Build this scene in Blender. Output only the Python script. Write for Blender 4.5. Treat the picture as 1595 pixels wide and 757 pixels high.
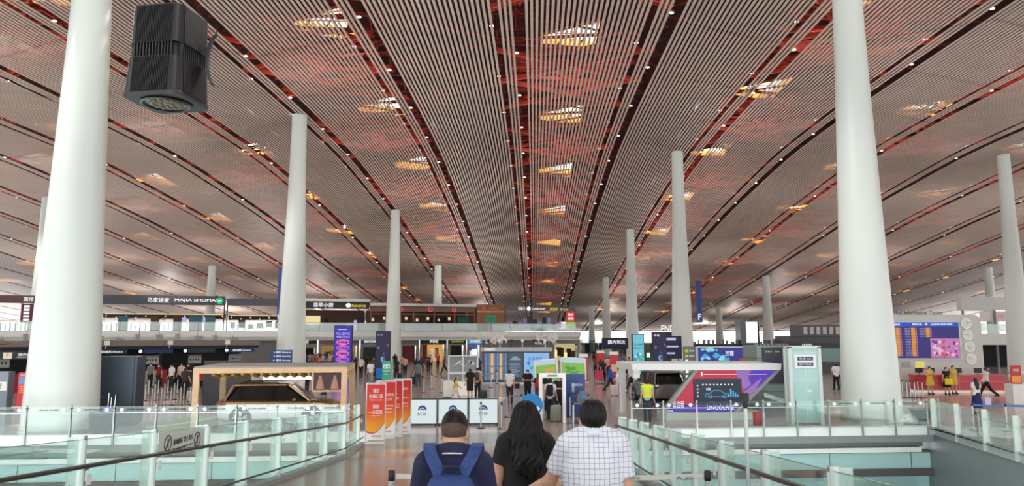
import bpy, math, random
import numpy as np
from mathutils import Vector, Matrix

for _o in list(bpy.data.objects):
    bpy.data.objects.remove(_o)
SC = bpy.context.scene
COL = SC.collection
PI = math.pi
# ------------------------------------------------------------------ camera
F = 1150.0
CAM_Z = 3.5
PITCH = math.atan((525 - 378.5) / F)
cd = bpy.data.cameras.new('camera')
cam = bpy.data.objects.new('camera', cd)
COL.objects.link(cam)
cam.location = (0, 0, CAM_Z)
cam.rotation_euler = (PI / 2 + PITCH, 0, 0)
cd.sensor_fit = 'HORIZONTAL'
cd.sensor_width = 36.0
cd.lens = F / 1595 * 36.0
cd.clip_start = 0.05
cd.clip_end = 2000
SC.camera = cam
# ------------------------------------------------------------------ light
EXPOSURE = 0.95
UP_FILL = 1650.0
HALL_FILL = 2500.0
SC.view_settings.view_transform = 'Standard'
SC.view_settings.look = 'None'
SC.view_settings.exposure = EXPOSURE
SC.view_settings.gamma = 1.0
SC.view_settings.use_curve_mapping = False
SCREEN = 0.95 / 2 ** EXPOSURE          # brightness of a lit screen's white
W = bpy.data.worlds.new('daylight')
SC.world = W
W.use_nodes = True
_n = W.node_tree.nodes
_bg = _n['Background']
_bg.inputs['Color'].default_value = (0.93, 0.97, 1.0, 1)
_bg.inputs['Strength'].default_value = 1.6
_wc = _n.new('ShaderNodeTexCoord')
_ws = _n.new('ShaderNodeSeparateXYZ')
_wm = _n.new('ShaderNodeMapRange')          # an overcast sky is brightest overhead
_wm.inputs['From Min'].default_value = .1
_wm.inputs['From Max'].default_value = .9
_wm.inputs['To Min'].default_value = 1.6
_wm.inputs['To Max'].default_value = 6.0
W.node_tree.links.new(_wc.outputs['Generated'], _ws.inputs[0])
W.node_tree.links.new(_ws.outputs['Z'], _wm.inputs['Value'])
W.node_tree.links.new(_wm.outputs['Result'], _bg.inputs['Strength'])
_sun = bpy.data.lights.new('sun', 'SUN')
_sun.energy = 6.0
_sun.angle = 0.02
_sun.color = (1.0, 0.93, 0.8)
sun = bpy.data.objects.new('sun', _sun)
COL.objects.link(sun)
sun.rotation_euler = (math.radians(-24), math.radians(14), 0)
# added upward spots on an even grid, without fixtures, to brighten the ceiling
for _x, _y in [(x, y) for y in (18, 52, 88, 124, 158, 192, 224) for x in (-66, -34, 0, 34, 66)]:
    _l = bpy.data.lights.new('ceiling_fill', 'SPOT')
    _l.energy = UP_FILL * (1.8 if _x < -50 else 1.3 if _x < -20 else 1.0)
    _l.spot_size = math.radians(165)
    _l.spot_blend = .6
    _l.shadow_soft_size = .6
    _l.color = (1.0, .95, .9)
    _o = bpy.data.objects.new('ceiling_fill', _l)
    COL.objects.link(_o)
    _o.location = (_x - 8, _y, (6.5 if _y > 20 else 7.5) if _y < 170 else 5.0)
    _o.rotation_euler = (PI, 0, 0)
# added wide spots below the roof, filling in for the small downlights
for _x, _y in [(x, y) for y in (-6, 22, 52, 84, 116) for x in (-60, -30, 0, 30, 60)]:
    _l = bpy.data.lights.new('hall_fill', 'SPOT')
    _l.energy = HALL_FILL
    _l.spot_size = math.radians(160)
    _l.spot_blend = .5
    _l.shadow_soft_size = 1.2
    _l.color = (1.0, .97, .93)
    _o = bpy.data.objects.new('hall_fill', _l)
    COL.objects.link(_o)
    _o.location = (_x + 4, _y, 18 if _y < 100 else 14)
# added point lamps, unseen in the void, that brighten the teal walls
for _x, _y, _e in ((-26, 17, 500), (-14, 17, 500), (-7.5, 12, 350), (5.5, 14, 350), (10.5, 17, 500)):
    _l = bpy.data.lights.new('void_fill', 'POINT')
    _l.energy = _e
    _l.shadow_soft_size = .5
    _o = bpy.data.objects.new('void_fill', _l)
    COL.objects.link(_o)
    _o.location = (_x, _y, -2.6)
try:
    SC.cycles.max_bounces = 10
    SC.cycles.diffuse_bounces = 5
    SC.cycles.glossy_bounces = 4
    SC.cycles.transparent_max_bounces = 24
    SC.cycles.use_denoising = True
    SC.cycles.sample_clamp_indirect = 8
    SC.cycles.caustics_reflective = False
    SC.cycles.caustics_refractive = False
except Exception:
    pass

# ------------------------------------------------------------------ measuring
_cp, _sp = math.cos(PITCH), math.sin(PITCH)


def ray(px, py):
    u = (px - 797.5) / F
    v = (378.5 - py) / F
    return u, _cp - v * _sp, _sp + v * _cp


def at(px, py, d):
    """the point of the place d metres ahead that the photograph shows at px, py"""
    x, y, z = ray(px, py)
    return Vector((x / y * d, d, CAM_Z + z / y * d))


def ground(px, py, z=0.0):
    x, y, zz = ray(px, py)
    t = (z - CAM_Z) / zz
    return Vector((x * t, y * t, z))


# ------------------------------------------------------------------ materials
def lin(c):
    return tuple(((v / 255) / 12.92 if v / 255 <= 0.04045 else ((v / 255 + 0.055) / 1.055) ** 2.4) for v in c)


_mats = {}


def mat(name, rgb, rough=0.5, metal=0.0, emit=0.0, noise=0.0, scale=8.0, spec=0.5):
    if name in _mats:
        return _mats[name]
    m = bpy.data.materials.new(name)
    m.use_nodes = True
    nt = m.node_tree
    b = nt.nodes['Principled BSDF']
    c = lin(rgb)
    b.inputs['Base Color'].default_value = (*c, 1)
    b.inputs['Roughness'].default_value = rough
    b.inputs['Metallic'].default_value = metal
    b.inputs['Specular IOR Level'].default_value = spec
    if emit:
        b.inputs['Emission Color'].default_value = (*c, 1)
        b.inputs['Emission Strength'].default_value = emit * SCREEN
        b.inputs['Base Color'].default_value = (c[0] * .1, c[1] * .1, c[2] * .1, 1)
    elif noise:
        tc = nt.nodes.new('ShaderNodeTexCoord')
        nz = nt.nodes.new('ShaderNodeTexNoise')
        nz.inputs['Scale'].default_value = scale
        nz.inputs['Detail'].default_value = 4
        rp = nt.nodes.new('ShaderNodeValToRGB')
        rp.color_ramp.elements[0].color = tuple(max(0, v * (1 - noise)) for v in c) + (1,)
        rp.color_ramp.elements[1].color = tuple(min(1, v * (1 + noise)) for v in c) + (1,)
        rp.color_ramp.elements[0].position = .3
        rp.color_ramp.elements[1].position = .7
        nt.links.new(tc.outputs['Object'], nz.inputs['Vector'])
        nt.links.new(nz.outputs['Fac'], rp.inputs['Fac'])
        nt.links.new(rp.outputs['Color'], b.inputs['Base Color'])
    _mats[name] = m
    return m


def glass(name, tint=(0.86, 0.95, 0.92), gloss=0.08, rough=0.02, haze=0.0):
    if name in _mats:
        return _mats[name]
    m = bpy.data.materials.new(name)
    m.use_nodes = True
    nt = m.node_tree
    nt.nodes.remove(nt.nodes['Principled BSDF'])
    out = nt.nodes['Material Output']
    t = nt.nodes.new('ShaderNodeBsdfTransparent')
    t.inputs['Color'].default_value = (*tint, 1)
    g = nt.nodes.new('ShaderNodeBsdfGlossy')
    g.inputs['Roughness'].default_value = rough
    g.inputs['Color'].default_value = (.9, 1, .97, 1)
    lw = nt.nodes.new('ShaderNodeLayerWeight')
    lw.inputs['Blend'].default_value = 0.25
    mp = nt.nodes.new('ShaderNodeMapRange')
    mp.inputs['To Min'].default_value = gloss
    mp.inputs['To Max'].default_value = 0.4
    mx = nt.nodes.new('ShaderNodeMixShader')
    nt.links.new(lw.outputs['Fresnel'], mp.inputs['Value'])
    nt.links.new(mp.outputs['Result'], mx.inputs['Fac'])
    nt.links.new(t.outputs[0], mx.inputs[1])
    nt.links.new(g.outputs[0], mx.inputs[2])
    last = mx
    if haze:
        df = nt.nodes.new('ShaderNodeBsdfDiffuse')
        df.inputs['Color'].default_value = (.75, .9, .85, 1)
        m2 = nt.nodes.new('ShaderNodeMixShader')
        m2.inputs['Fac'].default_value = haze
        nt.links.new(mx.outputs[0], m2.inputs[1])
        nt.links.new(df.outputs[0], m2.inputs[2])
        last = m2
    nt.links.new(last.outputs[0], out.inputs['Surface'])
    _mats[name] = m
    return m


def V(*a):
    return Vector(a)


# ------------------------------------------------------------------ mesh builder
class MB:
    def __init__(self):
        self.v, self.f, self.mi = [], [], []
        self.cur = 0

    def add(self, vs, fs):
        n = len(self.v)
        self.v += [tuple(p) for p in vs]
        self.f += [tuple(i + n for i in q) for q in fs]
        self.mi += [self.cur] * len(fs)
        return self

    def box(self, x0, x1, y0, y1, z0, z1):
        vs = [(x0, y0, z0), (x1, y0, z0), (x1, y1, z0), (x0, y1, z0), (x0, y0, z1), (x1, y0, z1), (x1, y1, z1), (x0, y1, z1)]
        return self.add(vs, [(3, 2, 1, 0), (4, 5, 6, 7), (0, 1, 5, 4), (1, 2, 6, 5), (2, 3, 7, 6), (3, 0, 4, 7)])

    def rbox(self, x0, x1, y0, y1, z0, z1, r=0.02, n=3):
        """a box whose vertical edges are rounded"""
        r = min(r, (x1 - x0) / 2.01, (y1 - y0) / 2.01)
        pts = []
        for cx, cy, a0 in ((x1 - r, y1 - r, 0), (x0 + r, y1 - r, 90), (x0 + r, y0 + r, 180), (x1 - r, y0 + r, 270)):
            for k in range(n + 1):
                a = math.radians(a0 + 90 * k / n)
                pts.append((cx + r * math.cos(a), cy + r * math.sin(a)))
        return self.loft([[(x, y, z0) for x, y in pts], [(x, y, z1) for x, y in pts]])

    def loft(self, rings, cap=True, closed=True):
        n = len(rings[0])
        vs = [p for r in rings for p in r]
        fs = []
        for k in range(len(rings) - 1):
            for i in range(n if closed else n - 1):
                j = (i + 1) % n
                fs.append((k * n + i, k * n + j, (k + 1) * n + j, (k + 1) * n + i))
        if cap:
            fs.append(tuple(range(n - 1, -1, -1)))
            fs.append(tuple((len(rings) - 1) * n + i for i in range(n)))
        return self.add(vs, fs)

    def bar(self, p0, p1, w, h=None, up=(0, 0, 1), cap=True):
        """square bar from p0 to p1"""
        h = h or w
        p0, p1 = Vector(p0), Vector(p1)
        d = (p1 - p0)
        if d.length < 1e-6:
            return self
        d.normalize()
        u = Vector(up)
        if abs(d.dot(u)) > .98:
            u = Vector((0, 1, 0))
        s = d.cross(u).normalized()
        t = s.cross(d).normalized()
        q = [s * (w / 2) + t * (h / 2), -s * (w / 2) + t * (h / 2), -s * (w / 2) - t * (h / 2), s * (w / 2) - t * (h / 2)]
        return self.loft([[p0 + a for a in q][::-1], [p1 + a for a in q][::-1]], cap=cap)

    def cyl(self, p0, p1, r0, r1=None, n=12, cap=True):
        r1 = r0 if r1 is None else r1
        p0, p1 = Vector(p0), Vector(p1)
        d = (p1 - p0).normalized()
        u = Vector((1, 0, 0)) if abs(d.x) < .9 else Vector((0, 1, 0))
        s = d.cross(u).normalized()
        t = d.cross(s).normalized()
        ring = lambda p, r: [p + s * (r * math.cos(2 * PI * k / n)) + t * (r * math.sin(2 * PI * k / n)) for k in range(n)]
        return self.loft([ring(p0, r0), ring(p1, r1)], cap=cap)

    def tube(self, pts, r, n=8, cap=True):
        pts = [Vector(p) for p in pts]
        rings = []
        for i, p in enumerate(pts):
            d = (pts[min(i + 1, len(pts) - 1)] - pts[max(i - 1, 0)]).normalized()
            u = Vector((0, 0, 1)) if abs(d.z) < .9 else Vector((0, 1, 0))
            s = d.cross(u).normalized()
            t = d.cross(s).normalized()
            rr = r[i] if isinstance(r, (list, tuple)) else r
            rings.append([p + s * (rr * math.cos(2 * PI * k / n)) + t * (rr * math.sin(2 * PI * k / n)) for k in range(n)])
        return self.loft(rings, cap=cap)

    def lathe(self, prof, c=(0, 0, 0), n=24, cap=True):
        c = Vector(c)
        return self.loft([[c + Vector((r * math.cos(2 * PI * k / n), r * math.sin(2 * PI * k / n), z)) for k in range(n)] for r, z in prof], cap=cap)

    def prism(self, pts, ext):
        ext = Vector(ext)
        pts = [Vector(p) for p in pts]
        nrm = Vector((0, 0, 0))
        for i in range(len(pts)):
            nrm += pts[i].cross(pts[(i + 1) % len(pts)])
        if nrm.dot(ext) < 0:
            pts = pts[::-1]
        return self.loft([pts, [p + ext for p in pts]])

    def sphere(self, c, r, nu=12, nv=8):
        c = Vector(c)
        if not hasattr(r, '__len__'):
            r = (r, r, r)
        vs = [c + Vector((0, 0, -r[2]))]
        for j in range(1, nv):
            a = -PI / 2 + PI * j / nv
            for i in range(nu):
                b = 2 * PI * i / nu
                vs.append(c + Vector((r[0] * math.cos(a) * math.cos(b), r[1] * math.cos(a) * math.sin(b), r[2] * math.sin(a))))
        vs.append(c + Vector((0, 0, r[2])))
        fs = []
        for i in range(nu):
            fs.append((0, 1 + (i + 1) % nu, 1 + i))
            fs.append((len(vs) - 1, 1 + (nv - 2) * nu + i, 1 + (nv - 2) * nu + (i + 1) % nu))
        for j in range(nv - 2):
            for i in range(nu):
                a, b = 1 + j * nu + i, 1 + j * nu + (i + 1) % nu
                fs.append((a, b, b + nu, a + nu))
        return self.add(vs, fs)

    def quad(self, a, b, c, d):
        return self.add([a, b, c, d], [(0, 1, 2, 3)])

    def mesh(self, name, mats, smooth=False, auto=None):
        me = bpy.data.meshes.new(name)
        me.from_pydata([tuple(p) for p in self.v], [], self.f)
        if not isinstance(mats, (list, tuple)):
            mats = [mats]
        for m in mats:
            me.materials.append(m)
        if len(mats) > 1:
            me.polygons.foreach_set('material_index', self.mi)
        if smooth:
            me.polygons.foreach_set('use_smooth', [True] * len(me.polygons))
            try:
                me.set_sharp_from_angle(angle=math.radians(auto or 40))
            except Exception:
                pass
        me.update()
        return me


# ------------------------------------------------------------------ objects
def link(name, me, parent=None):
    o = bpy.data.objects.new(name, me)
    COL.objects.link(o)
    if parent is not None:
        o.parent = parent
    return o


def part(parent, name, mb, m, smooth=False, label=None, loc=None, rotz=0):
    o = link(name, mb.mesh(name, m, smooth), parent)
    if label:
        o['label'] = label
    if loc is not None:
        o.location = loc
    if rotz:
        o.rotation_euler = (0, 0, rotz)
    return o


def tag(o, label, cat, group=None, kind=None):
    o['label'] = label
    o['category'] = cat
    if group:
        o['group'] = group
    if kind:
        o['kind'] = kind
    return o


def thing(name, label, cat, loc=(0, 0, 0), rotz=0, group=None):
    o = bpy.data.objects.new(name, None)
    COL.objects.link(o)
    o.location = loc
    o.rotation_euler = (0, 0, rotz)
    o.empty_display_size = .1
    return tag(o, label, cat, group)


def single(name, label, cat, mb, m, loc=(0, 0, 0), rotz=0, group=None, smooth=False):
    o = link(name, mb.mesh(name, m, smooth))
    o.location = loc
    o.rotation_euler = (0, 0, rotz)
    return tag(o, label, cat, group)


def struct(name, mb, m, label, cat, smooth=False, loc=None):
    o = link(name, mb.mesh(name, m, smooth))
    if loc is not None:
        o.location = loc
    return tag(o, label, cat, kind='structure')


def dup(root, loc, rotz=None, label=None, group=None):
    r = root.copy()
    COL.objects.link(r)
    r.location = loc
    if rotz is not None:
        r.rotation_euler = (0, 0, rotz)
    if label:
        r['label'] = label
    if group:
        r['group'] = group
    for ch in list(root.children):
        c = ch.copy()
        COL.objects.link(c)
        c.parent = r
        for g in list(ch.children):
            d = g.copy()
            COL.objects.link(d)
            d.parent = c
    return r


_tc = {}


def text(parent, s, m, loc, w=None, h=None, rotz=0, name='lettering', depth=0.004, tilt=PI / 2, align='CENTER', maxh=None, label=None):
    """writing that stands upright and faces -y of its parent; w: total width, h: height of a line"""
    key = (s, align)
    if key not in _tc:
        cu = bpy.data.curves.new('lettering', 'FONT')
        cu.body = s
        cu.align_x = align
        cu.align_y = 'CENTER'
        cu.size = 1.0
        cu.resolution_u = 2
        cu.extrude = 0.001
        tmp = bpy.data.objects.new('lettering_source', cu)
        COL.objects.link(tmp)
        bpy.context.view_layer.update()
        dg = bpy.context.evaluated_depsgraph_get()
        me = bpy.data.meshes.new_from_object(tmp.evaluated_get(dg))
        bpy.data.objects.remove(tmp)
        co = np.zeros(len(me.vertices) * 3)
        me.vertices.foreach_get('co', co)
        co = co.reshape(-1, 3)
        if len(co) == 0:
            return None
        _tc[key] = (me, co.min(0), co.max(0))
    me0, lo, hi = _tc[key]
    me = me0.copy()
    me.materials.clear()
    me.materials.append(m)
    sx = (w / (hi[0] - lo[0])) if w else None
    sy = (h / (hi[1] - lo[1])) if h else None
    if sx is None:
        sx = sy
    if sy is None:
        sy = sx
    o = link(name, me, parent)
    cx = {'CENTER': (lo[0] + hi[0]) / 2, 'LEFT': lo[0], 'RIGHT': hi[0]}[align]
    cy = (lo[1] + hi[1]) / 2
    M = Matrix.Translation((-cx, -cy, 0))
    S = Matrix.Diagonal((sx, sy, depth / 0.002, 1))
    me.transform(S @ M)
    o.location = loc
    o.rotation_euler = (tilt, 0, rotz)
    if label:
        o['label'] = label
    return o


WHITE = lambda: mat('white_paint', (232, 236, 232), .45)
STEEL = lambda: mat('brushed_steel', (190, 196, 194), .3, .85)
DSTEEL = lambda: mat('dark_steel', (62, 66, 66), .35, .6)
BLACK = lambda: mat('black_plastic', (18, 18, 20), .45)
DARK = lambda: mat('dark_grey', (48, 50, 54), .5)
GREY = lambda: mat('mid_grey', (128, 132, 130), .5)
LETTER = lambda: mat('lit_letter_white', (255, 255, 255), emit=1.3)
PAINT_W = lambda: mat('letter_white', (240, 242, 242), .6)
PAINT_K = lambda: mat('letter_black', (38, 40, 42), .6)
# ------------------------------------------------------------------ the roof
YAW = math.radians(1.75)
_e = (math.sin(YAW), math.cos(YAW))
KS = [-60, 0, 30, 60, 75, 100, 136, 164, 190, 215, 246, 270]
KH = [14.5, 17, 18.2, 18.7, 18.6, 16.7, 12.6, 9.6, 7.2, 4.9, 2.5, 1.0]


def _smooth_h():
    xs = np.linspace(-60, 270, 661)
    ys = np.interp(xs, KS, KH)
    k = np.hanning(41)
    k /= k.sum()
    p = np.pad(ys, 20, mode='reflect', reflect_type='odd')
    return xs, np.convolve(p, k, 'valid')


_hx, _hy = _smooth_h()


def roof_h(s):
    return CAM_Z + float(np.interp(s, _hx, _hy))


def st(t, s, dz=0.0):
    """roof coordinates: t across, s along the slats"""
    return (t * _e[1] + s * _e[0], s * _e[1] - t * _e[0], roof_h(s) + dz)


def to_ts(x, y):
    return x * _e[1] - y * _e[0], x * _e[0] + y * _e[1]


T0, TW = -1.8, 9.0
slat = mat('aluminium_slat', (192, 177, 167), .5, noise=.06, scale=.25)
deck_m = mat('dark_red_deck', (50, 18, 17), .8, noise=.25, scale=1.0)
red = mat('red_steel', (208, 76, 56), .5, noise=.12, scale=2.0)
S0, S1, PAN = -12.0, 214.0, 9.0
sl = MB()
step = .3
tt = -190.0
vs, fs = [], []
while tt < 196:
    step, sw = (.3, .078) if -90 < tt < 96 else (.6, .17)
    k = (tt - T0) / TW
    fr = (k - math.floor(k)) * TW
    gapd = min(abs(fr - .7), abs(fr - (TW - .7)))
    tt += step
    if gapd < .28:
        continue
    tri = abs(((tt / TW) % 2) - 1)
    n0 = math.floor(S0 / PAN)
    for kk in range(int(((246 if tt > -62 else S1) - S0) / PAN) + 1):
        a = S0 + kk * PAN + tri * 4.5
        b = a + PAN - .10
        prev = None
        for q in range(4):
            s = a + (b - a) * q / 3
            x, y, z = st(tt, s)
            wx, wy = _e[1] * sw, -_e[0] * sw
            n = len(vs)
            vs += [(x - wx, y - wy, z), (x + wx, y + wy, z), (x + wx, y + wy, z + .05), (x - wx, y - wy, z + .05)]
            if q:
                m = n - 4
                fs += [(m, n, n + 1, m + 1), (m + 1, n + 1, n + 2, m + 2), (m + 3, m + 2, n + 2, n + 3), (m, m + 3, n + 3, n)]
sl.add(vs, fs)
struct('ceiling', sl, slat, 'vast ceiling of pale parallel slats with dark gaps between', 'ceiling')

# deck above the slats, pierced by roof lights
DZ = 4.2
strips = list(range(-21, 22))
PH = {0: 54, -1: 51, 1: 47, -2: 45, 2: 53, -3: 57, 3: 46, -4: 49, 4: 55, -5: 52, 5: 50}
SKY = []
dk = MB()
wl = MB()
mu = MB()
for k in strips:
    ta, tb = T0 + k * TW, T0 + (k + 1) * TW
    cuts = []
    if k % 2 == 0:
        ph = PH.get(k // 2, 52)
        s = ph - 19.5 * 3
        while s < 205 + (30 if k >= -7 else 0):
            if s > 8:
                cuts.append(s)
                SKY.append((k, (ta + tb) / 2, s))
            s += 19.5
    tc_ = (ta + tb) / 2
    tm0, tm1 = tc_ - 2.1, tc_ + 2.1
    marks = [-48.0]
    for c in cuts:
        marks += [c - 3.2, c + 3.0]
    SE = 252.0 if k >= -7 else 216.0
    marks.append(SE)

    def sheet(t0, t1, s0, s1):
        n = max(1, int((s1 - s0) / 5))
        for q in range(n):
            a, b = s0 + (s1 - s0) * q / n, s0 + (s1 - s0) * (q + 1) / n
            dk.add([st(t0, a, DZ), st(t1, a, DZ), st(t1, b, DZ), st(t0, b, DZ)], [(3, 2, 1, 0)])
    for i in range(len(marks) - 1):
        a, b = marks[i], marks[i + 1]
        if i % 2 == 0:
            sheet(ta, tb, a, b)
        else:
            sheet(ta, tm0, a, b)
            sheet(tm1, tb, a, b)
            P = [(tm0, a + 2.6), (tm1, a), (tm1, b), (tm0, b - 1.9)]
            dk.add([st(tm0, a, DZ), st(tm1, a, DZ), st(*P[0], DZ)], [(2, 1, 0)])
            dk.add([st(tm0, b, DZ), st(*P[3], DZ), st(tm1, b, DZ)], [(2, 1, 0)])
            for j in range(4):
                p, q = P[j], P[(j + 1) % 4]
                wl.add([st(*p, DZ - .25), st(*q, DZ - .25), st(*q, DZ + .7), st(*p, DZ + .7)], [(0, 1, 2, 3)])
            for j in range(1, 5):
                f = j / 5
                t = tm0 + (tm1 - tm0) * f
                mu.bar(st(t, P[0][1] + (a - P[0][1]) * f, DZ + .6), st(t, P[3][1] + (b - P[3][1]) * f, DZ + .6), .12, .14)
            for j in range(1, 3):
                f = j / 3
                mu.bar(st(tm0, P[0][1] + (P[3][1] - P[0][1]) * f, DZ + .55), st(tm1, a + (b - a) * f, DZ + .55), .3, .14)
for ta, tb in [(T0 + k * TW, T0 + (k + 1) * TW) for k in strips]:
    SE = 252.0 if ta > -66 else 216.0
    dk.add([st(ta, SE - 1.4, -.1), st(tb, SE - 1.4, -.1), st(tb, SE, DZ), st(ta, SE, DZ)], [(0, 1, 2, 3)])
    dk.add([st(ta, -47, -.1), st(tb, -47, -.1), st(tb, -48, DZ), st(ta, -48, DZ)], [(0, 1, 2, 3)])
struct('roof_deck', dk, deck_m, 'dark red roof underside above the slats', 'roof')
struct('trim_1', wl, mat('ochre_upstand', (226, 150, 50), .6), 'ochre upstands round the roof lights', 'roof light')
struct('window_1', mu, mat('pale_mullion', (210, 200, 190), .5), 'glazing bars of the roof lights', 'roof light')

# red steel space frame
random.seed(4)
tr = MB()
for k, tc, s in SKY:
    if abs(tc) > 80 or s > 190:
        continue
    near = s < 120 and abs(tc) < 45
    offs = (-5.4, -3.6, -2.3, 2.3, 3.6, 5.2) if near else (-4.5, -2.3, 2.3, 4.5)
    for o in offs:
        sk = random.choice((-1, 1)) * random.uniform(.3, 1.1)
        zz = random.uniform(.5, 1.6)
        tr.bar(st(tc - 4.4, s + o - sk, zz), st(tc + 4.4, s + o + sk, zz), .22, .24, cap=False)
        if near:
            tr.bar(st(tc - 4.4, s + o - sk, zz + 1.1), st(tc + 4.4, s + o + sk, zz + 1.1), .18, .18, cap=False)
            for j in range(6):
                t = tc - 4.4 + j * 1.5
                u = sk * (t - tc) / 4.4
                u2 = sk * (t + .75 - tc) / 4.4
                tr.bar(st(t, s + o + u, zz), st(t + .75, s + o + u2, zz + 1.1), .09, .09, cap=False)
    for a0, a1 in ((-7.5, -1), (-1, -7.5), (-1.5, 5.5), (5.5, -1.5)):
        tr.bar(st(tc - 5.2, s + a0, .3), st(tc + 5.2, s + a1, .3), .2, .26, cap=False)
        if near:
            tr.bar(st(tc - 5.2, s + a0 + .9, .5), st(tc + 5.2, s + a1 + .9, .5), .12, .16, cap=False)
    for sg in (-1, 1):
        tr.bar(st(tc - 4.4, s - sg * 6, .9), st(tc + 4.4, s + sg * 6, .9), .22, .24, cap=False)
        tr.bar(st(tc + sg * 2.1, s - 6, 2.2), st(tc + sg * 2.1, s + 6, 2.2), .14, .14, cap=False)
        tr.bar(st(tc + sg * 2.1, s - 2, 2.2), st(tc + sg * 3.5, s - 6, .6), .1, .1, cap=False)
        tr.bar(st(tc + sg * 2.1, s + 2, 2.2), st(tc + sg * 3.5, s + 6, .6), .1, .1, cap=False)
struct('roof_truss_beam', tr, red, 'red steel beams round the roof lights seen through the slats', 'roof truss')
tr = MB()  # same red steel, shade away from the roof lights put into its colour
for k in range(-10, 12):
    t = T0 + k * TW
    rng = 6.0 if abs(t) < 45 else 9.0
    for m in (-.7, .7):
        s = -10.0
        while s < 196:
            z0, z1 = .55, 2.4
            tr.bar(st(t + m, s, z0), st(t + m, s + rng / 2, z1), .09, .09, cap=False)
            tr.bar(st(t + m, s + rng / 2, z1), st(t + m, s + rng, z0), .09, .09, cap=False)
            s += rng
    s = -4.0
    while s < 200:
        for m in (-.7, .7):
            q = random.uniform(-.5, .5)
            tr.bar(st(t + m - .5, s + q, .8), st(t + m + .5, s + q * .4, .8), .13, .13, cap=False)
        s += 2.1 if s < 110 else 4.2
    s = -8.0
    while s < 180 and k < 11:
        tr.bar(st(t, s, 2.6), st(t + TW, s + 4.5, 2.6), .14, .14, cap=False)
        tr.bar(st(t, s + 9, 2.6), st(t + TW, s + 4.5, 2.6), .14, .14, cap=False)
        s += 9.0
struct('roof_frame_beam', tr, mat('shaded_red_steel', (128, 40, 34), .6, noise=.2, scale=2.0), 'red steel frame, coloured dark as if shaded, in the gaps of the ceiling slats', 'roof truss')

# downlights in the dark gaps
dl = MB()
dl.lathe([(.10, .03), (.13, 0), (.13, -.02), (.0005, -.02)], n=10)
dl_m = mat('downlight_lens', (255, 250, 240), emit=4.5)
dme = dl.mesh('ceiling_downlight', dl_m)
cand = []
for k in range(-9, 11):
    for m in (-.7, .7):
        t = T0 + k * TW + m
        sp = 9.0 if abs(t) < 26 else 18.0
        s = 15.0 + (4.5 if m > 0 else 0) + (k % 2) * 3
        while s < 188:
            x, y, z = st(t, s, .03)
            u = x / y
            if abs(u) < .74 and not (y < 34):
                cand.append((y, x, z))
            s += sp
cand.sort()
for i, (y, x, z) in enumerate(cand[:290]):
    o = link('ceiling_downlight', dme)
    o.location = (x, y, z)
    tag(o, 'small round white downlight in a dark gap between ceiling slats', 'ceiling light', 'downlights in the slatted ceiling')
if len(cand) > 290:
    far = MB()
    for y, x, z in cand[290:]:
        far.lathe([(.13, 0), (.13, -.04)], c=(x, y, z), n=8)
    o = link('distant_downlights', far.mesh('distant_downlights', dl_m))
    tag(o, 'farthest small white downlights in the slatted ceiling', 'ceiling light', kind='stuff')

# ------------------------------------------------------------------ floors
def floor_mat(name, base, grout, tile, rough, spec=.5, cpl=.35):
    m = bpy.data.materials.new(name)
    m.use_nodes = True
    nt = m.node_tree
    b = nt.nodes['Principled BSDF']
    b.inputs['Roughness'].default_value = rough
    b.inputs['Specular IOR Level'].default_value = spec
    tc = nt.nodes.new('ShaderNodeTexCoord')
    br = nt.nodes.new('ShaderNodeTexBrick')
    br.offset = 0
    br.inputs['Scale'].default_value = 1
    br.inputs['Brick Width'].default_value = tile
    br.inputs['Row Height'].default_value = tile
    br.inputs['Mortar Size'].default_value = .008
    c = lin(base)
    br.inputs['Color1'].default_value = (*c, 1)
    br.inputs['Color2'].default_value = (c[0] * .9, c[1] * .89, c[2] * .88, 1)
    br.inputs['Mortar'].default_value = (*lin(grout), 1)
    nz = nt.nodes.new('ShaderNodeTexNoise')
    nz.inputs['Scale'].default_value = 60
    mx = nt.nodes.new('ShaderNodeMix')
    mx.data_type = 'RGBA'
    mx.blend_type = 'MULTIPLY'
    mx.inputs[0].default_value = .35
    nt.links.new(tc.outputs['Object'], br.inputs['Vector'])
    nt.links.new(tc.outputs['Object'], nz.inputs['Vector'])
    nt.links.new(br.outputs['Color'], mx.inputs[6])
    nt.links.new(nz.outputs['Color'], mx.inputs[7])
    nt.links.new(mx.outputs[2], b.inputs['Base Color'])
    return m


granite = floor_mat('polished_granite', (184, 166, 160), (120, 106, 100), .9, .17)
ramp_m = floor_mat('ramp_granite', (138, 122, 112), (92, 82, 76), .9, .2)
# edge of the hall floor above the void
EA, EB = V(-12.7, 26.8), V(15.0, 29.25)
_es = (EB.y - EA.y) / (EB.x - EA.x)


def edge_y(x):
    return EA.y + (x - EA.x) * _es


CX, CY = 16.4, edge_y(16.4)
RX, RY = 12.6, 5.0
fl = MB()
pts = [(-75, edge_y(-75)), (CX, CY), (RX, RY), (RX - 1, -30), (115, -30), (115, 270), (-115, 270), (-115, -30), (-75, -30)]
fl.prism([(x, y, 0) for x, y in pts], (0, 0, -.24))
struct('floor', fl, granite, 'polished brown granite floor of the hall', 'floor')

# ramp (bridge) that brings the queue down to the hall
RAMP_YAW = math.radians(.77)


def ramp_z(y):
    return max(0.0, 1.66 - .075 * y)


RL, RR = -5.25, 2.65


def rx(x, y):
    return x + y * math.tan(RAMP_YAW)


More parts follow.
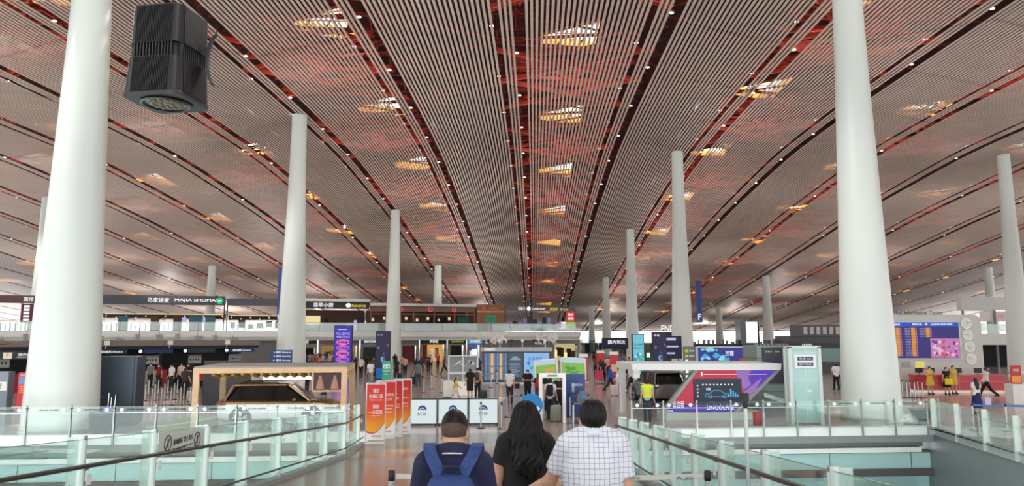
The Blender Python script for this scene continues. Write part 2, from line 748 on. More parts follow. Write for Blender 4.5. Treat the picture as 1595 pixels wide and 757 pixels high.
rp = MB()
ys = [-6, 0, 8, 16, 22.13, 27.9]
top = []
for y in ys:
    top.append([(rx(RL, y), y if y < 27 else edge_y(rx(RL, y)) + .0, ramp_z(y)), (rx(RR, y), y if y < 27 else edge_y(rx(RR, y)), ramp_z(y))])
rings = []
for (a, b) in top:
    rings.append([a, b, (b[0], b[1], b[2] - .45), (a[0], a[1], a[2] - .45)])
rp.loft(rings)
struct('floor_ramp', rp, ramp_m, 'brown granite ramp leading down to the hall floor', 'floor')

# the void beside the ramp and the storey below
vm_grey = mat('grey_cladding', (140, 150, 147), .4)
vm_dk = mat('dark_cladding', (92, 100, 100), .4)
vm_wh = mat('white_fascia', (232, 240, 236), .4)
vm_teal = mat('teal_glass_cladding', (176, 216, 212), .4)


def edge_band(name, x0, x1, z0, z1, back, th, m, label, cat='wall'):
    b = MB()
    P = [(x0, edge_y(x0) + back, z0), (x1, edge_y(x1) + back, z0), (x1, edge_y(x1) + back + th, z0), (x0, edge_y(x0) + back + th, z0)]
    b.prism(P, (0, 0, z1 - z0))
    return struct(name, b, m, label, cat)


edge_band('trim_2', -75, -4.95, -.25, .1, -.1, .22, vm_wh, 'white fascia at the edge of the hall floor left of the ramp', 'fascia')
edge_band('trim_10', 3.15, CX, -.25, .1, -.1, .22, vm_wh, 'white fascia at the edge of the hall floor right of the ramp', 'fascia')
edge_band('wall_back', -75, CX - .05, -.52, -.25, -.02, .6, vm_grey, 'grey metal band under the floor edge', 'wall')
edge_band('trim_3', -75, CX - .3, -.74, -.52, .35, .5, mat('recess_cladding', (120, 130, 126), .45), 'recessed grey band under the floor edge', 'wall')  # darker grey than the metal band above
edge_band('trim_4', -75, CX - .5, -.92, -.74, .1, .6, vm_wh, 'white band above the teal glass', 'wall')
edge_band('trim_5', -75, CX, -.97, -.92, .3, .6, vm_dk, 'dark line above the teal glass', 'wall')  # thin dark strip between white band and glass
edge_band('wall_teal', -75, CX, -1.58, -.97, .4, .2, vm_teal, 'pale teal glass wall of the storey below', 'wall')
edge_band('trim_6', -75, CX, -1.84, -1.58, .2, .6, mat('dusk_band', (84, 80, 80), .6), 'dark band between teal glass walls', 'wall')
edge_band('wall_lower', -75, CX, -6, -1.84, .6, .2, vm_teal, 'lower teal glass wall in the void', 'wall')
b = MB()
for x in np.arange(-73.5, 16, 3.3):
    b.box(x - .012, x + .012, edge_y(x) + .385, edge_y(x) + .41, -1.58, -.97)
struct('trim_7', b, vm_dk, 'dark joints between teal glass panes', 'wall')
b = MB()
b.prism([(-75, -8, -6), (CX, -8, -6), (CX, 31, -6), (-75, 31, -6)], (0, 0, -.2))
struct('floor_lower', b, mat('lower_floor', (150, 160, 158), .25), 'pale floor of the storey below', 'floor')
b = MB()
b.prism([(CX, CY + 2, 0), (CX + .25, CY + 2, 0), (RX + .25, RY, 0), (RX - .8, -30, 0), (RX - 1, -30, 0), (RX, RY, 0), (CX, CY, 0)], (0, 0, -6))
struct('wall_right', b, mat('grey_panel', (104, 112, 114), .4), 'dark grey panelled side wall of the void', 'wall')
b = MB()
for f in (.42, .84):
    x, y = CX + (RX - CX) * f, CY + (RY - CY) * f
    b.box(x - .03, x + .012, y - .012, y + .012, -6, -.25)
struct('trim_8', b, DARK(), 'dark joints in the grey side wall', 'wall')
b = MB()
b.prism([(CX - .08, CY + .05, -.25), (CX + .1, CY + .1, -.25), (RX + .1, RY, -.25), (RX - .08, RY, -.25)], (0, 0, .33))
struct('trim_9', b, vm_grey, 'grey fascia along the side edge of the floor', 'fascia')

# far glazing of the hall
b = MB()
g = MB()
for x in np.arange(-112, 114, 4.0):
    b.box(x - .09, x + .09, 256.0, 256.25, 0, 6.5)
for z in (3.2, 5.6):
    b.box(-112, 114, 256.0, 256.25, z - .08, z + .08)
struct('window_2', b, GREY(), 'far glass facade with slim mullions', 'window')
g.box(-112, 114, 256.1, 256.14, 0, 6.5)
struct('window_3', g, glass('facade_glass', (.93, .97, .96), .04), 'panes of the far glass facade', 'window')

# ------------------------------------------------------------------ columns
col_m = mat('column_white', (214, 222, 216), .35, noise=.015, scale=.3)


def column(px, d, dia, label):
    x = (px - 797.5) / F / (_cp + (525 - 378.5) / F * _sp) * d
    t, s = to_ts(x, d)
    H = roof_h(s) + .06
    k = dia / 2.09
    b = MB()
    prof = [(1.17 * k, 0.02), (1.135 * k, .8), (1.045 * k, 3.5), (.86 * k, 9), (.68 * k, 15), (.585 * k, 20), (.56 * k, max(21, H))]
    prof = [p for p in prof if p[1] < H - .2]
    prof.append((np.interp(H, [0, 3.5, 9, 15, 20, 24], [1.17 * k, 1.045 * k, .86 * k, .68 * k, .585 * k, .55 * k]), H))
    b.lathe(prof, n=64)
    o = struct('column', b, col_m, label, 'column', smooth=True, loc=(x, d, 0))
    c = MB()
    c.lathe([(1.215 * k, 0), (1.215 * k, .12), (1.17 * k, .13)], n=48)
    part(o, 'base_ring', c, STEEL(), True)
    return o


C1 = column(104, 28.4, 2.34, 'huge white tapering column behind the left glass edge')
C2 = column(454, 61, 2.25, 'white tapering column with the blue H sign')
C3 = column(612, 98, 2.1, 'white tapering column behind the dark display and green totem')
column(681, 134, 2.0, 'slim distant white column above the wooden upper shops')
R1 = column(1351, 32.2, 2.18, 'huge white tapering column left of the departures board')
R2 = column(1063, 73, 2.05, 'white tapering column beside the blue F sign')
column(985, 108, 1.9, 'white tapering column behind the teal display totem')
column(945, 145, 1.75, 'slim white column left of the teal display totem')
column(922, 185, 1.6, 'farthest slim white column right of the upper shops')
column(57, 92, 2.25, 'white column behind the huge left column')
column(325, 135, 2.0, 'slim far white column above the upper food shops at left')
column(1197, 143, 2.0, 'slim white column behind the glass lift tower')
column(1121, 186, 1.9, 'farthest slim white column right of the F sign')
column(1548, 134, 2.0, 'slim white column above the row of clocks')
column(1587, 74, 2.1, 'white column at the right beyond the information desk')
# ------------------------------------------------------------------ ramp railings
GL = lambda: glass('balustrade_glass', (.94, .98, .965), .045)
GEDGE = lambda: mat('glass_edge_green', (120, 168, 150), .2)


def airport_logo(parent, x, y, z, h, name='logo', wide=1.5):
    """blue dome over white peaks, drawn flat on a face that looks to -y"""
    b = MB()
    n = 14
    w = h * wide / 2
    b.cur = 0
    dome = [(x + w * math.cos(PI * k / n), y, z + h * math.sin(PI * k / n)) for k in range(n + 1)]
    b.prism(dome, (0, -.004, 0))
    b.cur = 1
    for a, pk, c in ((-.86, .62, .42), (-.3, .38, .9), (-.62, .2, .7)):
        pass
    peak = [(x - w * .8, y - .005, z), (x - w * .25, y - .005, z + h * .62), (x - w * .08, y - .005, z + h * .42), (x + w * .12, y - .005, z + h * .62), (x + w * .8, y - .005, z)]
    b.prism(peak, (0, -.004, 0))
    b.cur = 0
    inner = [(x - w * .62, y - .010, z), (x - w * .2, y - .010, z + h * .42), (x - w * .05, y - .010, z + h * .26), (x + w * .1, y - .010, z + h * .42), (x + w * .62, y - .010, z)]
    b.prism(inner, (0, -.003, 0))
    b.cur = 1
    b.prism([(x - w * .34, y - .014, z), (x, y - .014, z + h * .2), (x + w * .34, y - .014, z)], (0, -.002, 0))
    return part(parent, name, b, [mat('logo_blue', (34, 84, 150), .5), mat('logo_white', (245, 248, 250), .5)])


def no_climb(parent, o, r, ax, n):
    """a round black no-climbing pictogram lying against a sheet, ax across, n out of it"""
    b = MB()
    o, ax, n = Vector(o), Vector(ax), Vector(n)
    up = Vector((0, 0, 1))
    ring = []
    N = 20
    for k in range(N):
        a0, a1 = 2 * PI * k / N, 2 * PI * (k + 1) / N
        q = [o + ax * (rr * math.cos(a)) + up * (rr * math.sin(a)) for rr, a in ((r, a0), (r, a1), (r * .82, a1), (r * .82, a0))]
        b.prism(q, n * .003)
    b.bar(o - (ax + up) * r * .58 + n * .002, o + (ax + up) * r * .58 + n * .002, r * .14, .003, up=n)
    b.bar(o - up * r * .5 + n * .001, o + up * r * .2 + n * .001, r * .3, .003, up=n)
    b.prism([o + up * r * .42 + ax * (r * .17 * math.cos(a)) + up * (r * .17 * math.sin(a)) for a in np.linspace(0, 2 * PI, 9)[:-1]], n * .003)
    return part(parent, 'pictogram', b, mat('pictogram_black', (36, 32, 30), .6))


def ramp_railing(X0, side, posts, label, TP=1.33):
    """side -1: the left edge of the ramp, +1: the right edge"""
    y0 = posts[0]
    O = V(rx(X0, y0), y0, ramp_z(y0))
    t = thing('ramp_railing', label, 'railing', O)
    P = lambda x, y, z: V(rx(x, y), y, ramp_z(y) + z) - O
    for y in posts:
        b = MB()
        c = P(X0, y, 0)
        xo, xi = c.x - .035, c.x + .035
        fo, fi = (c.x - .17, c.x - .037) if side < 0 else (c.x + .037, c.x + .17)
        b.box(xo, xi, c.y - .032, c.y - .018, c.z - .3, c.z + TP)
        b.box(xo, xi, c.y + .018, c.y + .032, c.z - .3, c.z + TP)
        b.box(xo, xi, c.y - .034, c.y + .034, c.z + TP, c.z + TP + .015)
        b.cyl((c.x - side * .05, c.y - .03, c.z), (c.x - side * .05, c.y - .03, c.z + TP - .03), .014, n=8)
        p = part(t, 'post', b, mat('post_steel', (198, 206, 200), .35, .45))
        g = MB()
        g.box(fo, fi, c.y - .007, c.y + .007, c.z - .3, c.z + TP)
        part(p, 'glass_fin', g, glass('fin_glass', (.93, .97, .95), .06, haze=.5))
        g = MB()
        g.box(c.x - side * .10 - .005, c.x - side * .10 + .005, c.y - .05, c.y + .05, c.z + .78, c.z + .9)
        part(p, 'tag_plate', g, WHITE())
    ext = [posts[0] - 1.85] + list(posts)
    for i in range(len(ext) - 1):
        a, e = ext[i] + .05, ext[i + 1] - .05
        g = MB()
        g.loft([[P(X0 - .007, a, .1), P(X0 + .007, a, .1), P(X0 + .007, a, TP - .03), P(X0 - .007, a, TP - .03)][::-1],
                [P(X0 - .007, e, .1), P(X0 + .007, e, .1), P(X0 + .007, e, TP - .03), P(X0 - .007, e, TP - .03)][::-1]])
        q = part(t, 'glass_panel', g, GL())
        ed = MB()
        ed.bar(P(X0, a, TP - .027), P(X0, e, TP - .027), .016, .008)
        part(q, 'glass_rim', ed, GEDGE())
    yy = [-3.0] + [posts[0] - 1, posts[-1] + .3]
    hx = X0 - side * .1
    h = MB()
    ys = [v for v in (-3.0, 4, 10, 16, 22.13, posts[-1] + .3) if v <= posts[-1] + .31]
    h.tube([P(hx, y, 1.0) for y in ys], .028, 10)
    for y in posts:
        h.cyl(P(hx, y, .97), P(X0, y, .93), .01, n=6)
    part(t, 'handrail', h, mat('handrail_steel', (86, 84, 80), .28, .8), True)
    k = MB()
    k.tube([P(hx, y, .28) for y in ys], .02, 8)
    part(t, 'lower_rail', k, mat('lower_rail_steel', (70, 70, 68), .3, .7), True)
    s = MB()
    s.loft([[P(X0 - .09, y, -.32), P(X0 + .09, y, -.32), P(X0 + .09, y, .1), P(X0 - .09, y, .1)] for y in ys])
    part(t, 'kerb', s, vm_grey)
    return t, P


LP = [3.5, 5.35, 7.2, 9.05, 10.8, 12.6, 14.4, 16.35, 18.3, 20.25, 22.3, 24.2]
RP = [4.7, 6.5, 8.3, 10.1, 11.7, 13.4, 15.1, 16.8, 18.5, 20.4]
lr, LPf = ramp_railing(RL, -1, LP, 'glass railing with dark handrail on the left side of the ramp')
rr, RPf = ramp_railing(RR, 1, RP, 'glass railing with dark handrail on the right side of the ramp', 1.22)
# frosted notice on the left glass
b = MB()
a, e = 10.92, 12.48
b.loft([[LPf(RL + .009, y, .95), LPf(RL + .013, y, .95), LPf(RL + .013, y, 1.29), LPf(RL + .009, y, 1.29)][::-1] for y in (a, e)])
sp = part(lr, 'notice_sheet', b, mat('frosted_sheet', (196, 204, 198), .6), label='frosted notice sheet on the glass')
for y in (11.2, 12.2):
    no_climb(sp, LPf(RL + .014, y, 1.12), .12, (0, 1, 0), (1, 0, 0))
c = LPf(RL + .016, 11.7, 1.15)
text(sp, '请勿倚靠  禁止翻越', PAINT_K(), c, w=.68, h=.085, rotz=PI / 2)
c = LPf(RL + .016, 11.7, 1.04)
text(sp, 'Please Keep away for Safety', PAINT_K(), c, w=.68, h=.05, rotz=PI / 2)


# ------------------------------------------------------------------ balustrade at the edge of the hall
def edge_railing(pxs, end_x, label, stickers):
    xs = []
    for p in pxs:
        u = (p - 797.5) / F / 1.022
        # meet of the sight line with the edge line
        y = (EA.y - EA.x * _es) / (1 - u * _es)
        xs.append(u * y)
    xs = sorted(xs + end_x)
    O = V(xs[len(xs) // 2], edge_y(xs[len(xs) // 2]), 0)
    t = thing('glass_balustrade', label, 'railing', O)
    P = lambda x, dy, z: V(x, edge_y(x) + dy, z) - O
    for x in xs:
        b = MB()
        c = P(x, -.16, 0)
        b.box(c.x - .028, c.x + .028, c.y - .03, c.y + .03, -.24, 1.13)
        b.box(c.x - .028, c.x + .028, c.y - .03, c.y + .12, 1.0, 1.03)
        part(t, 'post', b, mat('edge_post_steel', (150, 158, 156), .3, .7))
    for i in range(len(xs) - 1):
        a, e = xs[i] + .035, xs[i + 1] - .035
        g = MB()
        g.prism([P(a, -.14, .06), P(e, -.14, .06), P(e, -.14, 1.08), P(a, -.14, 1.08)], (0, .012, 0))
        q = part(t, 'glass_panel', g, GL())
        m = MB()
        m.prism([P(a, -.142, .84), P(e, -.142, .84), P(e, -.142, .862), P(a, -.142, .862)], (0, -.01, 0))
        part(q, 'cross_rail', m, STEEL())
        if stickers(i):
            for f in (.16, .84):
                s = MB()
                c = P(a + (e - a) * f, -.150, .96)
                s.prism([c + V(.07 * math.cos(k), 0, .07 * math.sin(k)) for k in np.linspace(0, 2 * PI, 17)[:-1]], (0, -.003, 0))
                part(q, 'round_sticker', s, WHITE())
            c = P((a + e) / 2, -.152, .965)
            text(q, '请勿倚靠 禁止翻越', PAINT_K(), c, w=(e - a) * .46, h=.06, rotz=math.atan(_es))
    return t


edge_railing([-22, 45, 114, 181, 246, 310, 370, 433, 491, 545], [-15.9 - 1.6 * k for k in range(3, 9)], 'long glass balustrade at the floor edge in front of the white car', lambda i: i >= 6)
edge_railing([983, 1032, 1084, 1137, 1187, 1239, 1289, 1340, 1391, 1441, 1459], [], 'long glass balustrade at the floor edge in front of the ad canopy', lambda i: i in (0, 1, 3, 4, 6, 7, 8))

# side return of the balustrade
ret = [CY - .3, 27.0, 24.9, 22.9, 20.9, 18.9, 16.9, 14.9]
rxx = lambda y: CX + (RX - CX) * (CY - y) / (CY - RY)
O = V(rxx(ret[0]), ret[0], 0)
t = thing('glass_balustrade', 'glass balustrade with broad white posts running towards the viewer at right', 'railing', O)
for i, y in enumerate(ret):
    b = MB()
    x = rxx(y) - .12 - O.x
    b.box(x - .085, x + .085, y - O.y - .03, y - O.y + .03, -.22, 1.13)
    p = part(t, 'post', b, mat('post_steel', (198, 206, 200), .35, .45))
    g = MB()
    g.box(x + .09, x + .16, y - O.y - .02, y - O.y + .02, .78, .82)
    part(p, 'bracket', g, STEEL())
    if i:
        z = ret[i - 1]
        g = MB()
        g.prism([V(rxx(z) - .1, z, .06) - O, V(rxx(y) - .1, y, .06) - O, V(rxx(y) - .1, y, 1.08) - O, V(rxx(z) - .1, z, 1.08) - O], (.012, 0, 0))
        part(t, 'glass_panel', g, GL())
h = MB()
h.tube([V(rxx(ret[0]) + .05, ret[0], .8) - O, V(rxx(ret[-1]) + .05, ret[-1], .8) - O], .025)
part(t, 'handrail', h, STEEL(), True)
h = MB()
h.tube([V(rxx(ret[0]) + .05, ret[0], .25) - O, V(rxx(ret[-1]) + .05, ret[-1], .25) - O], .015)
part(t, 'lower_rail', h, STEEL(), True)

# blue hanging sign in the void
x0, x1 = at(1345, 750, 26.6).x, at(1447, 750, 26.6).x
t = thing('direction_sign', 'dark blue arrivals sign low in the void at right', 'sign', ((x0 + x1) / 2, 26.6, -2.75))
b = MB()
b.box(-(x1 - x0) / 2, (x1 - x0) / 2, 0, .12, 0, .62)
part(t, 'sign_board', b, mat('sign_blue_dark', (20, 26, 92), .4))
text(t, '国际/港、澳、台(地区)到达', LETTER(), (0, -.01, .42), w=(x1 - x0) * .9, h=.26)
b = MB()
for s in (-1, 1):
    b.box(s * .9 - .02, s * .9 + .02, .05, .07, .62, .92)
    b.box(s * .9 - .02, s * .9 + .02, .05, .9, .90, .92)
part(t, 'hanger', b, DSTEEL())


# ------------------------------------------------------------------ belt posts
def build_post():
    b = MB()
    b.lathe([(.17, 0), (.17, .015), (.14, .03), (.035, .045)], n=20)
    base = b.mesh('base_plate', DSTEEL(), True)
    b = MB()
    b.lathe([(.032, .04), (.032, .92)], n=12)
    pole = b.mesh('pole', STEEL(), True)
    b = MB()
    b.lathe([(.033, .90), (.037, .91), (.037, 1.0), (.03, 1.01)], n=14)
    head = b.mesh('belt_head', BLACK(), True)
    return base, pole, head


POSTM = build_post()


def belt_post(x, y, z=0, label='steel belt barrier post standing on the hall floor', group='belt barrier posts'):
    t = thing('belt_barrier_post', label, 'barrier post', (x, y, z), 0, group)
    for n, m in zip(('base_plate', 'pole', 'belt_head'), POSTM):
        link(n, m, t)
    return t


def belt(p, q, z0, z1, label, m, h=.05, group=None):
    """a belt stretched between two posts"""
    b = MB()
    n = 6
    L = V(q[0] - p[0], q[1] - p[1], z1 - z0)
    d = L.normalized()
    rings = []
    for i in range(n + 1):
        f = i / n
        sag = -.03 * 4 * f * (1 - f)
        c = V(d.x * .046, d.y * .046, 0) + (L - V(d.x, d.y, 0) * .092) * f
        rings.append([c + V(-d.y * .002, d.x * .002, sag + h / 2), c + V(d.y * .002, -d.x * .002, sag + h / 2), c + V(d.y * .002, -d.x * .002, sag - h / 2), c + V(-d.y * .002, d.x * .002, sag - h / 2)])
    b.loft(rings)
    o = single('barrier_belt', label, 'barrier belt', b, m, (p[0], p[1], z0), group=group)
    return o


belt_white = mat('belt_white', (214, 218, 210), .6)
pl, pr = at(610, 740, 8.4), at(1102, 740, 8.4)
belt_post(pl.x, pl.y, ramp_z(8.4), 'steel barrier post on the ramp left of the man with the navy backpack', None)
belt_post(pr.x, pr.y, ramp_z(8.4), 'steel barrier post on the ramp beside the right railing', None)
o = belt(pl, pr, ramp_z(8.4) + .95, ramp_z(8.4) + .95, 'white printed belt stretched across the ramp before the queue', belt_white, .055)
for f in (.115, .30, .42, .55, .76, .93):
    x = (pr.x - pl.x) * f
    airport_logo(o, x - .075, -.012, -.036, .03, wide=2)
    text(o, 'BCIA', mat('belt_print', (70, 84, 96), .6), (x + .045, -.008, -.022), h=.03, depth=.002)

# slim pole by the right railing
p = at(1160, 612, 7.4)
t = thing('sensor_pole', 'slim steel pole with black head by the right ramp railing', 'pole', (p.x, 7.4, ramp_z(7.4)))
hgt = p.z - ramp_z(7.4)
b = MB()
b.lathe([(.13, 0), (.13, .012), (.03, .03)], n=16)
part(t, 'base_plate', b, DSTEEL(), True)
b = MB()
b.lathe([(.019, .02), (.019, hgt - .14)], n=12)
part(t, 'pole', b, STEEL(), True)
b = MB()
b.lathe([(.022, hgt - .15), (.026, hgt - .1), (.026, hgt - .07)], n=12)
b.rbox(-.034, .034, -.03, .03, hgt - .08, hgt, .012)
part(t, 'sensor_head', b, BLACK(), True)

# ------------------------------------------------------------------ roll-up banners
def banner_mat():
    m = bpy.data.materials.new('printed_banner')
    m.use_nodes = True
    nt = m.node_tree
    bs = nt.nodes['Principled BSDF']
    tc = nt.nodes.new('ShaderNodeTexCoord')
    sx = nt.nodes.new('ShaderNodeSeparateXYZ')
    rp = nt.nodes.new('ShaderNodeValToRGB')
    e = rp.color_ramp.elements
    e[0].position, e[0].color = 0.0, (*lin((244, 178, 40)), 1)
    e[1].position, e[1].color = 1.0, (*lin((196, 22, 34)), 1)
    k = e.new(.45)
    k.color = (*lin((228, 74, 34)), 1)
    nt.links.new(tc.outputs['Generated'], sx.inputs[0])
    nt.links.new(sx.outputs['Z'], rp.inputs['Fac'])
    nt.links.new(rp.outputs['Color'], bs.inputs['Base Color'])
    bs.inputs['Roughness'].default_value = .5
    return m


BAN = banner_mat()


def banner(px, py, rot, lines, label, w=.6, h=1.97):
    g = ground(px, py)
    t = thing('banner_stand', label, 'banner', (g.x, g.y, 0), rot, 'red roll-up banners at the end of the ramp')
    b = MB()
    b.box(-w / 2 - .04, w / 2 + .04, -.16, .16, 0, .025)
    b.box(-w / 2, w / 2, -.05, .05, .025, .07)
    part(t, 'base_plate', b, mat('banner_base', (214, 218, 216), .4))
    b = MB()
    b.bar((-w / 2 - .015, .03, .05), (-w / 2 - .015, .03, h), .028)
    b.bar((w / 2 + .015, .03, .05), (w / 2 + .015, .03, h), .028)
    b.bar((-w / 2 - .03, .03, h), (w / 2 + .03, .03, h), .03)
    part(t, 'frame', b, STEEL())
    b = MB()
    b.box(-w / 2, w / 2, .005, .012, .1, h - .03)
    part(t, 'white_backing', b, WHITE())
    b = MB()
    n = 10
    low = [(-w / 2 + w * i / n, .0, .42 + .26 * (i / n) ** 2.2 - .1 * math.sin(PI * i / n)) for i in range(n + 1)]
    b.prism([(-w / 2, 0, h - .04)] + low + [(w / 2, 0, h - .04)], (0, .004, 0))
    s = part(t, 'printed_sheet', b, BAN)
    b = MB()
    lo2 = [(x, -.002, z - .05 + .035 * (x / w + .5)) for x, _, z in low]
    b.prism([(x, -.002, z - .004) for x, _, z in low] + lo2[::-1], (0, .003, 0))
    part(t, 'swoosh', b, mat('banner_crimson', (190, 30, 60), .5))
    for z, hh, ww, tx in lines:
        text(t, tx, PAINT_W(), (0, -.004, z), w=w * ww, h=hh)
    text(t, '首都机场集团', mat('banner_orange_print', (206, 110, 60), .6), (0.03, -.004, .24), w=w * .5, h=.05)
    return t


banner(584, 691, .10, [(1.72, .14, .34, '请您'), (1.54, .14, .74, '佩戴口罩'), (1.42, .04, .7, 'Please wear a mask'), (1.20, .14, .36, '保持'), (1.02, .14, .74, '一米距离'), (.9, .04, .5, 'Keep one metre')], 'nearest red banner with large white mask notice beside the ramp end')
banner(601, 683, .10, [(1.5, .1, .8, '请您配合防疫'), (1.34, .1, .6, '相关工作'), (1.12, .06, .8, '体温检测信息登记'), (1.02, .06, .7, '扫码健康申报'), (.9, .06, .6, '保持距离')], 'second red banner from the ramp end, partly behind the first')
banner(612, 680, .10, [(1.5, .1, .4, '公告'), (1.34, .1, .6, '旅客须知'), (1.12, .06, .8, '体温检测信息登记'), (1.02, .06, .7, '扫码健康申报')], 'third red banner from the ramp end in the row')
banner(626, 676, .10, [(1.62, .08, .7, '健康提示'), (1.3, .06, .8, '体温检测信息登记'), (1.1, .06, .7, '扫码健康申报'), (1.0, .06, .7, '配合工作人员')], 'farthest red banner in the row, next to the first white light panel')

# green totem behind the banners
g = at(602, 600, 31.5)
t = thing('totem_sign', 'green upright sign with white writing behind the red banners', 'sign', (g.x, 31.5, 0), .05)
b = MB()
b.rbox(-.19, .19, -.08, .08, .03, 2.5, .02)
part(t, 'body', b, mat('sign_green', (20, 150, 116), .4))
b = MB()
b.box(-.3, .3, -.2, .2, 0, .03)
part(t, 'base_plate', b, STEEL())
text(t, '出口', LETTER(), (0, -.085, 2.28), w=.26, h=.2)
text(t, '到达大厅', PAINT_W(), (0, -.085, 2.08), w=.28, h=.07)
text(t, 'Exit', PAINT_W(), (0, -.085, 1.96), h=.06)

# white light panels with the airport's mark
lp_face = mat('light_panel_face', (226, 240, 242), emit=.85)


def light_panel(px0, px1, py, d, label):
    a, e = at(px0, py, d), at(px1, py, d + .12)
    w = e.x - a.x
    t = thing('light_panel', label, 'light panel', ((a.x + e.x) / 2, d + .06, 0), .06, 'white lit panels at the end of the ramp')
    b = MB()
    b.box(-w / 2, -w / 2 + .035, -.05, .05, .02, 1.06)
    b.box(w / 2 - .035, w / 2, -.05, .05, .02, 1.06)
    b.box(-w / 2, w / 2, -.05, .05, 1.02, 1.06)
    b.box(-w / 2, w / 2, -.05, .05, .04, .09)
    part(t, 'frame', b, DARK())
    b = MB()
    b.box(-w / 2 + .035, w / 2 - .035, -.04, .04, .09, 1.02)
    part(t, 'lit_face', b, lp_face)
    b = MB()
    for s in (-1, 1):
        b.box(s * (w / 2 - .06) - .04, s * (w / 2 - .06) + .04, -.2, .2, 0, .02)
    part(t, 'foot', b, BLACK())
    airport_logo(t, 0, -.042, .60, .2, wide=1.75)
    text(t, 'BCIA', mat('logo_text', (52, 66, 92), .6), (0, -.045, .46), w=.36, h=.12)


light_panel(634, 681, 660, 30.0, 'leftmost white lit panel, next to the red banners')
light_panel(681.5, 729, 660, 30.1, 'middle white lit panel with blue mountain emblem')
light_panel(729.5, 776, 660, 30.2, 'rightmost white lit panel with blue mountain emblem')

# overhead black lamp close to the viewer
D = 6.0
p = at(264, 92, D)
t = thing('hanging_floodlight', 'big black square finned floodlight hanging at upper left', 'hanging lamp', (p.x, D, p.z), math.radians(-9))


def sq_ring(w, z, r, n=6, sk=0.0):
    pts = []
    for cx, cy, a0 in ((w - r, w - r, 0), (-w + r, w - r, 90), (-w + r, -w + r, 180), (w - r, -w + r, 270)):
        for k in range(n + 1):
            a = math.radians(a0 + 90 * k / n)
            pts.append((cx + r * math.cos(a), cy + r * math.sin(a), z))
    return pts


fin_m = mat('lamp_black', (44, 44, 46), .38, .25)
b = MB()
Hh = .40
prof = [(.205, .40), (.225, .385), (.232, .06)]
b.loft([sq_ring(w, z, .075) for w, z in prof[::-1]])
up = part(t, 'upper_body', b, fin_m, True)
b = MB()
b.loft([sq_ring(w, z, .075) for w, z in ((.254, -.39), (.256, -.365), (.251, -.36), (.236, -.06))])
lo = part(t, 'lower_body', b, fin_m, True)
b = MB()
b.loft([sq_ring(.205, -.062, .06), sq_ring(.205, .062, .06)])
part(t, 'vent_band', b, mat('vent_black', (10, 10, 11), .6))
b = MB()
for sx, sy in ((1, 0), (-1, 0), (0, 1), (0, -1)):
    for k in range(22):
        o = -.155 + .31 * k / 21
        # ribs on the sides, upper and lower
        for z0, z1, w0, w1 in ((-.355, -.066, .252, .237), (.066, .375, .232, .226)):
            if sx:
                b.bar((sx * (w0 + .002), o, z0), (sx * (w1 + .002), o, z1), .0065, .010)
            else:
                b.bar((o, sy * (w0 + .002), z0), (o, sy * (w1 + .002), z1), .0065, .010)
part(t, 'side_rib', b, mat('rib_black', (30, 30, 32), .4, .3))
b = MB()
for sx, sy in ((1, 0), (-1, 0), (0, 1), (0, -1)):
    for k in range(13):
        o = -.165 + .33 * k / 12
        if sx:
            b.box(*(sorted((sx * .2, sx * .229))), o - .005, o + .005, -.062, .062)
        else:
            b.box(o - .005, o + .005, *(sorted((sy * .2, sy * .229))), -.062, .062)
part(t, 'vent_fin', b, mat('vent_fin_black', (36, 36, 38), .4))
b = MB()
b.lathe([(.20, -.393), (.205, -.40), (.185, -.405), (.165, -.392)], n=40, cap=False)
part(t, 'lens_ring', b, fin_m, True)
b = MB()
b.lathe([(.17, -.391), (.15, -.397), (.0005, -.40)], n=32)
ln = part(t, 'lens', b, mat('lamp_lens', (84, 78, 68), .2))
b = MB()
for k in range(19):
    r, a = (.05 if k < 6 else .11, k * (PI / 3) if k < 6 else k * 2 * PI / 13)
    b.lathe([(.022, -.398), (.016, -.408), (.0005, -.41)], c=(r * math.cos(a), r * math.sin(a), 0), n=10)
part(ln, 'led_lens', b, mat('led_bead', (150, 138, 112), .15))
b = MB()
b.cyl((0, 0, .40), (0, 0, .44), .03, .02)
part(t, 'cable_gland', b, BLACK(), True)
b = MB()
b.tube([(0, 0, .44), (.005, 0, 1.2), (0, 0, roof_h(6) - p.z + .05)], .011, 8)
part(t, 'cable', b, BLACK(), True)
# curved bracket at its right side
b = MB()
arc = [(.30 + .055 * (1 - math.cos(a)) * 1.6, 0, .02 + .24 * math.sin(a)) for a in np.linspace(-1.15, 1.2, 12)]
rings = []
for i, (x, y, z) in enumerate(arc):
    f = 1 - abs(i - 5.5) / 7.5
    rings.append([(x - .012, -.03 * f - .006, z), (x + .012, -.03 * f - .006, z), (x + .012, .03 * f + .006, z), (x - .012, .03 * f + .006, z)])
b.loft(rings)
b.bar((.22, 0, .10), (.32, 0, .13), .014)
b.tube([arc[-1], (arc[-1][0] + .012, 0, arc[-1][2] + .09)], [.006, .002])
part(t, 'bracket', b, BLACK(), rotz=math.radians(22))
# ------------------------------------------------------------------ display car
def rr_ring(x0, x1, hw, z, r=.25, n=4):
    r = min(r, hw * .95, (x1 - x0) * .49)
    pts = []
    for cx, cy, a0 in ((x1 - r, hw - r, 0), (x0 + r, hw - r, 90), (x0 + r, -hw + r, 180), (x1 - r, -hw + r, 270)):
        for k in range(n + 1):
            a = math.radians(a0 + 90 * k / n)
            pts.append((cx + r * math.cos(a), cy + r * math.sin(a), z))
    return pts


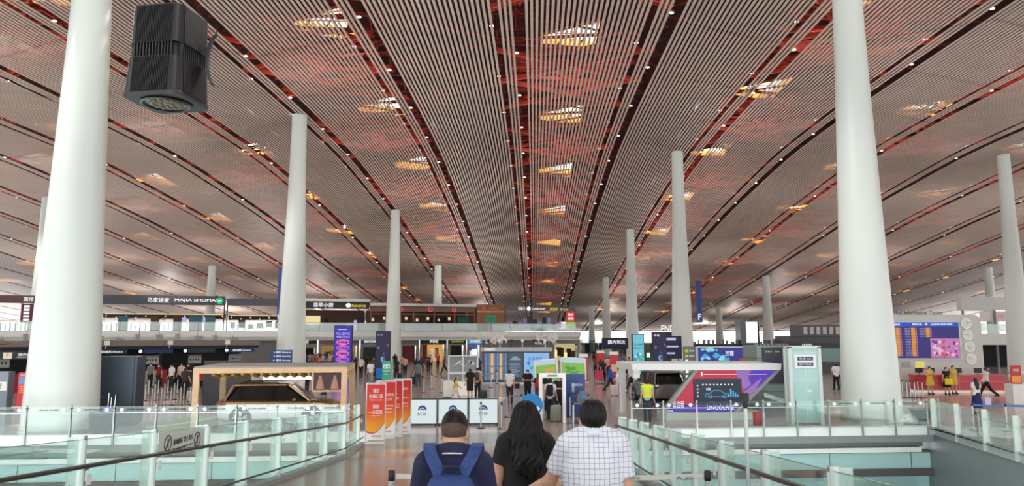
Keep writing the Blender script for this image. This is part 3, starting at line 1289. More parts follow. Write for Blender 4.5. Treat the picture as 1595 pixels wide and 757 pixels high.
def car(name, label, loc, rotz, paint, upper, glassy):
    """an SUV along +x (nose at +x), five metres long"""
    t = thing(name, label, 'car', loc, rotz)
    L = 5.0
    st_ = [(-.02, .66, .52, .86), (.05, .84, .40, .92), (.4, .955, .30, .93), (1.5, .97, .27, .93), (3.0, .97, .27, .93), (3.9, .965, .28, .92), (4.5, .93, .30, .88), (4.86, .82, .34, .80), (4.98, .62, .42, .70)]

    def ring(x, hw, zb, zt):
        m = (zb + zt) / 2
        return [(x, -hw * .9, zb), (x, -hw, zb + .1), (x, -hw, m), (x, -hw, zt), (x, hw, zt), (x, hw, m), (x, hw, zb + .1), (x, hw * .9, zb)]
    b = MB()
    b.loft([ring(*q) for q in st_])
    body = part(t, 'body', b, paint, True)
    b = MB()
    st2 = [(-.02, .64, .86, .96), (.05, .83, .92, 1.04), (.4, .945, .93, 1.10), (1.5, .96, .93, 1.08), (3.0, .96, .93, 1.06), (3.75, .945, .92, 1.05), (4.5, .90, .88, .98), (4.84, .79, .80, .88), (4.96, .6, .70, .76)]
    r2 = []
    for x, hw, zb, zt in st2:
        r2.append([(x, -hw, zb), (x, -hw * .985, zb + (zt - zb) * .5), (x, -hw * .86, zt), (x, -hw * .4, zt + .03), (x, hw * .4, zt + .03), (x, hw * .86, zt), (x, hw * .985, zb + (zt - zb) * .5), (x, hw, zb)])
    b.loft(r2)
    part(t, 'shoulder', b, upper, True, label='golden brown upper body and bonnet' if name == 'display_car' else None)
    b = MB()
    b.loft([rr_ring(.20, 3.78, .86, 1.04), rr_ring(.42, 3.4, .79, 1.32), rr_ring(.66, 2.86, .70, 1.66)])
    part(t, 'side_window', b, glassy, True)
    b = MB()
    b.loft([rr_ring(.50, 2.92, .70, 1.645, .2), rr_ring(.54, 2.84, .715, 1.70, .2), rr_ring(.8, 2.6, .60, 1.745, .3)])
    rf = part(t, 'roof', b, upper, True)
    b = MB()
    for s in (-1, 1):
        b.tube([(.85, s * .62, 1.735), (1.0, s * .62, 1.79), (2.3, s * .62, 1.79), (2.45, s * .62, 1.735)], .018, 6)
    part(rf, 'roof_rail', b, BLACK(), True)
    for s in (-1, 1):
        b = MB()
        b.bar((3.74, s * .83, 1.04), (2.84, s * .69, 1.68), .05, .06)
        part(t, 'front_pillar', b, upper)
        b = MB()
        b.bar((.30, s * .84, 1.06), (.58, s * .70, 1.66), .09, .05)
        part(t, 'rear_pillar', b, upper)
        b = MB()
        b.sphere((3.12, s * 1.0, 1.10), (.10, .10, .07), 10, 6)
        b.bar((3.14, s * .92, 1.05), (3.12, s * .99, 1.08), .03)
        part(t, 'door_mirror', b, upper, True)
        for x in (.98, 3.86):
            b = MB()
            b.cyl((x, s * .90, .37), (x, s * .978, .37), .455, n=28)
            part(t, 'wheel_arch', b, BLACK())
            b = MB()
            b.cyl((x, s * .76, .37), (x, s * .985, .37), .37, n=28)
            w = part(t, 'wheel', b, mat('tyre_rubber', (22, 22, 24), .8))
            b = MB()
            for k in range(5):
                a = 2 * PI * k / 5 + .3
                for d in (-.16, .16):
                    b.bar((x + .06 * math.cos(a), s * .99, .37 + .06 * math.sin(a)), (x + .29 * math.cos(a + d), s * .99, .37 + .29 * math.sin(a + d)), .035, .012, up=(0, 1, 0))
            b.cyl((x, s * .985, .37), (x, s * 1.0, .37), .06, n=12)
            part(w, 'wheel_spoke', b, mat('alloy', (206, 208, 208), .3, .7))
        b = MB()
        for x in (1.62, 2.72):
            b.rbox(x - .12, x + .12, *sorted((s * .968, s * .985)), .81, .85, .01)
        part(t, 'door_handle', b, STEEL())
        b = MB()
        for x in (1.15, 2.1, 3.2):
            b.box(x - .006, x + .006, *sorted((s * .968, s * .973)), .36, .93)
        part(t, 'door_gap', b, DARK())
        b = MB()
        b.box(.0, .42, *sorted((s * .72, s * .95)), .90, .985)
        part(t, 'tail_lamp', b, mat('tail_lamp_red', (150, 24, 24), .2))
        b = MB()
        b.box(4.62, 4.86, *sorted((s * .55, s * .86)), .80, .87)
        part(t, 'headlamp', b, mat('headlamp', (225, 230, 235), .1))
    b = MB()
    b.box(4.93, 5.0, -.5, .5, .46, .68)
    part(t, 'grille', b, BLACK())
    b = MB()
    b.box(.25, 4.6, -.96, .96, .22, .30)
    part(t, 'sill_trim', b, BLACK())
    return t


# ------------------------------------------------------------------ car show stand at left
wood = mat('pale_timber', (214, 180, 140), .5, noise=.08, scale=3)
SR = math.radians(8)
S0_ = ground(300, 668)
sc0 = at(302.5, 660, 28.5)
SW, SD, SH = 5.5, 4.2, 2.33
t = thing('show_canopy', 'pale timber open frame canopy round the white and gold car', 'canopy', (sc0.x, 28.5, 0), SR)
for x, y in ((0, 0), (SW, 0), (0, SD), (SW, SD)):
    b = MB()
    b.box(x - .11, x + .11, y - .1, y + .1, 0, SH - .2)
    part(t, 'post', b, wood)
b = MB()
b.box(-.11, SW + .11, -.1, .1, SH - .2, SH)
b.box(-.11, SW + .11, SD - .1, SD + .1, SH - .2, SH)
b.box(-.11, .11, .1, SD - .1, SH - .2, SH)
b.box(SW - .11, SW + .11, .1, SD - .1, SH - .2, SH)
part(t, 'top_beam', b, wood)
b = MB()
b.box(-.09, SW + .09, -.08, SD + .08, SH + .002, SH + .05)
part(t, 'roof_sheet', b, mat('canopy_roof_grey', (150, 146, 140), .5))
b = MB()
# drapery of golden ribbon under the roof
for k in range(14):
    x = .5 + k * .36
    b.tube([(x, .35, SH - .25), (x + .12, .8, SH - .36), (x + .3, 1.2, SH - .24), (x + .36, 1.8, SH - .34)], .07, 6)
part(t, 'ribbon', b, mat('gold_ribbon', (222, 178, 84), .35, .3), True)
b = MB()
b.box(1.9, 4.3, 2.9, 3.02, SH - .62, SH - .22)
part(t, 'light_box', b, LETTER())
b = MB()
b.box(SW - 1.25, SW - .12, .1, .2, SH - .95, SH - .88)
b.box(SW - 1.25, SW - 1.18, .1, .2, SH - .9, SH - .2)
fr = part(t, 'screen_frame', b, wood)
b = MB()
b.box(SW - 1.17, SW - .13, .12, .18, SH - .87, SH - .24)
scn = part(t, 'screen', b, mat('cabin_screen', (70, 38, 34), emit=.7))
b = MB()
for cx in (-.28, .28):
    b.lathe([(.16, 0), (.13, .18), (.06, .42), (.05, .52)], c=(SW - .65 + cx, .112, SH - .84), n=12)
part(scn, 'seat_picture', b, mat('seat_pink', (196, 140, 130), emit=.7))
# plate of writing low in front
b = MB()
b.box(1.0, 4.8, -.55, -.45, .0, .36)
pl_ = part(t, 'price_plinth', b, GREY())
text(pl_, '大SUV 39.98万起', PAINT_W(), (2.9, -.56, .19), w=3.2, h=.22)

cl = Vector((sc0.x, 28.5, 0)) + Matrix.Rotation(SR, 3, 'Z') @ V(.62, 1.45, 0)
dcar = car('display_car', 'large white off-roader with gold roof under the timber canopy', cl, SR, mat('pearl_white', (236, 240, 238), .2), mat('gold_paint', (166, 128, 84), .25, .5), mat('car_glass', (14, 13, 13), .08))
dcar.scale = (.94, .96, .97)
b = MB()
cpt = ((-14.3, 28.9), (-12.45, 28.9), (-12.75, 33.5), (-14.3, 33.5))
b.loft([[(x, y, .002) for x, y in cpt], [(x, y, .01) for x, y in cpt]])
rg = single('display_carpet', 'olive green carpet under the car show at left', 'carpet', b, mat('olive_carpet', (128, 140, 72), .9, noise=.2, scale=3))
b = MB()
b.tube([(-14.2, 29.3, .014), (-13.7, 29.8, .014), (-13.2, 31.0, .014), (-12.95, 33.0, .014)], .05, 6)
part(rg, 'curved_line', b, WHITE(), True)

# dark information board behind the car
g = at(372, 600, 36.5)
t = thing('brand_wall', 'dark grey brand wall standing behind the white and gold car', 'display wall', (g.x - .6, 36.5, 0), SR)
b = MB()
b.box(-1.1, 1.1, 0, .2, 0, 2.35)
part(t, 'panel', b, mat('brand_wall_grey', (66, 68, 74), .4))
b = MB()
b.tube([(-.12, -.01, 2.0), (-.04, -.01, 2.06), (.04, -.01, 2.0), (.12, -.01, 2.06)], .02)
part(t, 'emblem', b, PAINT_W())
text(t, '越野新豪华', PAINT_W(), (0, -.01, 1.75), w=1.0, h=.13)
g = at(430, 600, 38.0)
t = thing('flower_wall', 'white blossom wall standing behind the car roof', 'display wall', (g.x, 38.0, 0), SR)
b = MB()
b.box(-1.4, 1.4, 0, .15, 0, 1.95)
part(t, 'panel', b, WHITE())
random.seed(8)
b = MB()
for k in range(70):
    b.sphere((random.uniform(-1.35, 1.35), random.uniform(-.1, 0), random.uniform(.9, 2.0)), random.uniform(.07, .14), 7, 5)
part(t, 'blossom', b, mat('blossom_white', (238, 236, 240), .8), True)

# ------------------------------------------------------------------ left foreground furniture
g = at(176, 600, 28.9)
t = thing('service_cabinet', 'tall dark blue-grey cabinet right of the huge left column', 'cabinet', (g.x - .45, 30.05, 0), SR)
b = MB()
b.rbox(-.66, .72, 0, 1.0, .08, 2.72, .02)
part(t, 'body', b, mat('cabinet_blue_grey', (62, 74, 88), .35, .2))
b = MB()
b.box(.60, .625, -.012, 0, .1, 2.7)
b.box(-.66, .72, -.01, 0, .09, .13)
part(t, 'door_gap', b, BLACK())
b = MB()
b.box(-.6, .66, .05, .95, 0, .08)
part(t, 'plinth', b, BLACK())
b = MB()
b.cyl((-.55, -.04, 1.15), (-.55, 0, 1.15), .02)
part(t, 'lock', b, STEEL())

g = at(162, 640, 27.8)
t = thing('cleaning_tub', 'round black tub with brushes and blue cloth beside the left column', 'tub', (g.x, 27.8, 0))
b = MB()
b.lathe([(.36, .0), (.42, .06), (.45, .62), (.49, .66), (.49, .74), (.45, .76), (.43, .68), (.0005, .66)], n=32)
part(t, 'tub', b, mat('tub_black', (30, 36, 34), .5), True)
b = MB()
for k in range(10):
    b.lathe([(.425 + .003 * k, .1 + .05 * k), (.445 + .003 * k, .12 + .05 * k), (.428 + .003 * k, .14 + .05 * k)], n=32, cap=False)
part(t, 'rib', b, mat('tub_rib', (20, 24, 23), .6), True)
b = MB()
b.sphere((.15, 0, .82), (.2, .16, .12), 10, 7)
b.sphere((.02, .1, .80), (.14, .12, .10), 10, 7)
part(t, 'blue_cloth', b, mat('cloth_blue', (52, 92, 190), .8), True)
for x, y, h in ((.1, .05, 1.45), (.24, -.02, 1.3), (.32, .1, 1.38)):
    b = MB()
    b.cyl((x, y, .7), (x + .02, y, h), .014, n=8)
    part(t, 'broom_handle', b, PAINT_W(), True)

g = at(42, 600, 30.2)
t = thing('leaflet_kiosk', 'red self-service kiosk left of the huge left column', 'kiosk', (g.x, 30.2, 0), -.1)
b = MB()
b.rbox(-.31, .31, -.12, .12, .75, 2.08, .03)
part(t, 'body', b, mat('kiosk_red', (206, 44, 52), .4))
b = MB()
b.rbox(-.12, .12, -.1, .1, .03, .75, .03)
b.box(-.34, .34, -.25, .25, 0, .03)
part(t, 'stand', b, mat('kiosk_stand', (196, 180, 178), .4))
b = MB()
b.box(-.26, .26, -.128, -.12, 1.62, 1.92)
part(t, 'screen', b, mat('kiosk_screen', (120, 160, 205), emit=.8))
b = MB()
for z in (1.52, 1.44, 1.36, 1.28):
    b.box(-.2, .2, -.126, -.12, z, z + .04)
part(t, 'print', b, mat('kiosk_print', (232, 150, 90), .6))
text(t, '自助服务', PAINT_W(), (0, -.128, 1.99), w=.4, h=.07)
b = MB()
b.box(-.36, .36, -.3, .1, .72, .76)
part(t, 'shelf', b, mat('kiosk_shelf', (226, 190, 190), .4))
g = at(8, 600, 30.6)
t = thing('grey_kiosk', 'grey steel kiosk with white notice at the left edge', 'kiosk', (g.x - .2, 30.6, 0))
b = MB()
b.rbox(-.45, .45, -.2, .2, 0, 2.1, .03)
part(t, 'body', b, mat('kiosk_grey', (120, 128, 136), .35, .3))
b = MB()
b.box(-.2, .4, -.21, -.2, 1.35, 1.7)
part(t, 'notice', b, WHITE())
b = MB()
for k in range(3):
    b.box(-.15, .2, -.214, -.21, 1.44 + k * .08, 1.47 + k * .08)
part(t, 'print', b, PAINT_K())

# ------------------------------------------------------------------ ad canopy at right
C0 = at(1089, 650, 32.4)
CR = math.radians(3)
t = thing('ad_canopy', 'white flat canopy with slanted red and purple advertising wall', 'display stand', (C0.x, 32.4, 0), CR)
px2 = lambda px: (px - 1089) / F * 1.019 * 32.4
b = MB()
b.loft([[(px2(988), -.2, 2.08), (px2(1214), -.2, 2.08), (px2(1214), 3.3, 2.08), (px2(988), 3.3, 2.08)], [(px2(988), -.2, 2.36), (px2(1216), -.2, 2.36), (px2(1216), 3.3, 2.36), (px2(988), 3.3, 2.36)]])
part(t, 'canopy_roof', b, mat('canopy_white', (226, 230, 228), .4))
WZ0, WZ1 = .30, 2.08
wl_ = lambda z: px2(1036) + (px2(1087) - px2(1036)) * (z - WZ0) / (WZ1 - WZ0)
wr_ = lambda z: px2(1146) + (px2(1213) - px2(1146)) * (z - WZ0) / (WZ1 - WZ0)
b = MB()
b.prism([(wl_(WZ0), 0, WZ0), (wr_(WZ0), 0, WZ0), (wr_(WZ1), 0, WZ1), (wl_(WZ1), 0, WZ1)], (0, .25, 0))
wall_ = part(t, 'ad_wall', b, mat('ad_red', (226, 62, 92), emit=.62), label='red and purple advertising wall')


def strip(zs, xs, m, name, y=-.004):
    b = MB()
    b.prism([(x, y, z) for x, z in zip(xs, zs)], (0, -.003, 0))
    part(wall_, name, b, m)


pur, lav, vio = mat('ad_purple', (92, 44, 190), emit=.6), mat('ad_lavender', (176, 132, 214), emit=.65), mat('ad_violet', (112, 72, 216), emit=.62)
strip([WZ0, WZ0, .62, .70, .58, .66], [wl_(WZ0) + .02, wr_(WZ0), wr_(.62), (wl_(.7) + wr_(.7)) / 2 + .8, (wl_(.58) + wr_(.58)) / 2 - .6, wl_(.66)], pur, 'purple_band')
strip([WZ1, WZ1, 1.15, 1.0, 1.55], [wr_(WZ1) - 1.15, wr_(WZ1) - .02, wr_(1.15) - .02, wr_(1.0) - .35, wr_(1.55) - .95], vio, 'violet_field')
strip([WZ1, WZ1, 1.72, 1.45, 1.25, 1.5], [wr_(WZ1) - 1.9, wr_(WZ1) - 1.25, wr_(1.72) - .95, wr_(1.45) - .55, wr_(1.25) - .65, wr_(1.5) - 1.1], lav, 'lavender_petal', -.008)
strip([1.75, 1.6, 1.2, .85, .72, 1.1], [wr_(1.75) - .42, wr_(1.6) - .3, wr_(1.2) - .12, wr_(.85) - .2, wr_(.72) - .5, wr_(1.1) - .55], lav, 'lavender_petal', -.008)
strip([.62, .5, .42, .40, .5], [wl_(.62) + .1, wl_(.5) + 1.4, wl_(.42) + 2.4, wl_(.40) + 1.2, wl_(.5) + .05], vio, 'violet_wave', -.008)
for f, w_ in ((wl_, -1), (wr_, 1)):
    b = MB()
    b.bar((f(0), .12, 0.02), (f(WZ1), .12, WZ1), .14, .30, up=(0, 1, 0))
    part(t, 'slanted_post', b, mat('canopy_post_grey', (150, 158, 156), .4))
b = MB()
b.box(px2(990), px2(1000), 2.9, 3.1, 0, 2.08)
b.box(px2(990), px2(1000), -.1, .1, 1.75, 2.08)
part(t, 'square_post', b, mat('canopy_white', (226, 230, 228)))
b = MB()
b.box(px2(1036), px2(1185), -.35, 1.2, 0, .3)
part(t, 'platform', b, mat('platform_white', (214, 222, 218), .4))
sx0, sx1 = px2(1081.5), px2(1154)
b = MB()
b.box(sx0, sx1, -.12, 0, .62, 1.72)
scr = part(t, 'screen', b, mat('screen_dark', (30, 40, 60), .25))
b = MB()
b.box(sx0 + .03, sx1 - .03, -.126, -.12, .66, 1.68)
part(scr, 'screen_face', b, mat('dash_dark', (44, 56, 78), emit=.55))
cyan = mat('dash_cyan', (96, 190, 240), emit=.9)
b = MB()
cx = (sx0 + sx1) / 2 - .05
cp = [(-.52, 0), (-.5, .1), (-.3, .15), (-.14, .26), (.14, .26), (.3, .15), (.5, .11), (.53, 0)]
b.tube([(cx + x, -.13, .96 + z) for x, z in cp], .013, 5)
b.tube([(cx - .52, -.13, .96), (cx + .53, -.13, .96)], .01, 5)
for w_ in (-.3, .32):
    b.lathe([(.075, -.004), (.075, .004)], c=(0, 0, 0), n=8) if False else b.tube([(cx + w_ + .07 * math.cos(a), -.13, .97 + .07 * math.sin(a)) for a in np.linspace(0, 2 * PI, 13)], .01, 4)
part(scr, 'car_outline', b, cyan)
b = MB()
for k in range(9):
    b.box(sx0 + .35 + k * .16, sx0 + .42 + k * .16, -.13, -.126, 1.44, 1.50)
for k in range(4):
    b.box(sx0 + .12, sx0 + .18, -.13, -.126, .95 + k * .15, 1.01 + k * .15)
part(scr, 'dash_icon', b, PAINT_W())
b = MB()
for k in range(5):
    b.box(sx1 - .62 + k * .1, sx1 - .56 + k * .1, -.13, -.126, .95, 1.05 + .08 * ((k * 3) % 4))
part(scr, 'dash_gauge', b, cyan)
text(scr, '100', LETTER(), (sx0 + .62, -.13, 1.28), h=.10)
text(t, 'LINCOLN Z', LETTER(), (px2(1122), -.02, .49), w=1.2, h=.17)
text(t, '·  ·  ·  ·  ·', LETTER(), (px2(1122), -.02, .615), w=1.2)
text(t, '新启程', LETTER(), (px2(1058), -.02, .62), w=.5, h=.3)
text(t, '林肯中国', LETTER(), (px2(1044), -.02, .36), w=.3, h=.06)
b = MB()
b.box(px2(1094), px2(1096), -.01, 0, 1.82, 1.98)
b.box(px2(1098), px2(1195), -.01, 0, 1.89, 1.905)
part(t, 'title_line', b, LETTER())

gc = at(1045, 630, 39.5)
car('parked_car', 'grey show car parked behind the advertising wall', (gc.x - .2, 38.0, .012), math.radians(96), mat('car_grey', (112, 120, 122), .25, .5), mat('car_grey', (112, 120, 122)), mat('car_glass', (14, 13, 13)))

# red bin
g = ground(1177, 663)
t = thing('waste_bin', 'round red bin beside the advertising wall', 'bin', (g.x, g.y - .3, 0))
b = MB()
b.lathe([(.17, 0), (.17, .02), (.19, .05), (.19, .55), (.17, .57), (.15, .52), (.0005, .5)], n=24)
part(t, 'body', b, mat('bin_red', (176, 40, 36), .4), True)
b = MB()
b.lathe([(.2, 0), (.2, .05)], n=24)
part(t, 'base_ring', b, STEEL(), True)

# lift tower
g = at(1258, 660, 30.6)
LR = math.radians(0)
t = thing('lift_tower', 'white framed glass lift tower left of the huge right column', 'lift', (g.x, 30.6, 0), LR)
b = MB()
for x in (-.60, .60):
    b.box(x - .07, x + .07, -.07, .07, 0, 3.1)
    b.box(x - .07, x + .07, .42, .56, 0, 3.1)
b.box(-.67, .67, -.07, .56, 3.05, 3.14)
part(t, 'frame', b, mat('lift_frame', (206, 214, 210), .4))
b = MB()
b.box(-.53, .53, 0, .02, .05, 3.05)
for x in (-.6, .6):
    b.box(x - .01, x + .01, .07, .42, .05, 3.05)
part(t, 'glass_panel', b, mat('lift_glass', (168, 204, 200), .08))
b = MB()
for z in (.75, 1.75):
    b.box(-.53, .53, -.012, 0, z, z + .03)
b.box(-.008, .008, -.012, 0, .05, 2.2)
part(t, 'glazing_bar', b, mat('glazing_bar', (226, 236, 232), .4))
b = MB()
b.box(-.42, .45, -.03, -.012, 2.25, 2.78)
sg = part(t, 'notice_board', b, WHITE())
for z, tx in ((2.62, '电梯 Lift'), (2.40, '国内到达')):
    b = MB()
    b.rbox(-.30, .34, -.036, -.03, z - .075, z + .075, .003)
    part(sg, 'blue_strip', b, mat('strip_navy', (34, 46, 96), .4))
    text(sg, tx, PAINT_W(), (.02, -.038, z), w=.5, h=.09)
b = MB()
b.rbox(.05, .25, -.03, -.012, 1.28, 1.36, .005)
part(t, 'call_plate', b, WHITE())

g = at(1211, 660, 36.2)
t = thing('lift_lobby', 'dark screened lift lobby joined to the left of the lift tower', 'lift lobby', (g.x, 36.2, 0), 0)
t.scale = (1.15, 1, .985)
gg = mat('lobby_glass', (116, 138, 134), .15)
b = MB()
b.box(-.74, .70, 0, 2.2, 0, 3.14)
part(t, 'body', b, gg)
b = MB()
for z in (.9, 1.7, 2.5):
    b.box(-.745, .705, -.006, 2.2, z, z + .02)
part(t, 'joint', b, DARK())
b = MB()
b.box(-.52, .34, -.06, 0, 1.3, 3.05)
sc_ = part(t, 'screen', b, mat('lobby_screen', (26, 30, 38), .3))
b = MB()
for k in range(5):
    b.box(-.45 + k * .16, -.36 + k * .16, -.066, -.06, 1.6, 2.5)
part(sc_, 'screen_column', b, mat('screen_indigo', (44, 40, 96), emit=.6))
b = MB()
b.prism([(-.52, -.03, .65), (.6, -.03, .25), (.6, -.03, .45), (-.52, -.03, .85)], (0, .02, 0))
part(t, 'slanted_rail', b, STEEL())
text(sc_, '登机口    值机', PAINT_W(), (-.1, -.07, 2.85), w=.6, h=.08)
for k in range(9):
    b = MB()
    x = -.65 + k * .16
    b.rbox(x - .05, x + .05, .2, .5, 3.14, 3.24, .02)
    part(t, 'roof_fixture', b, GREY())

# billboard behind the canopy
g0, g1 = at(1085, 545, 44), at(1174, 545, 44)
bw = g1.x - g0.x
t = thing('billboard', 'wide blue lit billboard with red gift box behind the white canopy', 'billboard', ((g0.x + g1.x) / 2, 44, 0), .03)
b = MB()
b.box(-bw / 2, bw / 2, 0, .25, .9, 2.95)
part(t, 'frame', b, WHITE())
b = MB()
b.box(-bw / 2 + .06, bw / 2 - .06, -.01, 0, .96, 2.89)
fc = part(t, 'lit_face', b, mat('billboard_indigo', (58, 62, 150), emit=.75))
b = MB()
random.seed(5)
for k in range(26):
    x, z = random.uniform(-bw / 2 + .1, .1), random.uniform(1.4, 2.8)
    r = random.uniform(.08, .3)
    b.cur = random.randrange(2)
    b.prism([(x + r * random.uniform(.5, 1.2) * math.cos(a), -.012 - .0006 * k, min(2.88, max(1.0, z + r * .7 * random.uniform(.5, 1.2) * math.sin(a)))) for a in np.linspace(0, 2 * PI, 10)[:-1]], (0, -.0005, 0))
part(fc, 'wave_picture', b, [mat('wave_cyan', (70, 190, 230), emit=.8), mat('wave_pale', (150, 226, 244), emit=.85)])
b = MB()
b.box(bw / 2 - .85, bw / 2 - .4, -.035, -.01, 1.5, 2.25)
gb = part(fc, 'gift_box_picture', b, mat('gift_red', (216, 50, 44), emit=.8))
b = MB()
b.box(bw / 2 - .72, bw / 2 - .54, -.04, -.035, 1.75, 2.05)
part(gb, 'gold_mark', b, mat('gift_gold', (240, 180, 90), emit=.9))
b = MB()
b.box(bw / 2 - .98, bw / 2 - .87, -.03, -.01, 1.5, 2.0)
b.box(bw / 2 - 1.0, bw / 2 - .4, -.03, -.01, 1.42, 1.5)
part(fc, 'bottle_picture', b, LETTER())
text(fc, '兰蔻', LETTER(), (.25, -.02, 2.55), w=.5, h=.28)
for x in (-bw / 2 + .3, bw / 2 - .3):
    b = MB()
    b.box(x - .08, x + .08, .05, .2, 0, .9)
    part(t, 'leg', b, DSTEEL())
g = at(1075, 560, 44.2)
t = thing('directory_board', 'grey directory board with yellow icons left of the blue billboard', 'sign', (g.x, 44.2, 0), .03)
b = MB()
b.rbox(-.37, .35, 0, .2, 0.02, 2.95, .02)
part(t, 'body', b, mat('directory_grey', (120, 132, 130), .4))
for k in range(6):
    z = 2.68 - k * .3
    b = MB()
    b.rbox(-.29, -.12, -.012, 0, z - .08, z + .08, .01)
    part(t, 'icon_tile', b, mat('icon_yellow', (236, 200, 80), emit=.7) if k < 2 else LETTER())
    b = MB()
    b.box(-.06, .26, -.008, 0, z - .03, z + .04)
    part(t, 'print', b, PAINT_W())

# ------------------------------------------------------------------ information desk at right
D_ = 47.5
ix = lambda px: (px - 797.5) / F / 1.0 * D_ * .995
iz = lambda py: at(1460, py, D_).z
IC = (ix(1388) + ix(1545)) / 2
IR = math.radians(-3)
t = thing('information_wall', 'pale grey information wall holding a big departures board', 'display wall', (IC, D_ + 2.2, 0), IR)
k_ = (D_ + 2.2) / D_
hw = (ix(1549) - ix(1374)) / 2 * k_
zt = 3.5 + (iz(490) - 3.5) * k_
b = MB()
b.loft([[(-hw, 0, 0), (hw, 0, 0), (hw, .6, 0), (-hw, .6, 0)], [(-hw, 0, zt - .25), (hw, 0, zt - .25), (hw, .6, zt - .25), (-hw, .6, zt - .25)], [(-hw, 0, zt), (hw - .35, 0, zt), (hw - .35, .6, zt), (-hw, .6, zt)]])
wl2 = part(t, 'wall_body', b, mat('info_wall_grey', (206, 210, 204), .4))
bx0, bx1 = (ix(1389) - IC) * k_, (ix(1519) - IC) * k_
bz0, bz1 = 3.5 + (iz(558) - 3.5) * k_, 3.5 + (iz(502) - 3.5) * k_
b = MB()
b.box(bx0 - .06, bx1 + .06, -.09, 0, bz0 - .06, bz1 + .06)
brd = part(t, 'departures_board', b, mat('board_frame_white', (228, 232, 236), .4))
b = MB()
b.box(bx0, bx1, -.1, -.09, bz0, bz1)
part(brd, 'board_face', b, mat('board_indigo', (54, 46, 128), emit=.72))
b = MB()
b.box(bx0, bx1, -.105, -.1, bz1 - .28, bz1)
part(brd, 'title_band', b, mat('board_blue', (30, 86, 200), emit=.8))
text(brd, '国内航班动态', LETTER(), (bx0 + 1.2, -.107, bz1 - .14), w=1.2, h=.16)
text(brd, '国际/港、澳、台(地区)航班动态', LETTER(), (bx0 + 3.9, -.107, bz1 - .14), w=2.6, h=.16)
orange = mat('board_orange', (240, 160, 40), emit=.85)
pink = mat('board_pink', (220, 130, 180), emit=.8)
b1, b2, b3 = MB(), MB(), MB()
bwid = bx1 - bx0
colz = [(0.085, bz0 + .05, bz1 - .36), (.265, bz0 + .05, bz1 - .36), (.445, bz0 + .05, bz1 - .36), (.615, bz1 - 1.0, bz1 - .36)]
for f, z0, z1 in colz:
    x = bx0 + bwid * f
    n = int((z1 - z0) / .105)
    for k in range(n):
        z = z1 - (k + 1) * .105
        b1.box(x, x + .26, -.108, -.1, z + .012, z + .098)
        b2.box(x + .30, x + .36, -.108, -.1, z + .012, z + .09)
        for q in range(4):
            b3.box(x - .40 + q * .095, x - .33 + q * .095, -.106, -.1, z + .035, z + .075)
part(brd, 'status_column', b1, orange)
part(brd, 'gate_column', b2, pink)
part(brd, 'flight_column', b3, mat('board_text', (176, 176, 214), emit=.7))
vx0, vx1, vz0, vz1 = bx0 + bwid * .66, bx1 - .02, bz0 + .03, bz0 + 1.3
b = MB()
b.box(vx0, vx1, -.11, -.1, vz0, vz1)
vd = part(brd, 'video_picture', b, mat('video_pink', (206, 130, 190), emit=.8))
random.seed(11)
b = MB()
for k in range(34):
    b.cur = random.randrange(3)
    x, z = random.uniform(vx0 + .15, vx1 - .15), random.uniform(vz0 + .12, vz1 - .15)
    r = random.uniform(.06, .16)
    b.prism([(x + r * random.uniform(.5, 1.3) * math.cos(a), -.112 - .0005 * k, z + r * random.uniform(.5, 1.3) * math.sin(a)) for a in np.linspace(0, 2 * PI, 8)[:-1]], (0, -.0004, 0))
part(vd, 'dancer_picture', b, [mat('video_red', (226, 84, 70), emit=.8), mat('video_violet', (110, 70, 150), emit=.7), mat('video_light', (236, 200, 224), emit=.85)])
text(t, '问询服务中心', mat('metal_letter', (64, 84, 150), .5), ((ix(1437) - IC) * k_ - 1.6, .1, zt + .27), w=3.2, h=.5, depth=.05)
text(t, 'Information Center', mat('metal_letter_grey', (96, 98, 100), .5), ((ix(1470) - IC) * k_, .1, zt + .14), w=2.5, h=.28, depth=.04)
for i, py in enumerate((504, 522, 540, 559)):
    z = 3.5 + (iz(py) - 3.5) * k_
    x = (ix(1531 + i * 1.2) - IC) * k_
    b = MB()
    b.cyl((x, 0, z), (x, -.07, z), .34, n=32)
    c = part(t, 'wall_clock', b, STEEL(), True)
    b = MB()
    b.cyl((x, -.07, z), (x, -.075, z), .305, n=32)
    part(c, 'clock_face', b, WHITE())
    b = MB()
    a = (.6, 2.2, 3.9, 5.2)[i]
    b.bar((x, -.078, z), (x + .17 * math.sin(a), -.078, z + .17 * math.cos(a)), .025, .006, up=(0, 1, 0))
    b.bar((x, -.078, z), (x + .26 * math.sin(2.2 * a), -.078, z + .26 * math.cos(2.2 * a)), .016, .006, up=(0, 1, 0))
    part(c, 'clock_hand', b, BLACK())
b = MB()
for s0, sg in ((bx0 + .05, 1), (bx1 - .1, -1)):
    for j in range(3):
        b.tube([(s0 + sg * (.1 + .05 * j), -.02, .55), (s0 + sg * (.3 + .1 * j), -.02, 1.0 + .1 * j), (s0 + sg * (.55 + .16 * j), -.02, 1.3 + .04 * j), (s0 + sg * (.5 + .2 * j), -.02, 1.55 - .1 * j), (s0 + sg * (.4 + .2 * j), -.02, 1.45 - .1 * j)], .022, 5)
part(t, 'branch_motif', b, GREY(), True)
for x, m, nm in ((bx0 + 2.05, mat('notice_grey', (170, 176, 170), .5), 'grey_notice'), (bx0 + 2.95, mat('notice_yellow', (238, 222, 110), emit=.8), 'yellow_notice')):
    b = MB()
    b.box(x - .3, x + .3, -.03, 0, bz0 - .62, bz0 - .22)
    part(t, nm, b, m)

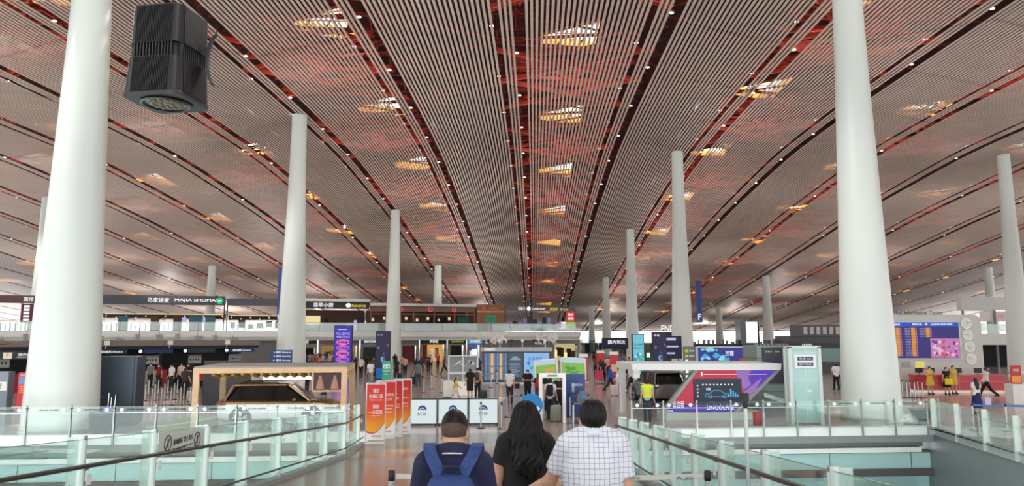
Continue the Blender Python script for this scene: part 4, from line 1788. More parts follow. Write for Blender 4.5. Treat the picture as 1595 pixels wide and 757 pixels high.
dw0, dw1 = ix(1420), ix(1554)
t = thing('information_desk', 'long red information desk with pale foot below the departures board', 'desk', ((dw0 + dw1) / 2, D_, 0), IR)
hw = (dw1 - dw0) / 2
b = MB()
b.box(-hw, hw, 0, .7, .16, 1.08)
part(t, 'front_panel', b, mat('desk_red', (190, 48, 62), .3))
b = MB()
b.box(-hw + .02, hw - .02, .04, .66, 0, .16)
part(t, 'plinth', b, mat('desk_foot', (240, 226, 206), emit=.7))
b = MB()
b.box(-hw - .03, hw + .03, -.05, .75, 1.08, 1.12)
part(t, 'worktop', b, mat('desk_top', (200, 70, 80), .25))
b = MB()
for k in range(1, 6):
    x = -hw + 2 * hw * k / 6
    b.box(x - .008, x + .008, -.006, 0, .16, 1.08)
b.box(-hw, hw, -.006, 0, .70, .715)
part(t, 'joint', b, mat('desk_joint', (226, 150, 150), .4))
for i, (px, lb) in enumerate(((1432, 'first'), (1450, 'second'), (1491, 'third'), (1521, 'fourth'), (1546, 'fifth'))):
    x = ix(px)
    tt_ = thing('desk_monitor', 'black monitor, %s from the left on the red information desk' % lb, 'monitor', (x, D_ + .36 - (x - (dw0 + dw1) / 2) * .052, 1.12), IR, 'monitors on the information desk')
    b = MB()
    b.rbox(-.24, .24, -.02, .02, .1, .42, .01)
    part(tt_, 'screen', b, BLACK())
    b = MB()
    b.lathe([(.1, 0), (.1, .012), (.02, .02), (.02, .2)], n=14)
    part(tt_, 'stand', b, DARK(), True)
for px, lb in ((1439, 'left'), (1531.5, 'right')):
    x = ix(px)
    tt_ = thing('orchid_pot', 'pink orchid in a pot on the %s part of the information desk' % lb, 'plant', (x, D_ + .13 - (x - (dw0 + dw1) / 2) * .052, 1.12))
    b = MB()
    b.lathe([(.07, 0), (.1, .18), (.09, .18), (.0005, .16)], n=14)
    part(tt_, 'pot', b, WHITE(), True)
    b = MB()
    b2 = MB()
    for k in range(4):
        a = k * 1.6
        P_ = [(0, 0, .16), (.06 * math.cos(a), .06 * math.sin(a), .3), (.13 * math.cos(a), .1 * math.sin(a), .38)]
        b.tube(P_, .008, 5)
        for q in range(6):
            f = q / 5
            b2.sphere((.05 * math.cos(a) + .09 * math.cos(a) * f, .05 * math.sin(a) + .06 * math.sin(a) * f, (.31 + .08 * f)), .04, 6, 4)
    part(tt_, 'stem', b, mat('stem_green', (70, 110, 60), .6), True)
    part(tt_, 'blossom', b2, mat('orchid_pink', (206, 120, 190), .6), True)
# low red gate beside the desk
g = ground(1563, 612)
t = thing('side_cabinet', 'low red cabinet at the right end of the information desk', 'cabinet', (ix(1567.5), D_ + .1, 0), IR)
b = MB()
b.box(-.5, .5, 0, .5, .12, .78)
part(t, 'body', b, mat('desk_red', (190, 48, 62)))
b = MB()
b.box(-.5, .5, .02, .48, 0, .12)
part(t, 'plinth', b, mat('desk_foot', (240, 226, 206)))
text(t, '咨询', PAINT_W(), (0, -.006, .45), w=.4, h=.18)
g = at(1587, 590, 40)
t = thing('promo_board', 'red and orange promotional board on a white box at the right edge', 'sign', (g.x, 40, 0), -.1)
b = MB()
b.box(-.5, .8, -.3, .5, 0, 1.02)
part(t, 'white_box', b, WHITE())
b = MB()
b.box(-.42, .12, -.06, .0, 1.02, 2.0)
part(t, 'poster', b, mat('poster_red', (196, 60, 56), .5))
b = MB()
b.box(-.38, .08, -.066, -.06, 1.1, 1.45)
part(t, 'poster_field', b, mat('poster_orange', (236, 160, 80), .5))
text(t, '优惠', PAINT_W(), (-.15, -.07, 1.75), w=.3, h=.15)
# big tub planter behind the right column foot
g = ground(1414, 655)
t = thing('planter_tub', 'dark round planter tub right of the huge right column', 'planter', (g.x + .55, g.y, 0))
b = MB()
b.lathe([(.22, 0), (.34, .08), (.42, .42), (.42, .46), (.38, .46), (.0005, .42)], n=26)
part(t, 'tub', b, mat('tub_green', (36, 50, 46), .45), True)
b = MB()
b.lathe([(.43, .43), (.445, .45), (.43, .475)], n=26, cap=False)
part(t, 'rim', b, DARK(), True)
# ------------------------------------------------------------------ upper shops on their deck
MA, MBp = V(-61.0, 88.0), V(9.9, 110.0)
MS = (MBp.y - MA.y) / (MBp.x - MA.x)
MR = math.atan(MS)
DK0, DK1 = 3.3, 4.3


def mz(px, back=0.0):
    u = (px - 797.5) / F
    y = (MA.y - MA.x * MS + back) / (1 - u * MS)
    return V(u * y, y, 0)


def mspan(px0, px1, back=0.0):
    a, e = mz(px0, back), mz(px1, back)
    return (a + e) / 2, (e - a).length


MZ = {}
deck = MB()
a, e = V(-95, MA.y + (-95 - MA.x) * MS, 0), mz(904)
n = V(-math.sin(MR), math.cos(MR), 0)
deck.prism([a + V(0, 0, DK0 + .2), e + V(0, 0, DK0 + .2), e + n * 16 + V(0, 0, DK0 + .2), a + n * 16 + V(0, 0, DK0 + .2)], (0, 0, DK1 - DK0 - .2))
deck.prism([a + n * .5 + V(0, 0, DK0 - .25), e + n * .5 + V(0, 0, DK0 - .25), e + n * 1.2 + V(0, 0, DK0 - .25), a + n * 1.2 + V(0, 0, DK0 - .25)], (0, 0, .5))
struct('floor_mezzanine', deck, mat('deck_white', (222, 226, 222), .45), 'white edged deck that carries the upper shops', 'floor')
# glass guard of the deck
gp = [0, 62, 125, 190, 252, 312, 372, 432, 500, 560, 630, 690, 745, 795, 845, 897]
t = thing('deck_railing', 'long glass guard rail along the edge of the upper shop deck', 'railing', mz(450) + V(0, 0, DK1), MR)
O = mz(450)
for i in range(len(gp) - 1):
    c, w = mspan(gp[i], gp[i + 1])
    lx = (c - O).length * (1 if c.x > O.x else -1)
    b = MB()
    b.box(lx - w / 2 + .03, lx + w / 2 - .03, .1, .115, .05, 1.1)
    part(t, 'glass_panel', b, glass('deck_glass', (.94, .97, .96), .06, haze=.35))
    b = MB()
    k = max(2, int(w / 1.6))
    b.box(lx - w / 2 - .02, lx - w / 2 + .02, .08, .14, 0, 1.12)
    for q in range(1, k):
        b.box(lx - w / 2 + w * q / k - .012, lx - w / 2 + w * q / k + .012, .09, .13, 0, 1.1)
    b.box(lx - w / 2, lx + w / 2, .09, .13, 1.09, 1.13)
    part(t, 'post', b, GREY())


def shop(px0, px1, zt, zb, label, name='upper_shop', band=None, back=6.0, wall=None, thick=.9, wall_h=3.0, roof=None, cat='shop', z0=DK1):
    c, w = mspan(px0, px1, .6)
    t = thing(name, label, cat, (c.x, c.y, z0), MR)
    b = MB()
    b.box(-w / 2 + .02, w / 2 - .02, .1, .1 + thick, zb - z0, zt - z0)
    sb = part(t, 'sign_band', b, band or mat('band_charcoal', (58, 62, 70), .4))
    for s in (-1, 1):
        b = MB()
        b.box(s * (w / 2 - .1) - .07, s * (w / 2 - .1) + .07, .2, .34, 0, zb - z0)
        part(t, 'post', b, DSTEEL())
    if wall:
        b = MB()
        b.box(-w / 2 + .05, w / 2 - .05, back, back + .2, 0, wall_h)
        part(t, 'back_wall', b, wall)
    if roof:
        b = MB()
        b.box(-w / 2 - .1, w / 2 + .1, -.2, back + .4, zt - z0 + .02, zt - z0 + .4)
        part(t, 'roof_sheet', b, roof)
    return t, w, sb


random.seed(21)


def racks(t, w, y, z0, z1, n, cols, name='shelf_goods', d=.25):
    b = MB()
    for k in range(n):
        b.cur = random.randrange(len(cols))
        x = -w / 2 + .5 + (w - 1.0) * k / max(1, n - 1)
        ww = random.uniform(.2, .45)
        zz = random.uniform(z0, z0 + .3 * (z1 - z0))
        b.box(x - ww, x + ww, y - d, y, zz, zz + random.uniform(.4, 1) * (z1 - zz))
    return part(t, name, b, cols)


def tables(t, w, n, dark):
    """tables and chairs standing behind the glass of a food shop"""
    b = MB()
    for k in range(n):
        x = -w / 2 + .8 + (w - 1.6) * k / max(1, n - 1)
        b.box(x - .4, x + .4, 2.1, 2.9, .70, .75)
        b.box(x - .04, x + .04, 2.45, 2.55, 0, .7)
        b.box(x - .55, x - .5, 2.2, 2.6, .0, .95)
        b.box(x + .5, x + .55, 2.2, 2.6, .0, .95)
    return part(t, 'dining_set', b, dark)


blk = mat('shop_black', (24, 22, 24), .6)
brn = mat('shop_brown', (92, 62, 46), .6, noise=.2)
wlit = mat('shop_lamp_warm', (255, 214, 150), emit=1.3)
cy_l = mat('shop_screen_lilac', (180, 170, 240), emit=1.0)
wlt = mat('shop_light_white', (250, 250, 250), emit=1.1)


def strip_front(t, w, z=2.2):
    """dark fascia with a row of warm lamps inside the shop"""
    b = MB()
    b.box(-w / 2 + .1, w / 2 - .1, 3.4, 3.6, z - .6, z + .05)
    part(t, 'inner_fascia', b, blk)
    b = MB()
    b.box(-w / 2 + .3, w / 2 - .3, 3.34, 3.4, z - .06, z + .03)
    part(t, 'lamp_strip', b, wlit)
    k = int(w / 1.1)
    for q in range(k):
        b = MB()
        x = -w / 2 + .5 + (w - 1) * q / max(1, k - 1)
        b.sphere((x, 3.2, z - .3 - .2 * (q % 2)), .09, 8, 5)
        part(t, 'hanging_lamp', b, wlit)


# far left with maroon blade sign
t, w, sb = shop(-60, 62, 8.5, 7.6, 'upper food shop at the far left with a maroon hanging sign', band=mat('band_maroon_dark', (84, 56, 58), .5))
text(sb, '面馆', LETTER(), (w * .36, .09, 3.75), h=.5)
b = MB()
b.box(w / 2 - 1.9, w / 2 - .7, .3, .5, .9, 3.2)
hg = part(t, 'blade_sign', b, mat('maroon', (96, 40, 48), .5))
b = MB()
for k in range(5):
    b.box(w / 2 - 1.6, w / 2 - 1.0, .28, .3, 1.15 + k * .4, 1.42 + k * .4)
part(hg, 'blade_print', b, wlt)
tables(t, w, 5, DARK())
# dumpling shop
t, w, sb = shop(152, 352, 8.75, 7.6, 'upper food shop with white lettering and a round green mark')
text(sb, '马家烧麦', LETTER(), (-.5, .09, 3.85), w=2.5, h=.62)
text(sb, 'MAJIA SHUMAI', LETTER(), (3.9, .09, 3.85), w=5.0, h=.5)
b = MB()
b.cyl((w / 2 - .7, .06, 3.85), (w / 2 - .7, .1, 3.85), .42, n=20)
gm = part(sb, 'round_mark', b, mat('mark_green', (40, 190, 130), emit=1.0))
b = MB()
b.bar((w / 2 - .9, .05, 3.78), (w / 2 - .5, .05, 3.92), .1, .02, up=(0, 1, 0))
part(gm, 'mark_stroke', b, wlt)
strip_front(t, w)
tables(t, w, 9, GREY())
for x, m, ww in ((-w * .33, 0, .55), (-w * .08, 1, .5), (w * .1, 1, .5), (w * .25, 0, .8), (w * .37, 0, .6)):
    b = MB()
    b.box(x - ww, x + ww, 2.8, 3.2, 0, 1.9)
    part(t, 'service_counter', b, (mat('kiosk_teal', (60, 120, 140), .5), brn)[m])
for x in (w * .14, w * .22, w * .33):
    b = MB()
    b.box(x - .45, x + .45, 3.26, 3.32, 1.2, 1.75)
    part(t, 'menu_screen', b, cy_l)
# noodle shop up to the column
t, w, sb = shop(354, 470, 8.5, 7.6, 'upper food shop hidden partly by the column with the H sign', band=mat('band_slate', (70, 74, 82), .4))
text(sb, '和合谷', mat('sign_rose', (220, 110, 130), emit=.8), (2.6, .09, 3.75), w=1.6, h=.5)
text(sb, 'KITCHEN', LETTER(), (w / 2 - 1.0, .09, 3.75), w=1.6, h=.4)
strip_front(t, w, 2.1)
tables(t, w, 5, DARK())
racks(t, w, 6.0, .2, 1.9, 8, [brn, blk, DARK()])
# black band shop
t, w, sb = shop(472, 576, 8.25, 7.35, 'upper food shop with black band, white lettering and yellow mark', band=mat('band_black', (28, 30, 34), .4), wall=brn, roof=mat('canopy_pale', (216, 216, 212), .5))
text(sb, '翡翠小厨', LETTER(), (-1.7, .09, 3.5), w=2.6, h=.58)
b = MB()
b.sphere((1.6, .1, 3.48), (.36, .06, .3), 12, 8)
part(sb, 'round_mark', b, wlt)
text(sb, 'PANINO', mat('sign_yellow', (250, 226, 40), emit=1.1), (3.0, .09, 3.42), w=1.9, h=.34)
b = MB()
b.box(-w / 2 + .4, -1.9, 3.0, 3.2, .9, 2.1)
part(t, 'menu_screen', b, mat('menu_cream', (250, 230, 170), emit=.9))
racks(t, w, 4.0, .1, 2.0, 9, [blk, DARK(), brn, cy_l])
tables(t, w, 4, DARK())
# wooden restaurant
oak = mat('shop_oak', (126, 84, 60), .5, noise=.15, scale=2)
t, w, sb = shop(578, 741, 7.75, 7.0, 'upper timber framed restaurant with pink ring marks under a white canopy', band=mat('band_timber', (120, 90, 74), .5), wall=brn, roof=mat('canopy_pale', (216, 216, 212), .5))
for x in (-w * .22, w * .06, w * .29):
    b = MB()
    b.tube([(x + .26 * math.cos(a), .08, 3.05 + .26 * math.sin(a)) for a in np.linspace(0, 2 * PI, 15)], .07, 6)
    part(sb, 'ring_mark', b, mat('ring_pink', (240, 90, 110), emit=.9))
b = MB()
for k in range(6):
    x = -w / 2 + .1 + (w - .2) * k / 5
    b.box(x - .1, x + .1, .05, .25, 0, 3.4)
b.box(-w / 2, w / 2, .12, .2, 2.3, 2.45)
part(t, 'timber_frame', b, oak)
b = MB()
b.box(w * .36, w * .46, 2, 2.3, 0, 2.1)
part(t, 'green_door', b, mat('door_teal', (30, 110, 96), .5))
b = MB()
b.box(w * .12, w * .31, 5.5, 5.9, .9, 2.0)
part(t, 'dark_opening', b, blk)
b = MB()
for k in range(9):
    x = -w / 2 + 1 + (w - 2) * k / 8
    b.box(x - .16, x + .16, 5.5, 5.7, 1.5 + .2 * (k % 2), 1.9 + .2 * (k % 2))
part(t, 'wall_lamp', b, mat('lantern_cream', (250, 220, 180), emit=.9))
tables(t, w, 9, GREY())
# timber box with green board
c, w = mspan(743, 785, .5)
t = thing('timber_pavilion', 'brown timber box with a green board among the upper shops', 'shop', (c.x, c.y, DK1), MR)
b = MB()
b.box(-w / 2, w / 2, 0, 6, 0, 3.85)
part(t, 'body', b, mat('pavilion_oak', (140, 92, 58), .5, noise=.12, scale=2))
b = MB()
b.box(-w / 2, w / 2, -.03, 0, 2.72, 2.95)
part(t, 'ledge', b, mat('ledge_oak', (196, 142, 96), .5))
b = MB()
b.box(-.72, .75, -.06, 0, 1.25, 2.3)
gb = part(t, 'green_board', b, mat('board_teal', (60, 160, 126), .5))
text(gb, '堂食', mat('board_line', (30, 110, 90), .6), (0, -.07, 1.78), w=1.0, h=.6)
b = MB()
b.tube([(-1.0 + .16 * math.cos(a), -.03, 3.3 + .16 * math.sin(a)) for a in np.linspace(0, 2 * PI, 13)], .05, 6)
part(t, 'ring_mark', b, mat('ring_pink', (240, 90, 110), emit=.9))
text(t, '柠檬茶', mat('bronze_letter', (186, 140, 100), .4), (.45, -.03, 3.3), w=1.3, h=.32)
# right end
t, w, sb = shop(787, 897, 7.95, 7.3, 'upper shops at the right end with white and yellow lettering', band=mat('band_grey', (92, 94, 96), .4), wall=None)
text(sb, '汉堡王', LETTER(), (-3.0, .09, 3.32), w=1.1, h=.42)
b = MB()
b.sphere((-1.9, .1, 3.33), (.3, .06, .3), 12, 8)
part(sb, 'round_mark', b, wlt)
text(sb, 'COFFEE SHOP', LETTER(), (-.4, .09, 3.3), w=2.0, h=.26)
text(sb, '麦当劳', mat('sign_yellow', (250, 226, 40), emit=1.1), (2.0, .09, 3.3), w=1.2, h=.42)
text(sb, 'M Café', mat('sign_yellow', (250, 226, 40)), (3.7, .09, 3.27), w=1.2, h=.28)
b = MB()
b.box(w / 2 - 1.45, w / 2 - .1, .2, .4, 1.5, 2.95)
rp_ = part(t, 'red_poster', b, mat('poster_crimson', (222, 40, 56), emit=.75))
text(rp_, '特价', LETTER(), (w / 2 - .78, .18, 2.5), w=.9, h=.45)
text(rp_, '美味', LETTER(), (w / 2 - .78, .18, 1.9), w=.9, h=.4)
b = MB()
b.box(w / 2 - 1.5, w / 2 - .05, .15, .35, .85, 1.4)
part(t, 'green_poster', b, mat('poster_lime', (150, 226, 50), emit=.85))
racks(t, w - 1.6, 2.2, .1, 2.3, 12, [mat('goods_pink', (200, 130, 180), .6), wlt, blk, mat('goods_blue', (130, 150, 200), .6), blk, DARK(), mat('goods_yellow', (220, 210, 60), .6)], d=.4)
racks(t, w - 1.6, 6.0, .1, 1.3, 8, [brn, DARK(), blk])

# ------------------------------------------------------------------ ground floor shops below the deck
GB = 5.0


def front(px0, px1, zt, m_open, label, sign=None, sign_m=None, sign_z=(2.55, 3.15), txt=None, txt_m=None, frame=mat('stone_beige', (184, 172, 158), .5)):
    c, w = mspan(px0, px1, GB)
    t = thing('boutique', label, 'shop', (c.x, c.y, 0), MR)
    b = MB()
    b.box(-w / 2, -w / 2 + .35, 0, .5, 0, 3.2)
    b.box(w / 2 - .35, w / 2, 0, .5, 0, 3.2)
    b.box(-w / 2 + .35, w / 2 - .35, 0, .5, zt, 3.2)
    part(t, 'surround', b, frame)
    b = MB()
    b.box(-w / 2 + .35, w / 2 - .35, 1.4, 1.5, 0, zt)
    part(t, 'interior', b, m_open)
    if sign_m:
        b = MB()
        b.box(-w / 2 + .1, w / 2 - .1, -.1, 0, *sign_z)
        s = part(t, 'sign_board', b, sign_m)
        if txt:
            text(s, txt, txt_m or LETTER(), (0, -.11, sum(sign_z) / 2), w=min(w * .7, len(txt) * .42), maxh=.4)
    return t, w


c, w = mspan(-80, 452, GB)
front(455, 497, 2.0, blk, 'dark shop front under the deck right of the H column', 'y', mat('sign_slate', (60, 66, 72), .4), txt='便利店')
t, w = front(499, 562, 2.3, mat('interior_gold', (200, 160, 100), emit=.45), 'golden shop front behind the purple display totem', 'y', mat('sign_grey', (150, 150, 146), .4), txt='茶')
racks(t, w - .8, 1.35, .1, 1.9, 9, [brn, mat('goods_gold', (226, 180, 100), .5), blk])
t, w = front(564, 597, 2.1, mat('interior_green', (70, 84, 80), .5), 'shop front with blue lettered sign left of the dark display totem', 'y', mat('sign_navy', (36, 56, 120), emit=.6), txt='首都机场免税')
front(599, 624, 2.1, blk, 'shop front behind the column with white and black sign', 'y', mat('sign_white', (235, 235, 235), emit=.8), txt='书店', txt_m=PAINT_K())
t, w = front(625, 654, 2.25, mat('interior_red', (150, 40, 34), .4), 'shop front with red doors below the upper timber restaurant', 'y', mat('sign_grey', (150, 150, 146)))
b = MB()
for k in range(4):
    x = -w / 2 + .5 + (w - 1) * k / 3
    b.box(x - .06, x + .06, 1.3, 1.4, 0, 2.2)
part(t, 'door_frame', b, mat('door_red', (190, 50, 40), .4))
t, w = front(656, 697, 2.4, mat('interior_amber', (236, 180, 90), emit=.75), 'glowing amber gift shop with a red left wall', 'y', mat('sign_black', (22, 22, 24), .4), txt='伊泰莲')
b = MB()
b.box(-w / 2 + .4, -w / 2 + 1.2, 1.0, 1.3, 0, 2.4)
part(t, 'red_wall', b, mat('gift_wall_red', (170, 30, 40), .5))
racks(t, w - 1.6, 1.3, .1, 2.1, 10, [mat('goods_red', (206, 60, 40), .5), mat('goods_cream', (244, 224, 180), emit=.7), mat('goods_gold', (226, 180, 100))])
front(699, 727, 2.3, mat('interior_dark', (40, 30, 26), .5), 'dark brown shop front with green and yellow lettering', 'y', mat('sign_black', (22, 22, 24)), txt='全聚德烤鸭店', txt_m=mat('letter_lime', (190, 210, 70), emit=.9))
t, w = front(729, 752, 2.3, mat('interior_blue', (70, 120, 190), emit=.6), 'bright blue shop front left of the flight screens', 'y', mat('sign_cyan', (50, 160, 230), emit=.8), txt='行李服务')
racks(t, w - .8, 1.3, .1, 2.0, 5, [wlt, mat('goods_blue', (130, 150, 200)), wlt])
t, w = front(860, 903, 2.5, mat('interior_cream', (240, 220, 160), emit=.6), 'cream lit shop front under the right end of the deck', 'y', mat('sign_grey', (150, 150, 146)))
racks(t, w - .8, 1.3, .1, 2.0, 6, [brn, blk, wlit])
bk = MB()
a, e = mz(753, GB), mz(862, GB)
bk.prism([a, e, e + n * .4, a + n * .4], (0, 0, 3.3))
a, e = V(-95, MA.y + (-95 - MA.x) * MS + GB, 0), mz(455, GB)
bk.prism([a, e, e + n * .4, a + n * .4], (0, 0, 3.3))
struct('wall_mezzanine', bk, mat('under_wall', (150, 150, 146), .5), 'grey wall under the upper shop deck', 'wall')

# white bird-like installations before the deck
random.seed(31)
for (p0, p1, d, lb, sc) in ((742, 790, 84, 'large white bird-like installation above the flight screens', 1.0), (838, 868, 84, 'small white bird-like installation right of the flight screens', .8)):
    a, e = at(p0, 535, d), at(p1, 535, d)
    t = thing('bird_sculpture', lb, 'sculpture', ((a.x + e.x) / 2, d, 0))
    w = e.x - a.x
    b = MB()
    for k in range(3):
        x = -w / 2 + w * (k + .5) / 3
        b.cyl((x, 0, 0), (x, 0, 2.7), .05, n=8)
    b.bar((-w / 2, 0, 2.7), (w / 2, 0, 2.7), .06)
    part(t, 'stand', b, GREY())
    for k in range(int(22 * sc)):
        b = MB()
        c = V(random.uniform(-w / 2, w / 2), random.uniform(-.3, .3), random.uniform(2.6, 3.6))
        d1 = V(random.uniform(-.9, .9), .1, random.uniform(.4, .9))
        d2 = V(random.uniform(-1.0, .3), -.1, random.uniform(.3, .7))
        b.prism([c, c + d1, c + d1 * .6 + V(.2, 0, -.1)], (0, .03, 0))
        b.prism([c, c + d2, c + d2 * .6 + V(-.2, 0, -.1)], (0, .03, 0))
        b.bar((c.x, c.y, 2.68), c, .02)
        part(t, 'bird', b, mat('bird_white', (240, 242, 240), .5))

# ------------------------------------------------------------------ mezzanine on the right
c0 = at(1545, 500, 86)
t = thing('upper_walkway', 'white upper walkway with shops beyond the row of clocks', 'walkway', (c0.x, 86, 0), -.05)
b = MB()
b.box(-3, 40, 0, 10, 2.6, 3.9)
part(t, 'deck', b, mat('deck_white', (222, 226, 222)))
b = MB()
b.box(-3, 40, .2, .23, 3.9, 5.0)
part(t, 'guard_glass', b, glass('deck_glass'))
b = MB()
b.box(-3, 40, .6, 1.6, 6.6, 8.2)
sb = part(t, 'sign_band', b, mat('walk_band', (200, 202, 200), .5))
b = MB()
b.box(-1, 26, .5, .6, 5.3, 6.5)
ps = part(t, 'poster_strip', b, mat('poster_pale', (224, 214, 216), .5))
text(ps, '川菜·火锅', mat('sign_rose', (220, 110, 130)), (2.6, .48, 5.9), w=3.2, h=.55)
b = MB()
b.box(5.6, 7.4, .44, .5, 5.55, 6.3)
part(ps, 'red_mark', b, mat('mark_red', (206, 50, 70), .5))
b = MB()
for k in range(12):
    b.box(-3 + k * 3.6 - .1, -3 + k * 3.6 + .1, .3, .5, 0, 6.6)
part(t, 'post', b, GREY())
b = MB()
b.box(-3, 40, 6, 6.2, 0, 2.6)
part(t, 'back_wall', b, blk)
# dark shop block left of the huge right column
g = at(1296, 560, 72)
t = thing('shop_block', 'dark shop block with hanging grey panels left of the huge right column', 'shop', (g.x, 72, 0), -.04)
b = MB()
b.box(-3.5, 9, 1.0, 6, 0, 3.6)
part(t, 'body', b, mat('block_dark', (54, 60, 58), .4))
b = MB()
b.box(-3.5, 9, .8, 1.2, 3.6, 4.7)
part(t, 'sign_band', b, mat('block_band', (84, 82, 84), .5))
b = MB()
for k in range(12):
    b.box(-2.3 + k * .62, -1.95 + k * .62, .74, .8, 3.75, 4.5)
part(t, 'hanging_panel', b, mat('panel_pale', (180, 180, 180), .5))
b = MB()
b.box(-.6, 2.8, .9, 1.0, 1.1, 2.4)
part(t, 'display_window', b, mat('window_green', (90, 130, 118), .2))
b = MB()
b.box(-3.4, 9, .9, 1.0, 2.6, 2.9)
part(t, 'lit_letter_row', b, DARK())
text(t, 'FOOD', LETTER(), (-2.0, .86, 2.75), w=.9, h=.2)
# dark shop row behind the billboard
g = at(1110, 560, 78)
t = thing('shop_block', 'long dark shop block behind the blue billboard, topped by small fixtures', 'shop', (g.x, 78, 0), 0)
b = MB()
b.box(-2.2, 13, 1, 7, 0, 2.75)
part(t, 'body', b, mat('row_dark', (40, 40, 42), .5))
random.seed(6)
for k in range(30):
    b = MB()
    x = -2.1 + k * .5
    b.rbox(x, x + random.uniform(.1, .4), 1.2, 1.6, 2.75, 2.75 + random.uniform(.15, .6), .04)
    part(t, 'roof_fixture', b, GREY())
text(t, 'ENDOS', LETTER(), (-3.9, .9, 4.4), w=2.4, h=.7)
b = MB()
b.box(-5.3, -2.4, 1.0, 1.2, 0, 4.05)
part(t, 'letter_wall', b, DARK())
b = MB()
b.box(3.2, 5.2, .6, 2.4, 2.75, 5.2)
gb = part(t, 'glass_case', b, mat('case_dark', (50, 56, 60), .2))
b = MB()
b.box(3.8, 5.0, .55, .6, 2.9, 5.1)
part(gb, 'lit_panel', b, wlt)
# glass fronts far beyond the right-hand columns
g = at(925, 520, 170)
t = thing('far_gate_wall', 'low grey wall with dark openings far beyond the slim columns', 'wall', (g.x, 170, 0), 0)
b = MB()
b.box(-6, 22, 0, 1, 0, 2.2)
part(t, 'body', b, mat('far_grey', (140, 138, 136), .5))
b = MB()
for k in range(9):
    b.box(-5 + k * 3, -4 + k * 3, -.1, 0, 0, 2)
part(t, 'opening', b, blk)
t = thing('glass_partition', 'greenish glass partition far behind the queue between the slim columns', 'partition', (at(925, 540, 120).x, 120, 0))
b = MB()
b.box(-4, 6, 0, .06, .05, 3.1)
part(t, 'pane', b, glass('partition_glass', (.8, .86, .84), .1))
b = MB()
for k in range(6):
    b.box(-4 + k * 2 - .04, -4 + k * 2 + .04, -.03, .09, 0, 3.15)
part(t, 'frame', b, GREY())

# ------------------------------------------------------------------ check-in island at left
KA, KB = V(-33.0, 45.5, 0), V(-19.6, 58.0, 0)
kd = (KB - KA).normalized()
KR = math.atan2(kd.y, kd.x)
KL = (KB - KA).length
t = thing('checkin_island', 'long dark check-in island with brown roof band at left', 'check-in desk', KA, KR)
b = MB()
b.box(-14, KL, 0, 6, 2.88, 3.27)
part(t, 'roof_band', b, mat('island_taupe', (122, 114, 106), .5))
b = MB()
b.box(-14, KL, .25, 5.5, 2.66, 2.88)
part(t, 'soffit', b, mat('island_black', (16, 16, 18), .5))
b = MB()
b.box(-14, KL, 4.2, 4.4, 0, 2.66)  # plain dark grey wall behind the counters
part(t, 'back_wall', b, mat('island_charcoal', (36, 36, 40), .6))
for k in range(11):
    x = -13.4 + k * (KL + 13) / 10.3
    b = MB()
    b.box(x - 1.0, x + 1.0, .28, .34, 2.35, 2.64)
    s = part(t, 'number_board', b, mat('board_navy', (28, 30, 96), emit=.55) if k % 2 == 0 else mat('board_ink', (20, 20, 40), .4))
    b = MB()
    b.cyl((x - 1.2, .2, 2.5), (x - 1.2, .26, 2.5), .11, n=14)
    part(s, 'number_lamp', b, LETTER())
    if k % 3 == 1:
        text(s, '国内值机 Check-in', LETTER(), (x, .27, 2.5), w=1.4, h=.16)
    b = MB()
    b.box(x - .48, x + .48, 1.55, 1.6, 1.55, 2.16)
    pb = part(t, 'notice_board', b, mat('notice_pale', (176, 178, 176), .5))
    b = MB()
    b.box(x - .48, x + .48, 1.54, 1.55, 2.06, 2.1)
    for q in range(4):
        b.sphere((x - .33 + q * .2, 1.545, 1.84), (.055, .01, .09), 6, 4)
    part(pb, 'pictogram', b, PAINT_K())
    b = MB()
    b.box(x - .9, x + .6, 1.4, 2.0, 0, 1.05)
    part(t, 'counter', b, mat('counter_dark', (54, 54, 58), .4) if k % 2 else mat('counter_pale', (160, 158, 156), .4))
    b = MB()
    b.box(x - .3, x + .1, 1.5, 1.54, 1.1, 1.42)
    part(t, 'monitor', b, BLACK())
    b = MB()
    b.rbox(x + .7, x + 1.0, 1.2, 1.5, .0, 1.15, .03)
    part(t, 'red_seat', b, mat('seat_red', (160, 36, 40), .5))
for k in range(7):
    x = -9 + k * (KL + 8) / 6.4
    b = MB()
    b.rbox(x - .16, x + .16, -.3, -.02, 2.95, 3.25, .04)
    b.bar((x, -.05, 2.9), (x - .1, -.3, 2.75), .04)
    part(t, 'spotlight', b, WHITE())
random.seed(17)
for k in range(16):
    b = MB()
    x = -4 + k * 1.35
    hh = random.uniform(.15, .5)
    b.box(x, x + random.uniform(.15, .6), .5, .9, 3.27, 3.27 + hh)
    b.cyl((x + .2, .7, 3.27 + hh), (x + .2, .7, 3.27 + 2 * hh), .025, n=6)
    part(t, 'roof_fixture', b, mat('fixture_pale', (150, 152, 150), .5))
b = MB()
for x in (-12, -6, 0, 6, 12, KL - .3):
    b.box(x - .15, x + .15, 3.2, 3.5, 0, 2.66)
part(t, 'support_post', b, DARK())
g = at(26, 553, 44.2)
t = thing('direction_sign', 'dark blue hanging direction sign left of the huge left column', 'sign', (g.x, 43.6, 2.2), .2)
b = MB()
b.box(-1.4, 1.55, 0, .12, 0, .44)
part(t, 'sign_board', b, mat('sign_ink', (24, 26, 60), emit=.5))
b = MB()
b.box(-.35, .12, -.01, 0, .04, .40)
yt = part(t, 'icon_tile', b, mat('tile_cream', (232, 214, 180), emit=.9))
text(yt, 'F', PAINT_K(), (-.11, -.02, .24), h=.2)
text(t, '国内出发', LETTER(), (.9, -.01, .28), w=.9, h=.15)
text(t, 'Domestic Departure', LETTER(), (.9, -.01, .12), w=1.0, h=.07)
b = MB()
b.cyl((-.9, -.02, .22), (-.9, 0, .22), .13, n=16)
part(t, 'round_icon', b, LETTER())
b = MB()
